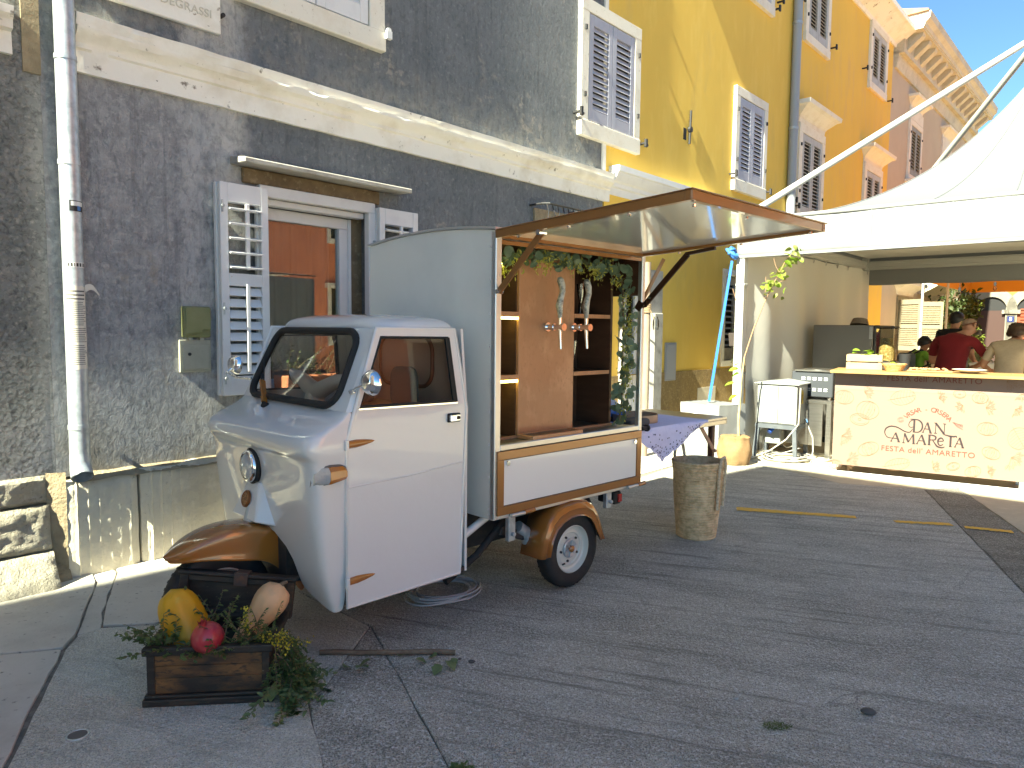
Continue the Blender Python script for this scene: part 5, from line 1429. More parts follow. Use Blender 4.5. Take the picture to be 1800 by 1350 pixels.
# ------------------------------------------------------------------ leaf helpers
def leaf_mesh(name, L, W, m, lobes=0, bend=.25, n=5):
    """leaf along +x, folded along its rib, drooping at the tip"""
    v = [(0,0,0)]; f = []
    up = []; lo = []; mid = []
    for i in range(n+1):
        t = i/n
        w = W/2*(math.sin(math.pi*min(1, t*1.0+.02))**.75)
        if lobes: w *= .72+.38*abs(math.sin(t*math.pi*lobes))
        x = L*t; z = -bend*L*t*t
        mid.append((x,0,z)); up.append((x,w,z+w*.25)); lo.append((x,-w,z+w*.25))
    v = mid+up+lo; k = n+1
    for i in range(n):
        f.append((i,i+1,k+i+1,k+i)); f.append((i,2*k+i,2*k+i+1,i+1))
    mb = MB(); mb.add(v, f); return mb.mesh(name, m, smooth=80)
def round_leaf_mesh(name, r, m):
    v = [(0,0,0)]; f = []
    n = 9
    for k in range(n):
        a = 2*math.pi*k/n; v.append((r+r*math.cos(a), r*.92*math.sin(a), .18*r*math.cos(2*a)))
    v[0] = (r,0,-.08*r)
    for k in range(n): f.append((0, 1+k, 1+(k+1) % n))
    mb = MB(); mb.add(v, f); return mb.mesh(name, m, smooth=80)
def rnd_rot(rnd, tilt=1.2): return (rnd.uniform(-tilt, tilt), rnd.uniform(-tilt, tilt), rnd.uniform(0, 6.28))
def place(me, name, parent, loc, rot, sc=1.0):
    o = bpy.data.objects.new(name, me); COL.objects.link(o); o.parent = parent; o.location = loc; o.rotation_euler = rot; o.scale = (sc,)*3
    return o
def scatter(mb, me, T, sc):
    mb.add([tuple(T @ (v.co*sc)) for v in me.vertices], [tuple(p.vertices) for p in me.polygons])
def TR(loc, rot): return Matrix.Translation(loc) @ Matrix.Rotation(rot[2], 4, 'Z') @ Matrix.Rotation(rot[1], 4, 'Y') @ Matrix.Rotation(rot[0], 4, 'X')
M_['leaf_euc'] = leaf_mat('eucalyptus_leaf', (.12,.19,.13), (.21,.29,.19), .3)
M_['leaf_lime'] = leaf_mat('lime_blossom', (.42,.44,.08), (.62,.60,.16), .4)
M_['leaf_herb'] = leaf_mat('herb_leaf', (.085,.135,.04), (.16,.21,.065), .35)
M_['leaf_vine'] = leaf_mat('vine_leaf', (.12,.18,.065), (.22,.27,.12), .35)
M_['leaf_fresh'] = leaf_mat('fresh_green_leaf', (.20,.34,.03), (.32,.45,.07), .5)
M_['leaf_shrub'] = leaf_mat('shrub_leaf', (.025,.045,.012), (.06,.085,.02), .3)
M_['twig'] = mat('twig_bark', (.16,.11,.07), .8, var=((20,(.26,.20,.14),.45,.7),))
M_['yellowflower'] = leaf_mat('yellow_flower', (.55,.45,.03), (.65,.55,.08), .3)

# ------------------------------------------------------------------ garland inside the van
gl = thing('leaf_garland', 'eucalyptus garland with lime blossom hanging round the van serving hatch', 'garland', VW(0, 0, 0), VANROT)
rnd = random.Random(21)
eucs = [round_leaf_mesh('leaf', r, M_['leaf_euc']) for r in (.020, .026, .031)]
path = [(.05,.13,1.91),(.14,.11,1.89),(.24,.10,1.89),(.36,.11,1.935),(.50,.12,1.945),(.64,.11,1.925),(.76,.09,1.90),(.90,.09,1.89),(1.02,.09,1.90),(1.12,.09,1.87),(1.165,.08,1.78),(1.175,.08,1.62),(1.185,.08,1.45),(1.175,.08,1.30),(1.185,.08,1.15),(1.175,.08,1.02),(1.17,.09,.93)]
st = MB(); st.tube(path, .006, 6); st.build('stem', M_['twig'], gl, smooth=60)
def on_path(t):
    x = t*(len(path)-1); i = min(int(x), len(path)-2); return Vector(path[i]).lerp(Vector(path[i+1]), x-i)
for k in range(235):
    p = on_path(rnd.random()**.9)
    vert = p.z < 1.8
    q = p + Vector((rnd.uniform(-.045,.045), rnd.uniform(-.07,.03), rnd.uniform(-.03,.03) if vert else rnd.uniform(-.06,.04)))
    place(rnd.choice(eucs), 'leaf', gl, q, (rnd.uniform(.6, 2.2), rnd.uniform(-1,1), rnd.uniform(0,6.28)), rnd.uniform(.75,1.15))
small = leaf_mesh('sprig', .022, .008, M_['leaf_lime'])
bl_ = MB()
for c in ((.16,1.80,.10),(.22,1.86,.08),(.40,1.86,.08),(.44,1.85,.07),(.47,1.90,.08),(.60,1.90,.06),(.70,1.87,.06),(.86,1.82,.05),(.82,1.85,.05),(.93,1.88,.05),(1.05,1.80,.05),(1.165,1.70,.05),(1.17,1.56,.05),(1.175,1.50,.05),(1.17,1.40,.05),(1.16,1.32,.05),(1.17,1.26,.05),(1.17,1.18,.05),(1.16,1.08,.05),(1.16,1.0,.05)):
    for k in range(42):
        p = Vector((c[0]+rnd.gauss(0,.022), c[2]+rnd.gauss(0,.02)-.01, c[1]+rnd.gauss(0,.026)))
        scatter(bl_, small, TR(p, rnd_rot(rnd, 1.6)), rnd.uniform(.6,1.2))
b_ = bl_.build('blossom', M_['leaf_lime'], gl); b_['kind'] = 'stuff'

def flute(label, u, v, z, h=.19):
    g = thing('champagne_glass', label, 'glass', VW(u, v, z), VANROT, None)
    m = MB(); m.lathe([(.026,0),(.026,.002),(.005,.006),(.0035,h*.30),(.009,h*.36),(.019,h*.62),(.024,h*.85),(.027,h),(.0255,h),(.022,h*.85),(.017,h*.62),(.006,h*.37)], 20)
    m.build('bowl', M_['glass_thing'] if 'glass_thing' in M_ else M_.setdefault('glass_thing', glass_mat('drinking_glass', (.95,.97,.97), .93)), g, smooth=50)
flute('clear flute glass on the upper right shelf of the van', .93, .225, 1.598, .185)
flute('clear flute glass on the lower right shelf of the van next to the tap board', .855, .215, 1.248, .185)
dt = thing('drip_tray', 'steel drip tray with a wooden rim below the two beer taps', 'tray', VW(.50, .07, .893), VANROT)
m = MB(); m.box(-.20,.22,-.062,-.048,0,.024); m.box(-.20,.22,.052,.066,0,.024); m.box(-.20,-.185,-.048,.052,0,.024); m.box(.205,.22,-.048,.052,0,.024); m.build('rim', M_['plywood'], dt, bevel=.002)
m = MB(); m.box(-.185,.205,-.048,.052,0,.006); m.build('pan', M_['darkhole'], dt)
gm_ = MB()
for k in range(26): gm_.box(-.18+k*.0147, -.174+k*.0147, -.048, .052, .016, .021)
o = gm_.build('grid_bars', M_['steel'], dt); o['kind'] = 'stuff'

# ------------------------------------------------------------------ things on the rear table
lilac = mat('lilac_cotton', (.66,.65,.90), .85, var=((30,(.60,.59,.85),.45,.7),))
tc_ = thing('lilac_tablecloth', 'lilac lace tablecloth hanging off the folding table behind the van', 'tablecloth', VW(0, 0, 0), VANROT)
def cloth(u, w):
    # u along the table edge, w across: 0 far .. 1 over the near edge and down
    x = 1.30 + .82*u
    if w <= .6:
        t = w/.6; y = .66 - .635*t; z = .8605 + .004*abs(nz(x*6, y*6))
        return (x, y, z)
    t = (w-.6)/.4
    tip = 1-abs(u-.33)/.67 if u > .33 else .35+.65*u/.33
    tip = max(.04, tip)
    if u > .33: tip = max(.06, 1-((u-.33)/.67)**.8)
    drop = .235*tip*t
    scal = .012*abs(math.sin(u*math.pi*11)) if t > .95 else 0
    return (x + .05*t*tip*(.5-u), .022-.012*min(1, t*5) - .02*math.sin(u*14)*t*tip, .858 - drop - scal*tip + (.002 if t == 0 else 0))
m = MB(); m.grid(cloth, 66, 30); o = m.build('cloth', lilac, tc_, smooth=60)
hl_ = MB(); rnd = random.Random(8)
for k in range(90):
    u = rnd.uniform(.08,.9); w = rnd.choice((.93,.955,.90,.86,.965,.70,.76)); p = Vector(cloth(u, w)); 
    hl_.lathe([(0,-.0),(.0055,0)], 6, Matrix.Translation(p+Vector((0,-.0025,0))) @ Matrix.Rotation(rad(90), 4, 'X'))
o = hl_.build('eyelets', mat('eyelet_shadow', (.10,.10,.22), .9), tc_); o['kind'] = 'stuff'
hp = thing('wooden_hoop', 'pale bentwood sieve hoop lying on the lilac tablecloth', 'sieve', VW(1.62, .30, .864), VANROT)
m = MB(); m.lathe([(.158,0),(.162,0),(.162,.055),(.158,.055),(.158,0)], 48); m.build('rim', mat('bentwood', (.50,.31,.19), .5, var=((6,(.42,.25,.15),.4,.7),)), hp, smooth=40)
m = MB(); m.lathe([(0,.012),(.158,.012)], 48); m.build('mesh_sheet', mat('sieve_mesh', (.5,.48,.44), .6), hp)
bp = thing('blue_display', 'blue sloping display lid with a black base on the folding table', 'display', VW(1.42, .40, .862), VANROT)
m = MB(); m.prism([(-.15,.03),(.24,.03),(.24,.06),(-.12,.30),(-.15,.30)], 'y', .0, .24); m.build('lid', mat('blue_plastic', (.035,.16,.52), .35, coat=.3), bp, bevel=.006)
m = MB(); m.box(-.16,.26,-.01,.25,0,.03); m.build('base', mat('black_plastic', (.02,.02,.022), .4), bp, bevel=.006)
cs_ = thing('grey_case', 'dark grey rounded case lying in front of the blue display', 'case', VW(1.36, .14, .862), VANROT)
m = MB(); m.box(-.06,.16,-.05,.09,0,.05); m.build('body', mat('dark_grey_cloth', (.07,.07,.075), .8), cs_, bevel=.02, seg=3)
pr_ = thing('rope_post', 'weathered wooden post with rope and a hanging jar behind the van', 'post', ST(7.32, 4.45, 0), STREET)
m = MB(); m.tube([(0,0,0),(.01,0,1.2),(0,0,2.3)], [.05,.046,.042], 10); m.build('pole', mat('grey_driftwood', (.28,.22,.17), .8, var=((9,(.20,.15,.11),.4,.7),), stretch=(1,1,.3), bump=((30,.4,.01),)), pr_, smooth=60)
m = MB()
for k in range(5): m.tube([(.055*math.cos(a*.7), .055*math.sin(a*.7), 1.72+.022*k+.004*math.sin(a*.7)) for a in range(10)], .008, 6)
m.tube([(-.01,-.06,1.74),(.04,-.075,1.64),(.05,-.075,1.56)], .006, 5); m.build('rope', mat('jute_rope', (.38,.28,.17), .9), pr_, smooth=60)
m = MB(); m.lathe([(.0,1.22),(.028,1.22),(.034,1.25),(.034,1.31),(.022,1.345),(.022,1.36)], 16, Matrix.Translation((.05,-.10,.17)) @ Matrix.Scale(1.1, 4)); m.build('jar', M_['glass_thing'], pr_, smooth=50)

# ------------------------------------------------------------------ rope basket in front of the van
rope = mat('seagrass_rope', (.80,.58,.34), .9, var=((30,(.56,.38,.20),.4,.62),(7,(.86,.66,.41),.5,.7)), bump=((160,.7,.004),))
rope_l = mat('pale_rope_handle', (.72,.58,.39), .9, var=((60,(.50,.38,.24),.45,.6),), bump=((160,.7,.004),))
rb = thing('rope_basket', 'tall woven seagrass basket with two loop handles on the asphalt', 'basket', (1.365, 5.135, 0), rad(10))
m = MB(); prof = []
N = 30
def br(t): return .136 + .034*t + .010*math.sin(t*2.6) + (.012*max(0, t-.85)/.15)
for k in range(N):
    for j in range(5):
        a = math.pi*j/4; t = (k+j/4)/N
        prof.append((br(t) + .0065*math.sin(a), .565*t))
m.lathe([(.0,.004),(.12,.0)] + prof + [(br(1)-.012,.567), (br(1)-.024,.55)] + [(br(t)-.022, .565*t) for t in (.8,.5,.2,.02)] + [(0,.02)], 48)
m.build('woven_body', rope, rb, smooth=45)
for a, s in ((rad(-52), 1), (rad(112), -1)):
    ca, sa = math.cos(a), math.sin(a); R_ = .178
    T = Matrix.Translation((R_*ca, R_*sa, 0)) @ Matrix.Rotation(a, 4, 'Z')
    m = MB()
    if s == 1: pts = [(.0,-.045,.23),(.006,-.045,.40),(.012,-.045,.53),(.02,-.03,.60),(.02,.01,.605),(.016,.04,.55),(.010,.042,.42),(.0,.04,.25)]
    else: pts = [(0,-.05,.50),(.01,-.05,.58),(.012,-.035,.645),(.012,0,.672),(.012,.035,.645),(.01,.05,.58),(0,.05,.50)]
    m.tube([T @ Vector(p) for p in pts], .0115, 8); m.build('handle', rope_l, rb, smooth=60)

# ------------------------------------------------------------------ old chest with pumpkins in front of the van
chestwood = mat('blackened_chest_wood', (.022,.018,.015), .55, var=((3.2,(.12,.06,.024),.54,.70),(26,(.045,.035,.027),.48,.7),(60,(.24,.19,.13),.66,.74)), stretch=(.5,1,2.2), bump=((30,.35,.004),))
chestwarm = mat('worn_brown_chest_board', (.026,.020,.016), .5, var=((2.0,(.24,.115,.038),.44,.62),(22,(.045,.030,.02),.52,.64)), stretch=(1.1,1,3.4), bump=((40,.3,.003),))
CR = rad(6.5)
chest = thing('wooden_chest', 'blackened old wooden chest with its lid open in front of the van', 'chest', (-1.432, 2.700, 0), CR)
cw, cd, chh = .478, .34, .238
m = MB()
m.box(-.012, cw+.012, -.012, cd+.012, 0, .03); m.box(-.006, cw+.006, -.006, cd+.006, .03, .045)
m.build('base_moulding', chestwood, chest, bevel=.006, seg=2)
for k, (z0, z1) in enumerate(((.045,.108),(.109,.157),(.158,.205))):
    m = MB(); m.box(.016, cw-.016, .010, .028, z0, z1); m.build('board', chestwarm if k != 0 else chestwarm, chest, bevel=.0015)
    m = MB(); m.box(.010, .028, .028, cd-.01, z0, z1); m.build('board', chestwood, chest, bevel=.0015)
    m = MB(); m.box(cw-.028, cw-.010, .028, cd-.01, z0, z1); m.build('board', chestwood, chest, bevel=.0015)
    m = MB(); m.box(.028, cw-.028, cd-.028, cd-.01, z0, z1); m.build('board', chestwood, chest, bevel=.0015)
for x in (.004, cw-.034): MB().box(x, x+.03, .004, .012, .045, .206).build('corner_strip', chestwood, chest, bevel=.002)
m = MB(); m.box(-.010, cw+.010, -.010, .026, .205, chh); m.box(-.010, .026, .026, cd+.006, .205, chh); m.box(cw-.026, cw+.010, .026, cd+.006, .205, chh); m.box(.026, cw-.026, cd-.03, cd+.006, .205, chh); m.build('top_moulding', chestwood, chest, bevel=.007, seg=2)
LT = Matrix.Translation((.012, cd+.012, chh+.012)) @ Matrix.Rotation(rad(-7), 4, 'X') @ Matrix.Rotation(rad(6), 4, 'Y')
m = MB(LT); m.box(-.005, cw+.005, .012, .03, 0, .165); m.build('lid', chestwood, chest, bevel=.003)
m = MB(LT); m.box(-.008, .03, -.02, .012, 0, .165); m.box(cw-.03, cw+.008, -.02, .012, 0, .165); m.box(.03, cw-.03, -.02, .012, .137, .165); m.box(.03, cw-.03, -.02, .012, 0, .02); m.build('lid_rim', chestwood, chest, bevel=.004)
m = MB(LT); m.box(-.016, cw+.016, -.03, .034, .165, .181); m.build('lid_moulding', chestwood, chest, bevel=.004)
m = MB(LT); m.box(.225, .285, -.034, .036, .177, .189); m.box(.225, .285, -.038, -.028, .130, .181); m.build('hasp', mat('rusty_iron', (.07,.045,.035), .7, var=((30,(.13,.06,.03),.5,.7),)), chest, bevel=.002)
m = MB(); m.box(.03, cw-.03, .03, cd-.03, .05, .17); m.build('filling', mat('dark_moss_bed', (.025,.03,.015), .95), chest)
def CH(x, y, z):
    return (-1.432 + x*math.cos(CR) - y*math.sin(CR), 2.700 + x*math.sin(CR) + y*math.cos(CR), z)
def gourd(name, label, cat, loc, tilt, prof, m, ribs, amp, n=40, rotz=0.0):
    t = thing(name, label, cat, loc, rotz)
    T = Matrix.Rotation(tilt[0], 4, 'X') @ Matrix.Rotation(tilt[1], 4, 'Y')
    mb = MB(T); k = len(prof)
    def fn(u, w):
        r, z = prof[int(round(w*(k-1)))]; a = 2*math.pi*u
        rr2 = r*(1 - amp*(.5+.5*math.cos(a*ribs)) + .03*nz(math.cos(a)*1.6, math.sin(a)*1.6, z*9))
        return (rr2*math.cos(a), rr2*math.sin(a), z)
    mb.grid(fn, n, k-1, closeu=True); mb.build('flesh', m, t, smooth=60)
    return t, T
def oval(rs, L, n=14, pw=.5):
    return [(max(.001, rs(i/n)), L*i/n) for i in range(n+1)]
yel_sk = mat('yellow_squash_skin', (.72,.37,.015), .42, var=((5,(.64,.31,.012),.4,.65),(16,(.60,.38,.05),.6,.75),(55,(.16,.11,.03),.70,.75)), bump=((14,.12,.01),))
t, T = gourd('yellow_squash', 'large yellow squash leaning at the left end of the chest', 'squash', CH(.165, .14, .12), (rad(-12), rad(-27)), oval(lambda t: .100*math.sqrt(max(0, 1-(2*t-1)**4))*(1.04-.26*t), .315), yel_sk, 9, .05)
but_sk = mat('butternut_skin', (.70,.43,.23), .5, var=((4,(.62,.36,.18),.4,.65),(40,(.62,.40,.22),.5,.7)), bump=((20,.1,.006),))
t, T = gourd('butternut_squash', 'pale butternut squash leaning at the right end of the open chest', 'squash', CH(.295, .17, .13), (rad(-14), rad(33)), oval(lambda t: (.047+.026*smoothstep(.35,.8,t))*math.sqrt(max(0, 1-abs(2*t-1)**5)), .335), but_sk, 10, .035)
m = MB(T); m.tube([(0,0,.332),(.004,0,.345),(.012,0,.354)], [.011,.008,.006], 8); m.build('stalk', M_['twig'], t)
pom = mat('pomegranate_skin', (.42,.028,.045), .35, var=((6,(.52,.09,.07),.45,.68),(14,(.26,.012,.045),.5,.66),(60,(.5,.22,.12),.72,.76)), coat=.3)
t, T = gourd('pomegranate', 'dark red pomegranate in the middle of the chest herbs', 'pomegranate', CH(.245, .035, .205), (rad(14), rad(-10)), oval(lambda t: .063*math.sqrt(max(0, 1-(2*t-1)**2.0))**.9, .122), pom, 6, .03)
m = MB(T)
for k in range(6):
    a = 2*math.pi*k/6; c, s = math.cos(a), math.sin(a)
    m.add([(.012*c-.008*s,.012*s+.008*c,.117),(.012*c+.008*s,.012*s-.008*c,.117),(.019*c,.019*s,.146)], [(0,1,2)])
m.lathe([(.014,.117),(.013,.134)], 10); m.build('crown', pom, t)
# herbs lying in the chest
def sprig(mb, mstem, base, d, L, rnd, me, n, spread=.35, sc=(.7,1.2), droop=.5, st_r=.0022):
    d = Vector(d).normalized(); pts = []
    p = Vector(base)
    for k in range(9):
        pts.append(p.copy()); d = (d + Vector((rnd.uniform(-.12,.12), rnd.uniform(-.12,.12), -droop*.06 + rnd.uniform(-.05,.05)))).normalized(); p = p + d*L/8
    mstem.tube(pts, [st_r*(1-.7*k/8) for k in range(9)], 5)
    for k in range(n):
        t = .12 + .88*(k/n); x = t*8; i = min(int(x), 7); q = pts[i].lerp(pts[i+1], x-i)
        ax = (pts[i+1]-pts[i]).normalized()
        yaw = math.atan2(ax.y, ax.x) + rnd.choice((-1,1))*rnd.uniform(.4,1.3)
        scatter(mb, me, TR(q, (rnd.uniform(-.8,.8), rnd.uniform(-.9,.4), yaw)), rnd.uniform(*sc))
    return pts
herb = leaf_mesh('herb', .022, .012, M_['leaf_herb'], lobes=2)
herb2 = leaf_mesh('herb2', .014, .006, M_['leaf_herb'])
flw = leaf_mesh('flower', .009, .006, M_['yellowflower'])
vine = leaf_mesh('vine', .075, .062, M_['leaf_vine'], lobes=2.5, bend=.35, n=7)
hb_t = thing('herb_sprigs', 'green herb sprigs with tiny yellow flowers bedded between the squashes', 'herbs', CH(0, 0, .15), 0)
o_ = Vector(CH(0,0,.15)); lv = MB(Matrix.Translation(-o_)); sm_ = MB(Matrix.Translation(-o_)); fl_ = MB(Matrix.Translation(-o_)); rnd = random.Random(4)
def C3(x, y, z): return Vector(CH(x, y, z))
for k in range(20): sprig(lv, sm_, C3(rnd.uniform(.0,.10), rnd.uniform(.0,.12), .21), (rnd.uniform(-1,.2), rnd.uniform(-.8,.4), rnd.uniform(.25,1)), rnd.uniform(.10,.17), rnd, herb, 20, droop=.8)
for k in range(9): sprig(lv, sm_, C3(rnd.uniform(.16,.26), rnd.uniform(.13,.22), .20), (rnd.uniform(-.6,.6), rnd.uniform(-.4,.3), rnd.uniform(.6,1)), rnd.uniform(.14,.24), rnd, herb, 20)
for k in range(26): sprig(lv, sm_, C3(rnd.uniform(.28,.45), rnd.uniform(.02,.10), .215), (rnd.uniform(-.5,1), rnd.uniform(-.7,.3), rnd.uniform(.15,.8)), rnd.uniform(.10,.2), rnd, herb2, 46, droop=.5)
for k in range(18): sprig(lv, sm_, C3(rnd.uniform(.12,.30), rnd.uniform(.0,.05), .215), (rnd.uniform(-1,1), rnd.uniform(-.8,.0), rnd.uniform(.0,.5)), rnd.uniform(.06,.12), rnd, herb, 14)
for tgt, L in (((.33,-.25,1.0), .21), ((.9,-.2,.35), .24), ((1.0,-.1,.30), .26), ((.8,-.4,.5), .2)):
    pts = sprig(lv, sm_, C3(.33+rnd.uniform(0,.05), .06, .22), tgt, L, rnd, herb2, 60, droop=.9)
    for p in pts[3:]:
        for j in range(14): scatter(fl_, flw, TR(p+Vector((rnd.gauss(0,.009), rnd.gauss(0,.009), rnd.gauss(0,.009))), rnd_rot(rnd, 1.5)), rnd.uniform(.7,1.3))
o = lv.build('leaves', M_['leaf_herb'], hb_t); o['kind'] = 'stuff'
sm_.build('stems', M_['twig'], hb_t)
o = fl_.build('flowers', M_['yellowflower'], hb_t); o['kind'] = 'stuff'
# bunch hanging over the right side to the ground
bn = thing('foliage_bunch', 'bunch of dark green foliage spilling to the ground beside the chest', 'foliage', CH(.50, .10, 0), 0)
o_ = Vector(CH(.50,.10,0)); lv = MB(Matrix.Translation(-o_)); sm_ = MB(Matrix.Translation(-o_)); lv2 = MB(Matrix.Translation(-o_)); rnd = random.Random(14)
for k in range(60): sprig(lv, sm_, C3(.50+rnd.uniform(-.02,.05), rnd.uniform(.0,.2), .20+rnd.uniform(-.12,.03)), (rnd.uniform(.0,.8), rnd.uniform(-.7,.5), rnd.uniform(-1,-.2)), rnd.uniform(.10,.2), rnd, herb2, 60, droop=1.2, sc=(.7,1.4))
for k in range(26): sprig(lv2, sm_, C3(.50+rnd.uniform(.0,.08), rnd.uniform(-.05,.2), rnd.uniform(.03,.12)), (rnd.uniform(-.3,.9), rnd.uniform(-1,.2), rnd.uniform(-.5,.1)), rnd.uniform(.12,.22), rnd, herb, 26, droop=.6, sc=(.8,1.7))
for mb_ in (lv, lv2):
    mb_.v = [(x, y, max(z, .004)) for x, y, z in mb_.v]
sm_.v = [(x, y, max(z, .003)) for x, y, z in sm_.v]
o = lv.build('fine_leaves', M_['leaf_herb'], bn); o['kind'] = 'stuff'
o = lv2.build('lobed_leaves', M_['leaf_vine'], bn); o['kind'] = 'stuff'
sm_.build('stems', M_['twig'], bn)
for k, (x, y, s) in enumerate(((.54,-.03,.9),(.58,.05,.8),(.50,-.06,.8),(.56,.12,1.0),(.62,.02,.8),(.52,.03,1.1))):
    p = Vector(CH(x, y, .05+.02*k)) - o_
    place(vine, 'leaf', bn, p, (rnd.uniform(-.4,.4), rnd.uniform(.1,.6), rnd.uniform(-2,1)), s)
sk_ = thing('wooden_stick', 'long brown cut stick lying on the ground beside the chest foliage', 'stick', (-.56, 3.166, 0), math.atan2(.019, .604))
m = MB(); m.tube([(-.31+.62*k/8, .004*math.sin(k*1.3), .0135+.002*math.sin(k*2.1)) for k in range(9)], [.0125,.0125,.012,.0125,.012,.0125,.0125,.0125,.0128], 10); m.build('shaft', M_['twig'], sk_, smooth=50)
MB().tube([(.3095,.0,.0135),(.3125,.0,.0135)], .011, 10).build('cut_end', mat('pale_cut_wood', (.52,.42,.30), .8), sk_)
spots = [(-.62,3.075,1.0),(-.50,3.12,.8),(-.42,3.09,.9),(-.33,3.115,1.0),(-.28,3.06,1.2),(-.305,3.03,1.1),(-.24,3.10,.9),(-.66,2.98,1.3),(-.72,3.0,1.0)]
lw = ('by the chest foliage','below the middle of the stick','below the stick','under the stick end','nearest the stick end, the largest','curled next to the largest leaf','at the right of the stick leaves','flat on the seam beside the chest','tucked against the foliage bunch')
for (x, y, s), w in zip(spots, lw):
    o = place(vine, 'fallen_leaf', None, (x, y, .022*s), (rnd.uniform(-.3,.3), rnd.uniform(-.1,.35), rnd.uniform(0,6.28)), .72*s)
    tag(o, 'wilted green vine leaf on the ground, ' + w, 'leaf', 'fallen leaves by the stick')
wd_t = thing('weed_tuft', 'small moss tuft growing in the asphalt in the foreground', 'weed', (1.02, 2.60, 0), 0)
lv = MB(); rnd = random.Random(2)
for k in range(170):
    a = rnd.uniform(0,6.28); r = .04*math.sqrt(rnd.random()); scatter(lv, herb2, TR((r*math.cos(a)*1.4, r*math.sin(a)*.8, .003), (0, rnd.uniform(-1.2,-.2), rnd.uniform(0,6.28))), rnd.uniform(.5,.9))
o = lv.build('leaves', M_['leaf_herb'], wd_t); o['kind'] = 'stuff'
wd_t = thing('weed_tuft', 'small green weed at the bottom edge of the picture', 'weed', (-.16, 2.32, 0), 0)
lv = MB()
for k in range(60):
    a = rnd.uniform(0,6.28); r = .03*math.sqrt(rnd.random()); scatter(lv, herb, TR((r*math.cos(a)*1.4, r*math.sin(a)*.8, .004), (0, rnd.uniform(-.8,-.0), rnd.uniform(0,6.28))), rnd.uniform(.6,1.0))
o = lv.build('leaves', M_['leaf_herb'], wd_t); o['kind'] = 'stuff'
for (x, y, r, lab) in ((-.17,3.10,.016,'dark round pebble right of the stick'),(-.225,3.13,.008,'tiny dark pebble near the end of the stick'),(1.42,2.70,.03,'grey stone sitting in a hollow of the asphalt'),(.93,2.80,.011,'white pebble on the dark asphalt in front')):
    t = thing('pebble', lab, 'stone', (x, y, 0)); m = MB(); m.grid(lambda u, w: ((r*math.sin(math.pi*w)*math.cos(2*math.pi*u)*(1+.25*nz(u*3, w*3, x))), r*.75*math.sin(math.pi*w)*math.sin(2*math.pi*u), r*.35+r*.4*math.cos(math.pi*w)), 12, 7, closeu=True)
    m.build('body', mat('pebble_stone', (.09,.085,.08) if 'white' not in lab else (.5,.49,.47), .8), t, smooth=60)
dc = thing('drain_cap', 'small round metal survey cap set in the concrete at lower left', 'cover', (-1.58, 2.50, 0))
m = MB(); m.lathe([(.031,0),(.033,.004),(.038,.004),(.039,0)], 32); m.build('ring', M_['zinc'], dc, smooth=40)
m = MB(); m.lathe([(0,.002),(.032,.002)], 32); m.build('lid', mat('dull_lid', (.13,.125,.115), .7, bump=((90,.3,.003),)), dc)

# planter on the sill of the ground window, seen through the windscreen
pl = thing('terracotta_planter', 'terracotta window box with a straggly plant on the grey house sill', 'planter', ST(3.02, 4.66, 1.0), STREET)
m = MB(); m.prism([(-.085,.0),(.085,.0),(.10,.15),(-.10,.15)], 'x', -.33, .33); m.build('pot', mat('terracotta', (.36,.12,.05), .8, var=((6,(.28,.09,.04),.4,.7),)), pl, bevel=.008)
lv = MB(); sm_ = MB(); rnd = random.Random(6)
for k in range(26): sprig(lv, sm_, (rnd.uniform(-.3,.3), rnd.uniform(-.05,.05), .14), (rnd.uniform(-.5,.5), rnd.uniform(-.6,.2), rnd.uniform(.3,1)), rnd.uniform(.12,.3), rnd, herb, 16, droop=1.0)
o = lv.build('leaves', M_['leaf_shrub'], pl); o['kind'] = 'stuff'; sm_.build('stems', M_['twig'], pl)
# flower box on the low yellow house window
pl = thing('window_box', 'dark window box with trailing ivy below the yellow house shutters', 'planter', ST(10.35, 4.58, 1.28), STREET)
m = MB(); m.prism([(-.09,.0),(.09,.0),(.11,.2),(-.11,.2)], 'x', -.33, .40); m.build('pot', mat('dark_plastic_pot', (.035,.025,.022), .6), pl, bevel=.008)
lv = MB(); sm_ = MB(); rnd = random.Random(9)
for k in range(46): sprig(lv, sm_, (rnd.uniform(-.3,.35), rnd.uniform(-.08,.05), .19), (rnd.uniform(-.6,.6), rnd.uniform(-.7,.2), rnd.uniform(.2,1)), rnd.uniform(.12,.28), rnd, herb, 16, droop=1.0, sc=(1,1.8))
for k in range(16): sprig(lv, sm_, (-.34+rnd.uniform(-.05,.03), -.08, .18), (rnd.uniform(-.3,.1), rnd.uniform(-.3,.1), -1), rnd.uniform(.2,.62), rnd, herb, 22, droop=1.0, sc=(1,1.8))
o = lv.build('leaves', M_['leaf_shrub'], pl); o['kind'] = 'stuff'; sm_.build('stems', M_['twig'], pl)
lb = thing('hanging_lantern', 'dark iron lantern bracket under the yellow house window', 'lantern', ST(10.65, 4.62, .62), STREET)
m = MB(); m.tube([(0,.12,.32),(0,.0,.36),(0,-.07,.34),(0,-.07,.25)], .014, 8); m.build('bracket', M_['blackiron'], lb, smooth=60)
m = MB(); m.box(-.09,.09,-.15,.03,.0,.22); m.prism([(-.12,.22),(.12,.22),(.05,.28),(-.05,.28)], 'y', -.16, .04); m.build('lamp_body', M_['blackiron'], lb, bevel=.01)
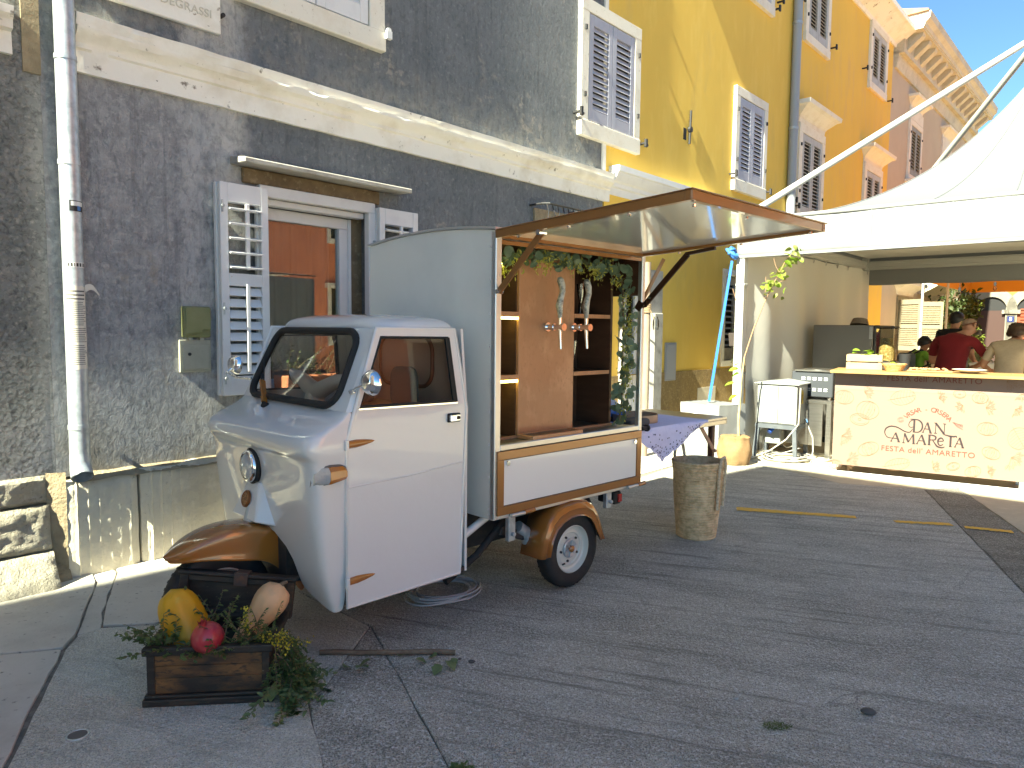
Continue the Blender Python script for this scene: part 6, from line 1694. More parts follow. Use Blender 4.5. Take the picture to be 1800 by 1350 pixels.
# ------------------------------------------------------------------ festival tent
def fabric(name, col, trans):
    m = bpy.data.materials.new(name); m.use_nodes = True
    nt = m.node_tree; N = nt.nodes; L = nt.links
    b = N['Principled BSDF']; out = N['Material Output']
    b.inputs['Base Color'].default_value = (*col, 1); b.inputs['Roughness'].default_value = .55
    t = N.new('ShaderNodeBsdfTranslucent'); t.inputs[0].default_value = (col[0], col[1]*.93, col[2]*.76, 1)
    ms = N.new('ShaderNodeMixShader'); ms.inputs[0].default_value = trans
    L.new(b.outputs[0], ms.inputs[1]); L.new(t.outputs[0], ms.inputs[2]); L.new(ms.outputs[0], out.inputs[0])
    tc = N.new('ShaderNodeTexCoord'); n = N.new('ShaderNodeTexNoise'); n.inputs['Scale'].default_value = 2.5; n.inputs['Detail'].default_value = 3
    L.new(tc.outputs['Object'], n.inputs['Vector'])
    bp = N.new('ShaderNodeBump'); bp.inputs['Strength'].default_value = .2; bp.inputs['Distance'].default_value = .03
    L.new(n.outputs['Fac'], bp.inputs['Height']); L.new(bp.outputs[0], b.inputs['Normal'])
    return m
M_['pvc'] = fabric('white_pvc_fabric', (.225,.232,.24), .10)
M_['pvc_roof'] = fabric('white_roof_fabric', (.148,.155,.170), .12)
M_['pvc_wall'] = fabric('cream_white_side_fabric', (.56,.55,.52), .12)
M_['tentalu'] = mat('white_tent_profile', (.40,.40,.385), .4)
TS0, TS1, TQ0, TQ1 = 8.14, 12.98, -1.36, 3.66
TC = ((TS0+TS1)/2, (TQ0+TQ1)/2)
tent = thing('festival_tent', 'white peaked festival tent with outside roof poles in the sunlit square', 'tent', ST(*TC), STREET)
def TM(): return MB(Matrix.Translation((-TC[0], -TC[1], 0)))
for (s, q) in ((TS0,TQ1),(TS1,TQ1),(TS0,TQ0),(TS1,TQ0)):
    m = TM(); m.box(s-.05, s+.05, q-.05, q+.05, 0, 2.80); m.box(s-.10, s+.10, q-.10, q+.10, 0, .012); post = m.build('tent_post', M_['tentalu'], tent, bevel=.018, seg=3)
    m = TM(); m.box(s-.056, s+.056, q-.056, q+.056, 2.03, 2.07); m.build('post_collar', M_['tentalu'], post, bevel=.01)
for (a, b) in (((TS0,TQ0),(TS0,TQ1)),((TS1,TQ0),(TS1,TQ1)),((TS0,TQ0),(TS1,TQ0)),((TS0,TQ1),(TS1,TQ1))):
    d_ = Vector((b[0]-a[0], b[1]-a[1], 0)).normalized(); A = Vector((*a, 0))+d_*.05; B = Vector((*b, 0))-d_*.05
    m = TM(); m.bar(A+Vector((0,0,2.62)), B+Vector((0,0,2.62)), .05, .14); m.bar(A+Vector((0,0,2.585)), B+Vector((0,0,2.585)), .066, .02); m.bar(A+Vector((0,0,2.655)), B+Vector((0,0,2.655)), .066, .02); m.build('eaves_beam', M_['tentalu'], tent, bevel=.004)
HW = (TS1-TS0)/2+.05; HQ = (TQ1-TQ0)/2+.05
def roofz(t): return 2.80 + .42*(1-t)**1.25 + 1.42*(1-t)**2.9
def roof_fn(u, w):
    # u around four sides, w from eave to crown
    k = u*4; side = int(k) % 4; f = k-int(k)
    cs = [(-1,1),(1,1),(1,-1),(-1,-1)]
    a = cs[side]; b = cs[(side+1) % 4]
    x = a[0]+(b[0]-a[0])*f; y = a[1]+(b[1]-a[1])*f
    t = 1-.955*w
    sag = .16*(1-(2*f-1)**2)*t*(1-t)*2.2
    return (x*HW*t, y*HQ*t, roofz(t)-sag)
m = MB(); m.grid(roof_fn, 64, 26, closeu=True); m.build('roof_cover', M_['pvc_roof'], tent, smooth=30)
for side in range(4):
    for f_ in (.0, .25, .5, .75):
        sm3 = MB(); sm3.tube([Vector(roof_fn((side+f_)/4, j/26))+Vector((0,0,.004)) for j in range(27)], .006, 5); sm3.build('roof_seam', M_['pvc_roof'], tent, smooth=60)
ed = MB(); ed.tube([(-HW,-HQ,2.80),(HW,-HQ,2.80),(HW,HQ,2.80),(-HW,HQ,2.80)], .022, 8, closed=True); ed.build('eaves_cord', M_['pvc'], tent, smooth=60)
def valance(a, b, z0, z1, seed):
    m = MB(); A = Vector(a); B = Vector(b); n = 60; d_ = (B-A).normalized(); s_ = Vector((d_.y, -d_.x, 0))
    def fn(u, w):
        p = A.lerp(B, u); off = .010*nz(u*9, seed, w*1.5) + .004*nz(u*40, seed, w*3)
        q = p + s_*off; return (q.x, q.y, z0+(z1-z0)*w + .006*math.sin(u*30+seed)*(1-w))
    m.grid(fn, n, 6)
    o = m.build('valance', M_['pvc'], tent, smooth=70)
    sd_ = o.modifiers.new('t', 'SOLIDIFY'); sd_.thickness = .003
    for k in range(1, 7):
        sm2 = MB(); p = A.lerp(B, k/7); sm2.bar(p+Vector((0,0,z0+.01))+s_*.011, p+Vector((0,0,z1-.01))+s_*.011, .012, .002, up=(s_.x, s_.y, 0))
        sm2.build('seam', M_['pvc'], o)
    hm_ = MB(); hm_.bar(A+Vector((0,0,z0+.02))+s_*.012, B+Vector((0,0,z0+.02))+s_*.012, .003, .03); hm_.build('hem', M_['pvc'], o)
    return o
valance((-HW,HQ,0),(-HW,-HQ,0), 2.36, 2.79, 1); valance((HW,-HQ,0),(HW,HQ,0), 2.30, 2.79, 2); valance((-HW,-HQ,0),(HW,-HQ,0), 2.36, 2.79, 3); valance((HW,HQ,0),(-HW,HQ,0), 2.36, 2.79, 4)
APEX = (0, 0, 5.02)
for (x, y) in ((-1,1),(1,1),(-1,-1),(1,-1)):
    m = MB(); m.tube([(x*(HW-.05), y*(HQ-.05), 2.84), (x*.05, y*.05, 5.0)], .037, 14); m.build('roof_pole', M_['tentalu'], tent, smooth=60)
m = MB(); m.tube([(0,0,4.55),(0,0,5.12)], .09, 16); m.build('crown_ring', M_['tentalu'], tent, smooth=40)
# side wall of hanging folds on the house side
def sidewall(u, w):
    s = TS0+.06 + (TS1-TS0-.1)*u; z = .02 + 2.50*w
    fold = .026*math.sin(u*34+.8*math.sin(w*2))*(.25+.75*w**.7) + .02*nz(u*7, w*2.5) + .035*math.sin(u*11+2.2*w)*w**2
    sw_ = .04*nz(u*3, w*1.2, 5)
    return (s, TQ1-.075+fold+sw_, z)
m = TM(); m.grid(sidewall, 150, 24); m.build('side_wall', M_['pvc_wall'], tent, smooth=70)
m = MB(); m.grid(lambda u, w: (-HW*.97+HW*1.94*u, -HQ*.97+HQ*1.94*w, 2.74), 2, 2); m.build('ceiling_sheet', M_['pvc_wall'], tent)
hm_ = TM()
for k in range(9): s = TS0+.6+k*.5; hm_.tube([(s,TQ1-.09,2.46),(s+.01,TQ1-.1,2.53),(s+.03,TQ1-.08,2.5)], .008, 6)
hm_.build('wall_hooks', M_['chrome'], tent)
# ratchet strap from the tent corner to the weight
wx = ST(7.98, 3.90)
wg = thing('tent_weight', 'white fabric covered tent weight block tied to a blue strap', 'weight', wx, STREET+rad(-14))
def wgt(u, w):
    k = u*4; side = int(k) % 4; f = k-int(k)
    cs = [(-.24,-.30),(.24,-.30),(.24,.30),(-.24,.30)]; a = cs[side]; b = cs[(side+1) % 4]
    x = a[0]+(b[0]-a[0])*f; y = a[1]+(b[1]-a[1])*f
    z = .64*w
    o = .010*nz(x*7+y*3, y*7, z*5)+.006*nz(x*18, y*18, z*14)
    return (x*(1+o*2-.02*w), y*(1+o*2-.02*w), z)
m = MB(); m.grid(wgt, 64, 16, closeu=True); m.build('cover', M_['pvc'], wg, smooth=40)
m = MB(); m.grid(lambda u, w: (-.236+.472*u, -.294+.588*w, .637+.014*nz(u*4, w*4)+.008*nz(u*11, w*11)), 16, 16); m.build('cover_top', M_['pvc'], wg, smooth=60)
m = MB(); m.box(-.246,-.243,-.10,.09,.50,.515); m.box(-.246,-.243,.02,.12,.52,.535); m.build('faded_print', mat('pale_blue_print', (.55,.60,.68), .7), wg)
blue = mat('blue_webbing', (.035,.17,.52), .6, bump=((120,.3,.002),)); blued = mat('dark_blue_webbing', (.02,.05,.16), .6)
bs_ = thing('ratchet_strap', 'bright blue lashing strap from the tent corner down to the white weight', 'strap', wx, STREET)
top = Vector((TS0-.10-7.98, TQ1+.07-3.90, 2.42)); bot = Vector((-.04, .03, .655))
m = MB(); m.bar(bot, top+(bot-top)*.05, .032, .005, up=(-.6,-.6,.2)); m.build('webbing', blue, bs_)
m = MB(); rnd = random.Random(3)
for k in range(6): 
    c = top+Vector((rnd.uniform(-.02,.02), rnd.uniform(-.02,.02), rnd.uniform(-.02,.04)))
    m.tube([c+Vector((.055*math.cos(a*.7+k), .055*math.sin(a*.7+k)*math.cos(k), .055*math.sin(a*.7+k)*math.sin(k+1))) for a in range(9)], .016, 6, closed=True)
m.build('knot', blue, bs_, smooth=60)
m = MB(); m.tube([top+Vector((.035*math.cos(a*.8), .02, .045*math.sin(a*.8))) for a in range(8)], .017, 6, closed=True); m.build('wrapped_tail', blued, bs_, smooth=60)

# ------------------------------------------------------------------ sapling in a burlap bag
burlap = mat('burlap', (.235,.142,.068), .9, var=((9,(.19,.11,.047),.4,.7),(80,(.27,.17,.085),.5,.7)), bump=((120,.5,.003),))
sp = thing('potted_sapling', 'thin leafy sapling rooted in a tan burlap sack beside the tent post', 'sapling', (2.545, 8.02, 0), 0)
def bag(u, w):
    a = 2*math.pi*u
    if w <= .8:
        t = w/.8; r = .150+.028*math.sin(math.pi*min(1, t*1.1))+.012*t; z = .31*t
    else:
        t = (w-.8)/.2; r = .160*(1-t)+.02; z = .31+.012*math.sin(t*3.1)
    o = .09*nz(math.cos(a)*2, math.sin(a)*2, z*6)+.10*abs(nz(math.cos(a)*3+z*6, math.sin(a)*3, z*9))
    return (r*(1+o)*math.cos(a), r*(1+o)*math.sin(a), max(.003, z+.012*nz(math.cos(a)*2, math.sin(a)*2, 7)*w))
m = MB(); m.grid(bag, 40, 20, closeu=True); m.build('sack', burlap, sp, smooth=60)
bark = mat('pale_bark', (.40,.33,.19), .8, var=((14,(.30,.23,.12),.4,.65),))
br2 = mat('reddish_twig', (.28,.17,.10), .7)
m = MB(); m.tube([(.04,0,.28),(.03,0,.5),(.035,0,.62),(.045,.01,.78),(.050,.0,1.0),(.075,.0,1.22)], [.016,.013,.014,.011,.011,.009], 8); m.build('trunk', bark, sp, smooth=60)
m = MB(); m.tube([(.075,0,1.22),(.16,.0,1.52),(.27,.0,1.82),(.36,.0,2.02),(.43,0,2.16),(.50,0,2.30),(.62,0,2.44)], [.009,.008,.007,.006,.005,.004,.002], 7)
m.tube([(.27,0,1.82),(.30,.05,2.0),(.31,.08,2.12)], .003, 5); m.tube([(.36,0,2.02),(.44,-.03,2.06),(.50,-.03,2.08)], .003, 5); m.tube([(.43,0,2.16),(.40,.04,2.24),(.38,.05,2.32)], .003, 5)
m.build('branch', br2, sp, smooth=60)
m = MB(); m.tube([(.05,.0,.98),(.03,.0,1.12),(.02,.0,1.3),(.03,0,1.5),(.00,.0,1.72),(-.08,.02,1.98)], .004, 5); m.build('twig', br2, sp)
rnd = random.Random(12)
fresh = round_leaf_mesh('leaf', .042, M_['leaf_fresh']); fold = leaf_mesh('leaf_folded', .10, .07, M_['leaf_fresh'], bend=.3)
dry = leaf_mat('olive_fresh_leaf', (.17,.21,.04), (.30,.33,.09), .5)
fold2 = leaf_mesh('leaf_dry', .09, .062, dry, bend=.45)
for (x, z) in ((-.01,1.20),(-.02,1.08),(-.01,1.03),(-.06,.92),(-.03,.78),(.0,1.14)):
    place(fold, 'leaf', sp, (x+.03,-.01,z), (rnd.uniform(-.6,1.2), rnd.uniform(-.3,.5), 3.14+rnd.uniform(-.4,.4)), rnd.uniform(.8,1.15))
for k in range(64):
    t = rnd.random(); a = Vector((.30,0,1.98)); b = Vector((.64,0,2.46)); p = a.lerp(b, t)
    if k < 16: p = Vector((.30+rnd.uniform(-.03,.16), 0, 1.98+rnd.uniform(-.05,.12)))
    place(rnd.choice((fold, fold2, fold2)), 'leaf', sp, p+Vector((rnd.uniform(-.07,.07), rnd.uniform(-.06,.06), rnd.uniform(-.06,.05))), (rnd.uniform(-1.2,1.2), rnd.uniform(-.4,.9), rnd.uniform(0,6.28)), rnd.uniform(.55,.95))

# ------------------------------------------------------------------ electric box on legs
eb_ = thing('power_cabinet', 'pale grey electric distribution cabinet on a dark steel stand with cables', 'electric box', (3.29, 8.17, 0), rad(52))
pale = mat('pale_grey_enamel', (.27,.28,.275), .45); dsteel = mat('blue_grey_steel', (.075,.085,.10), .5, var=((12,(.11,.12,.13),.5,.7),))
# local x along the right side (away), y along the left face (away)
m = MB(); m.box(.0,.42,.0,.46,.415,.885); m.build('cabinet', pale, eb_, bevel=.006)
m = MB(); m.prism([(-.03,.885),(-.03,.90),(.23,.935),(.49,.90),(.49,.885)], 'x', -.03, .45); m.build('cabinet_roof', pale, eb_, bevel=.004)
m = MB(); m.box(-.012,.0,.02,.44,.43,.87); m.build('cabinet_door', pale, eb_, bevel=.003)
m = MB(); m.box(-.015,-.011,.205,.211,.43,.87); m.build('door_gap', M_['blackiron'], eb_)
m = MB(); m.prism([(.18,.66),(.24,.66),(.24,.79),(.21,.83),(.18,.79)], 'y', -.004, -.001); m.build('warning_label', mat('yellow_label', (.62,.42,.02), .5), eb_)
m = MB(); m.prism([(.212,.70),(.228,.70),(.214,.755),(.224,.755),(.205,.80),(.209,.765),(.198,.765)], 'y', -.006, -.0045); m.build('warning_flash', M_['black'], eb_)
for (x, y) in ((.02,.02),(.40,.02),(.02,.44),(.40,.44)):
    sx = -.03 if x < .2 else .03; sy = -.03 if y < .2 else .03
    m = MB(); m.bar((x,y,.40),(x+sx,y+sy,0), .045, .045, up=(0,1,0)); m.build('leg', dsteel, eb_)
m = MB(); m.box(-.01,.43,-.01,.02,.365,.413); m.box(-.01,.43,.44,.47,.365,.413); m.box(-.01,.02,.02,.44,.365,.413); m.box(.40,.43,.02,.44,.365,.413); m.build('stand_frame', dsteel, eb_)
m = MB(); m.box(.15,.32,.22,.40,.16,.38); m.build('socket_box', pale, eb_, bevel=.01)
m = MB(); m.tube([(.05,.32,.31),(.10,.30,.36)], .03, 10); m.build('blue_plug', mat('blue_plug', (.02,.09,.42), .4), eb_)
m = MB(); m.tube([(.10,.16,.375),(.20,.14,.365)], .028, 10); m.build('red_plug', mat('red_plug', (.45,.03,.02), .4), eb_)
m = MB(); m.tube([(.33,-.02,.47),(.33,-.035,.43)], .016, 8); m.build('cable_gland', M_['chrome'], eb_)
cb = thing('white_cables', 'white power cables looping from the cabinet to coils on the ground', 'cable', (3.29, 8.17, 0), rad(52))
wcab = mat('white_cable', (.34,.33,.30), .5)
m = MB(); rnd = random.Random(7)
m.tube([(.02,-.03,.86),(.01,-.03,.6),(.0,-.03,.44),(-.01,.10,.25),(-.02,.28,.10),(-.02,.45,.015),(-.05,.62,.012)], .0095, 7)
m.tube([(.33,-.03,.42),(.34,-.10,.25),(.30,-.12,.10),(.22,-.13,.012),(.0,-.18,.012)], .009, 7)
m.tube([(.30,.0,.40),(.20,.05,.28),(.25,.1,.14),(.35,.2,.10),(.30,.3,.2),(.2,.2,.33)], .008, 7)
m.tube([(.33,.05,.40),(.38,.10,.22),(.30,.02,.12),(.16,.2,.05),(.05,.35,.012)], .008, 7)
for cx, cy, r0, n_ in ((.12,.12,.30,7),(-.10,.56,.15,5),(.34,-.14,.20,5)):
    for k in range(n_):
        rr2 = r0+rnd.uniform(-.06,.05); ox, oy = rnd.uniform(-.03,.03), rnd.uniform(-.03,.03)
        m.tube([(cx+ox+rr2*math.cos(a*.4), cy+oy+rr2*math.sin(a*.4)*.85, .011+.008*k*abs(math.sin(a*.5+k))) for a in range(16)], .0085, 6, closed=True)
m.tube([(-.30,.05,.008),(-.36,.7,.008),(-.5,1.3,.008)], .006, 6); m.tube([(-.28,-.2,.008),(.1,-.5,.008),(.5,-1.0,.008)], .006, 6)
m.build('cable_run', wcab, cb, smooth=60)

# ------------------------------------------------------------------ fridge, steel table, small oven
fr_ = thing('steel_fridge', 'tall dark stainless steel fridge standing in the tent corner', 'fridge', ST(10.0, 2.62), STREET)
m = MB(); m.box(0,.70,.075,.83,.08,1.60); m.build('housing', mat('dark_stainless', (.20,.19,.175), .38, .9), fr_, bevel=.006)
m = MB(); m.box(.01,.69,.0,.068,.12,1.60); m.build('door', mat('fridge_door', (.09,.088,.085), .4, .6), fr_, bevel=.006)
m = MB(); m.box(.05,.65,.1,.8,0,.08); m.build('foot', M_['blackiron'], fr_)
m = MB(); m.box(-.004,.0,.08,.12,1.42,1.58); m.build('hinge_plate', M_['steel'], fr_)
m = MB(); m.tube([(.2,.3,1.60),(.22,.3,1.68)], [.12,.09], 16); m.build('lid_bowl', mat('brown_bowl', (.18,.13,.09), .6), fr_)
stt = thing('steel_table', 'stainless steel work table behind the electric cabinet', 'table', ST(8.62, 2.73), STREET)
m = MB(); m.box(0,.65,0,.85,.66,.70); m.build('table_top', M_['steel'], stt, bevel=.004)
m = MB(); m.box(.005,.02,.10,.80,.16,.655); m.build('front_sheet', M_['steel'], stt)
for (x, y) in ((.03,.03),(.62,.03),(.03,.82),(.62,.82)): MB().box(x-.03,x+.03,y-.03,y+.03,0,.66).build('leg', M_['steel'], stt, bevel=.003)
ov = thing('toaster_oven', 'small dark oven with vent slots on the steel table', 'oven', ST(8.72, 2.76, .70), STREET)
m = MB(); m.box(0,.42,0,.48,.03,.33); m.build('housing', mat('dark_oven', (.045,.05,.06), .45), ov, bevel=.008)
m = MB()
for r in range(2):
    for k in range(5):
        for j in range(2): m.box(-.003,.0,.06+k*.065,.10+k*.065,.10+r*.13+j*.022,.112+r*.13+j*.022)
o = m.build('vent_slots', M_['white'], ov); o['kind'] = 'stuff'
m = MB(); 
for (x, y) in ((.05,.05),(.05,.43),(.37,.05),(.37,.43)): m.tube([(x,y,0),(x,y,.03)], .02, 8)
m.build('foot', M_['steel'], ov)
hpz = thing('round_hotplate', 'flat steel scale tray on top of the small oven', 'tray', ST(8.9, 2.98, 1.032), STREET)
m = MB(); m.box(-.2,.2,-.20,.22,.0,.018); m.lathe([(0,.03),(.16,.03),(.17,.024),(.17,.018)], 24); m.build('plate', M_['steel'], hpz, smooth=40)

# ------------------------------------------------------------------ counter with printed front
CA = math.atan2(-.877, 1.431)
ctr = thing('bar_counter', 'peach printed festival counter with a wooden top in front of the tent', 'counter', (3.446, 7.564, 0), CA)
peach = mat('peach_print_sheet', (.215,.145,.114), .55)
peach2 = mat('pale_print_sheet', (.22,.155,.125), .55)
oak = mat('light_oak_board', (.34,.21,.085), .45, var=((3,(.29,.17,.065),.42,.66),(16,(.37,.245,.11),.5,.7)), stretch=(.6,6,1))
CWD = 1.70
m = MB(); m.box(0, CWD, 0, .012, .095, .905); front = m.build('front_panel', peach, ctr)
m = MB(); m.box(0, CWD, -.002, .012, .905, 1.075); m.build('top_strip_panel', peach2, ctr)
m = MB(); m.box(-.035, CWD+.45, -.165, .50, 1.078, 1.108); m.build('counter_board', oak, ctr, bevel=.003)
m = MB(); m.box(0,.012,.012,.42,.095,1.075); m.box(CWD-.012,CWD,.012,.42,.095,1.075); m.build('side_panel', peach, ctr)
for x in (.0, CWD-.05):
    m = MB(); m.box(x, x+.05, .0, .05, 0, .094); m.box(x, x+.05, .38, .43, 0, .094); m.build('leg', M_['alu'], ctr)
m = MB(); m.box(.05, CWD-.05, .012, .03, 0, .022); m.build('foot_rail', M_['white'], ctr)
# print: positions measured over the panel, X to the right, Z up
def pm(zx, zy):
    px = 1440+zx/5; py = 640+zy/5
    t = (px-1461)/336; X = CWD*1.18*t/(1+.18*t)
    top = 650+(px-1461)*.018; bot = 815+(px-1461)*.112
    f_ = (py-top)/(bot-top); return (X, 1.075-.98*f_)
ink_o = mat('print_orange', (.20,.105,.05), .6); ink_r = mat('print_brick', (.15,.03,.018), .6); ink_d = mat('print_aubergine', (.018,.009,.012), .6); ink_p = mat('print_rose', (.20,.085,.07), .6)
def stroke(mb, pts, w, closed=False, y=-.0035):
    P_ = [(pm(*p)[0], y, pm(*p)[1]) for p in pts]
    mb.ribbon(P_, w)
def smooth_pts(pts, n=6):
    out = []
    P_ = [pts[0]]+list(pts)+[pts[-1]]
    for i in range(1, len(P_)-2):
        p0, p1, p2, p3 = [Vector(p) for p in P_[i-1:i+3]]
        for k in range(n):
            t = k/n
            out.append(tuple(.5*((2*p1)+(p2-p0)*t+(2*p0-5*p1+4*p2-p3)*t*t+(3*p1-p0-3*p2+p3)*t*t*t)))
    out.append(tuple(pts[-1])); return out
art = MB(); rnd = random.Random(17)
def ell(cx, cy, rx, ry, rot=0, a0=0, a1=360, n=26):
    c, s = math.cos(rad(rot)), math.sin(rad(rot)); out = []
    for k in range(n+1):
        a = rad(a0+(a1-a0)*k/n); x = rx*math.cos(a); y = ry*math.sin(a); out.append((cx+x*c-y*s, cy+x*s+y*c))
    return out
def nut(cx, cy, rx, ry, rot=0, lines=5):
    stroke(art, ell(cx, cy, rx, ry, rot), .0032)
    for k in range(lines):
        f_ = -0.75+1.5*(k+.5)/lines
        stroke(art, ell(cx, cy, rx*abs(f_)*.9+4, ry*.97, rot, 95 if f_ < 0 else -85, 265 if f_ < 0 else 85, 14), .0016)
    for k in range(16): x = rnd.uniform(-.7,.7)*rx; y = rnd.uniform(-.6,.9)*ry; stroke(art, [(cx+x,cy+y),(cx+x+rnd.uniform(-9,9),cy+y+rnd.uniform(4,14))], .0014)
def half(cx, cy, rx, ry, rot=0):
    stroke(art, ell(cx, cy, rx, ry, rot), .0034); stroke(art, ell(cx, cy, rx*.8, ry*.74, rot, 20, 340), .0016); stroke(art, ell(cx, cy, rx*.16, ry*.2, rot), .0026)
def sprigart(cx, cy, s, rot=0):
    c, sn = math.cos(rad(rot)), math.sin(rad(rot))
    for k in range(9):
        a = rad(-70+140*k/8+rot); L = s*rnd.uniform(.7,1.1)
        stroke(art, smooth_pts([(cx,cy),(cx+L*.5*math.cos(a)+rnd.uniform(-8,8), cy+L*.5*math.sin(a)+rnd.uniform(-8,8)),(cx+L*math.cos(a), cy+L*math.sin(a))], 4), .0018)
        stroke(art, ell(cx+L*.75*math.cos(a), cy+L*.75*math.sin(a), s*.16, s*.07, math.degrees(a)+20, n=10), .0014)
def leafart(cx, cy, rx, ry, rot=0):
    stroke(art, ell(cx, cy, rx, ry, rot), .0022); c, s = math.cos(rad(rot)), math.sin(rad(rot))
    stroke(art, [(cx-rx*1.25*c, cy-rx*1.25*s),(cx+rx*c, cy+rx*s)], .0020)
    for k in range(7):
        f_ = -.75+1.5*k/6; bx, by = cx+rx*f_*c, cy+rx*f_*s; h = ry*math.sqrt(max(0, 1-f_*f_))*.9
        for sg in (-1,1): stroke(art, [(bx,by),(bx+rx*.2*c-sg*h*s, by+rx*.2*s+sg*h*c)], .0013)
nut(385,385,95,82,20); half(320,470,80,52,12); nut(405,740,88,62,-18); nut(1415,550,92,62,8); nut(1335,260,70,52,10); half(1155,225,54,38,8); half(1135,905,56,38,-8); nut(1310,955,70,52,-10); nut(1460,780,85,55,25); nut(185,270,78,62,12)
leafart(675,265,105,68,-12); leafart(655,885,105,55,-10); leafart(1700,640,105,100,60); sprigart(980,270,70,-30); sprigart(180,620,110,20); sprigart(1640,820,130,40); sprigart(1390,350,95,-10); sprigart(1190,330,70,150); sprigart(1650,360,80,35); sprigart(230,850,110,5); sprigart(960,920,70,-25); sprigart(1440,960,80,-20); sprigart(1690,220,70,60); nut(130,880,60,40,10); nut(430,100,85,52,15); sprigart(1560,100,110,10); sprigart(1740,110,80,160); sprigart(350,220,80,-10)
o = art.build('nut_drawings', ink_o, front); o['kind'] = 'stuff'
def panel_text(body, zx, zy, size, m, name, spacing=1.0, bold=0.0):
    X, Z = pm(zx, zy)
    return text_mesh(body, size, m, name, front, Matrix.Translation((X, -.004, Z)) @ Matrix.Rotation(rad(90), 4, 'X'), spacing=spacing, bold=bold)
panel_text("FESTA dell' AMARETTO", 922, 100, .077, ink_r, 'lettering', 1.06)
panel_text("FESTA dell' AMARETTO", 900, 768, .077, ink_r, 'lettering', 1.06)
# arched place names
word = 'VRSAR - ORSERA'
cx_, cz_ = pm(893, 520); R_ = .245
for i, ch_ in enumerate(word):
    if ch_ == ' ': continue
    a = rad(49) - rad(98)*i/(len(word)-1)
    Tm = Matrix.Translation((cx_+R_*1.0*math.sin(-a), -.004, cz_-.075+R_*math.cos(a))) @ Matrix.Rotation(-a if False else 0, 4, 'Y') @ Matrix.Rotation(a*-1 if False else 0, 4, 'Y')
    Tm = Matrix.Translation((cx_-R_*math.sin(a), -.004, cz_-.085+R_*math.cos(a))) @ Matrix.Rotation(rad(90), 4, 'X') @ Matrix.Rotation(a*.85, 4, 'Z')
    text_mesh(ch_, .066, ink_r, 'lettering', front, Tm)
# the two big words, drawn as pen strokes
GL = {
 'D': [([(.12,0),(.12,1)],'T'), ([(-.25,.98),(.12,1),(.5,.97),(.78,.78),(.86,.5),(.78,.22),(.5,.03),(.02,0)],'C'), ([(.02,0),(.25,0)],'t')],
 'A': [([(.0,0),(.45,1.0)],'t'), ([(.45,1.0),(.86,0)],'T'), ([(.17,.36),(.70,.36)],'t'), ([(-.1,0),(.12,0)],'t'), ([(.70,0),(1.0,0)],'t')],
 'N': [([(.1,0),(.1,1)],'t'), ([(.1,1),(.80,0)],'T'), ([(.80,0),(.80,1)],'t'), ([(-.02,1),(.14,1)],'t'), ([(-.02,0),(.22,0)],'t'), ([(.68,1),(.92,1)],'t')],
 'M': [([(.08,0),(.14,1)],'t'), ([(.14,1),(.5,.12)],'T'), ([(.5,.12),(.90,1)],'t'), ([(.90,1),(.96,0)],'T'), ([(-.04,0),(.2,0)],'t'), ([(.84,0),(1.1,0)],'t')],
 'R': [([(.12,0),(.12,1)],'T'), ([(.0,.98),(.3,1),(.62,.92),(.68,.74),(.58,.56),(.12,.50)],'C'), ([(.40,.52),(.62,.2),(.85,-.08),(1.25,-.16),(1.5,-.05)],'C'), ([(.0,0),(.26,0)],'t')],
 'e': [([(.1,.42),(.66,.50),(.58,.72),(.38,.78),(.14,.62),(.08,.36),(.2,.08),(.42,.02),(.68,.16)],'C')],
 'T': [([(.45,0),(.45,.97)],'T'), ([(-.28,1.06),(-.02,1.03),(.3,.98),(.75,.97),(1.0,1.02),(1.06,.9)],'C'), ([(.32,0),(.6,0)],'t')],
}
def glyph(mb, ch, zx, zy, w, h, slope=.11):
    for pts, kind in GL[ch]:
        q = [(zx + x*w, zy - y*h + (x*w)*slope) for x, y in pts]
        if kind == 'C':
            q = smooth_pts(q, 7); n = len(q)
            ws__ = [.007+.0075*abs(math.sin(math.pi*i/(n-1)))**1.5 for i in range(n)]
        elif kind == 'T': ws__ = .0175
        else: ws__ = .0068
        stroke(mb, q, ws__, y=-.0042)
lg = MB()
glyph(lg, 'D', 770, 582, 95, 118); glyph(lg, 'A', 858, 585, 78, 95); glyph(lg, 'N', 955, 592, 108, 95)
glyph(lg, 'A', 592, 668, 78, 82); glyph(lg, 'M', 690, 682, 98, 88); glyph(lg, 'A', 812, 692, 82, 88); glyph(lg, 'R', 905, 700, 98, 92); glyph(lg, 'e', 985, 705, 78, 90); glyph(lg, 'T', 1062, 714, 85, 100); glyph(lg, 'A', 1140, 722, 82, 92)
q = smooth_pts([(770,555),(745,585),(700,575),(640,540),(585,530),(545,550),(536,590),(560,630),(605,640)], 8); n = len(q)
stroke(lg, q, [.005+.007*math.sin(math.pi*i/(n-1)) for i in range(n)], y=-.0042)
q = smooth_pts([(772,470),(745,485),(735,520),(752,540),(775,535)], 7); stroke(lg, q, .006, y=-.0042)
lg.build('lettering', ink_d, front)
dec = MB()
for k in range(3): dec.ribbon([(pm(*p)[0], -.004, pm(*p)[1]) for p in ell(665, 470, 28-8*k, 24-7*k)], .002)
for k in range(12):
    a = rnd.uniform(-.9,.9); dec.ribbon([(pm(*p)[0], -.004, pm(*p)[1]) for p in smooth_pts([(1105+rnd.uniform(0,20),490),(1150+rnd.uniform(-10,10),515+20*a),(1200,535+35*a)], 4)], .0018)
dec.build('small_drawings', ink_p, front)

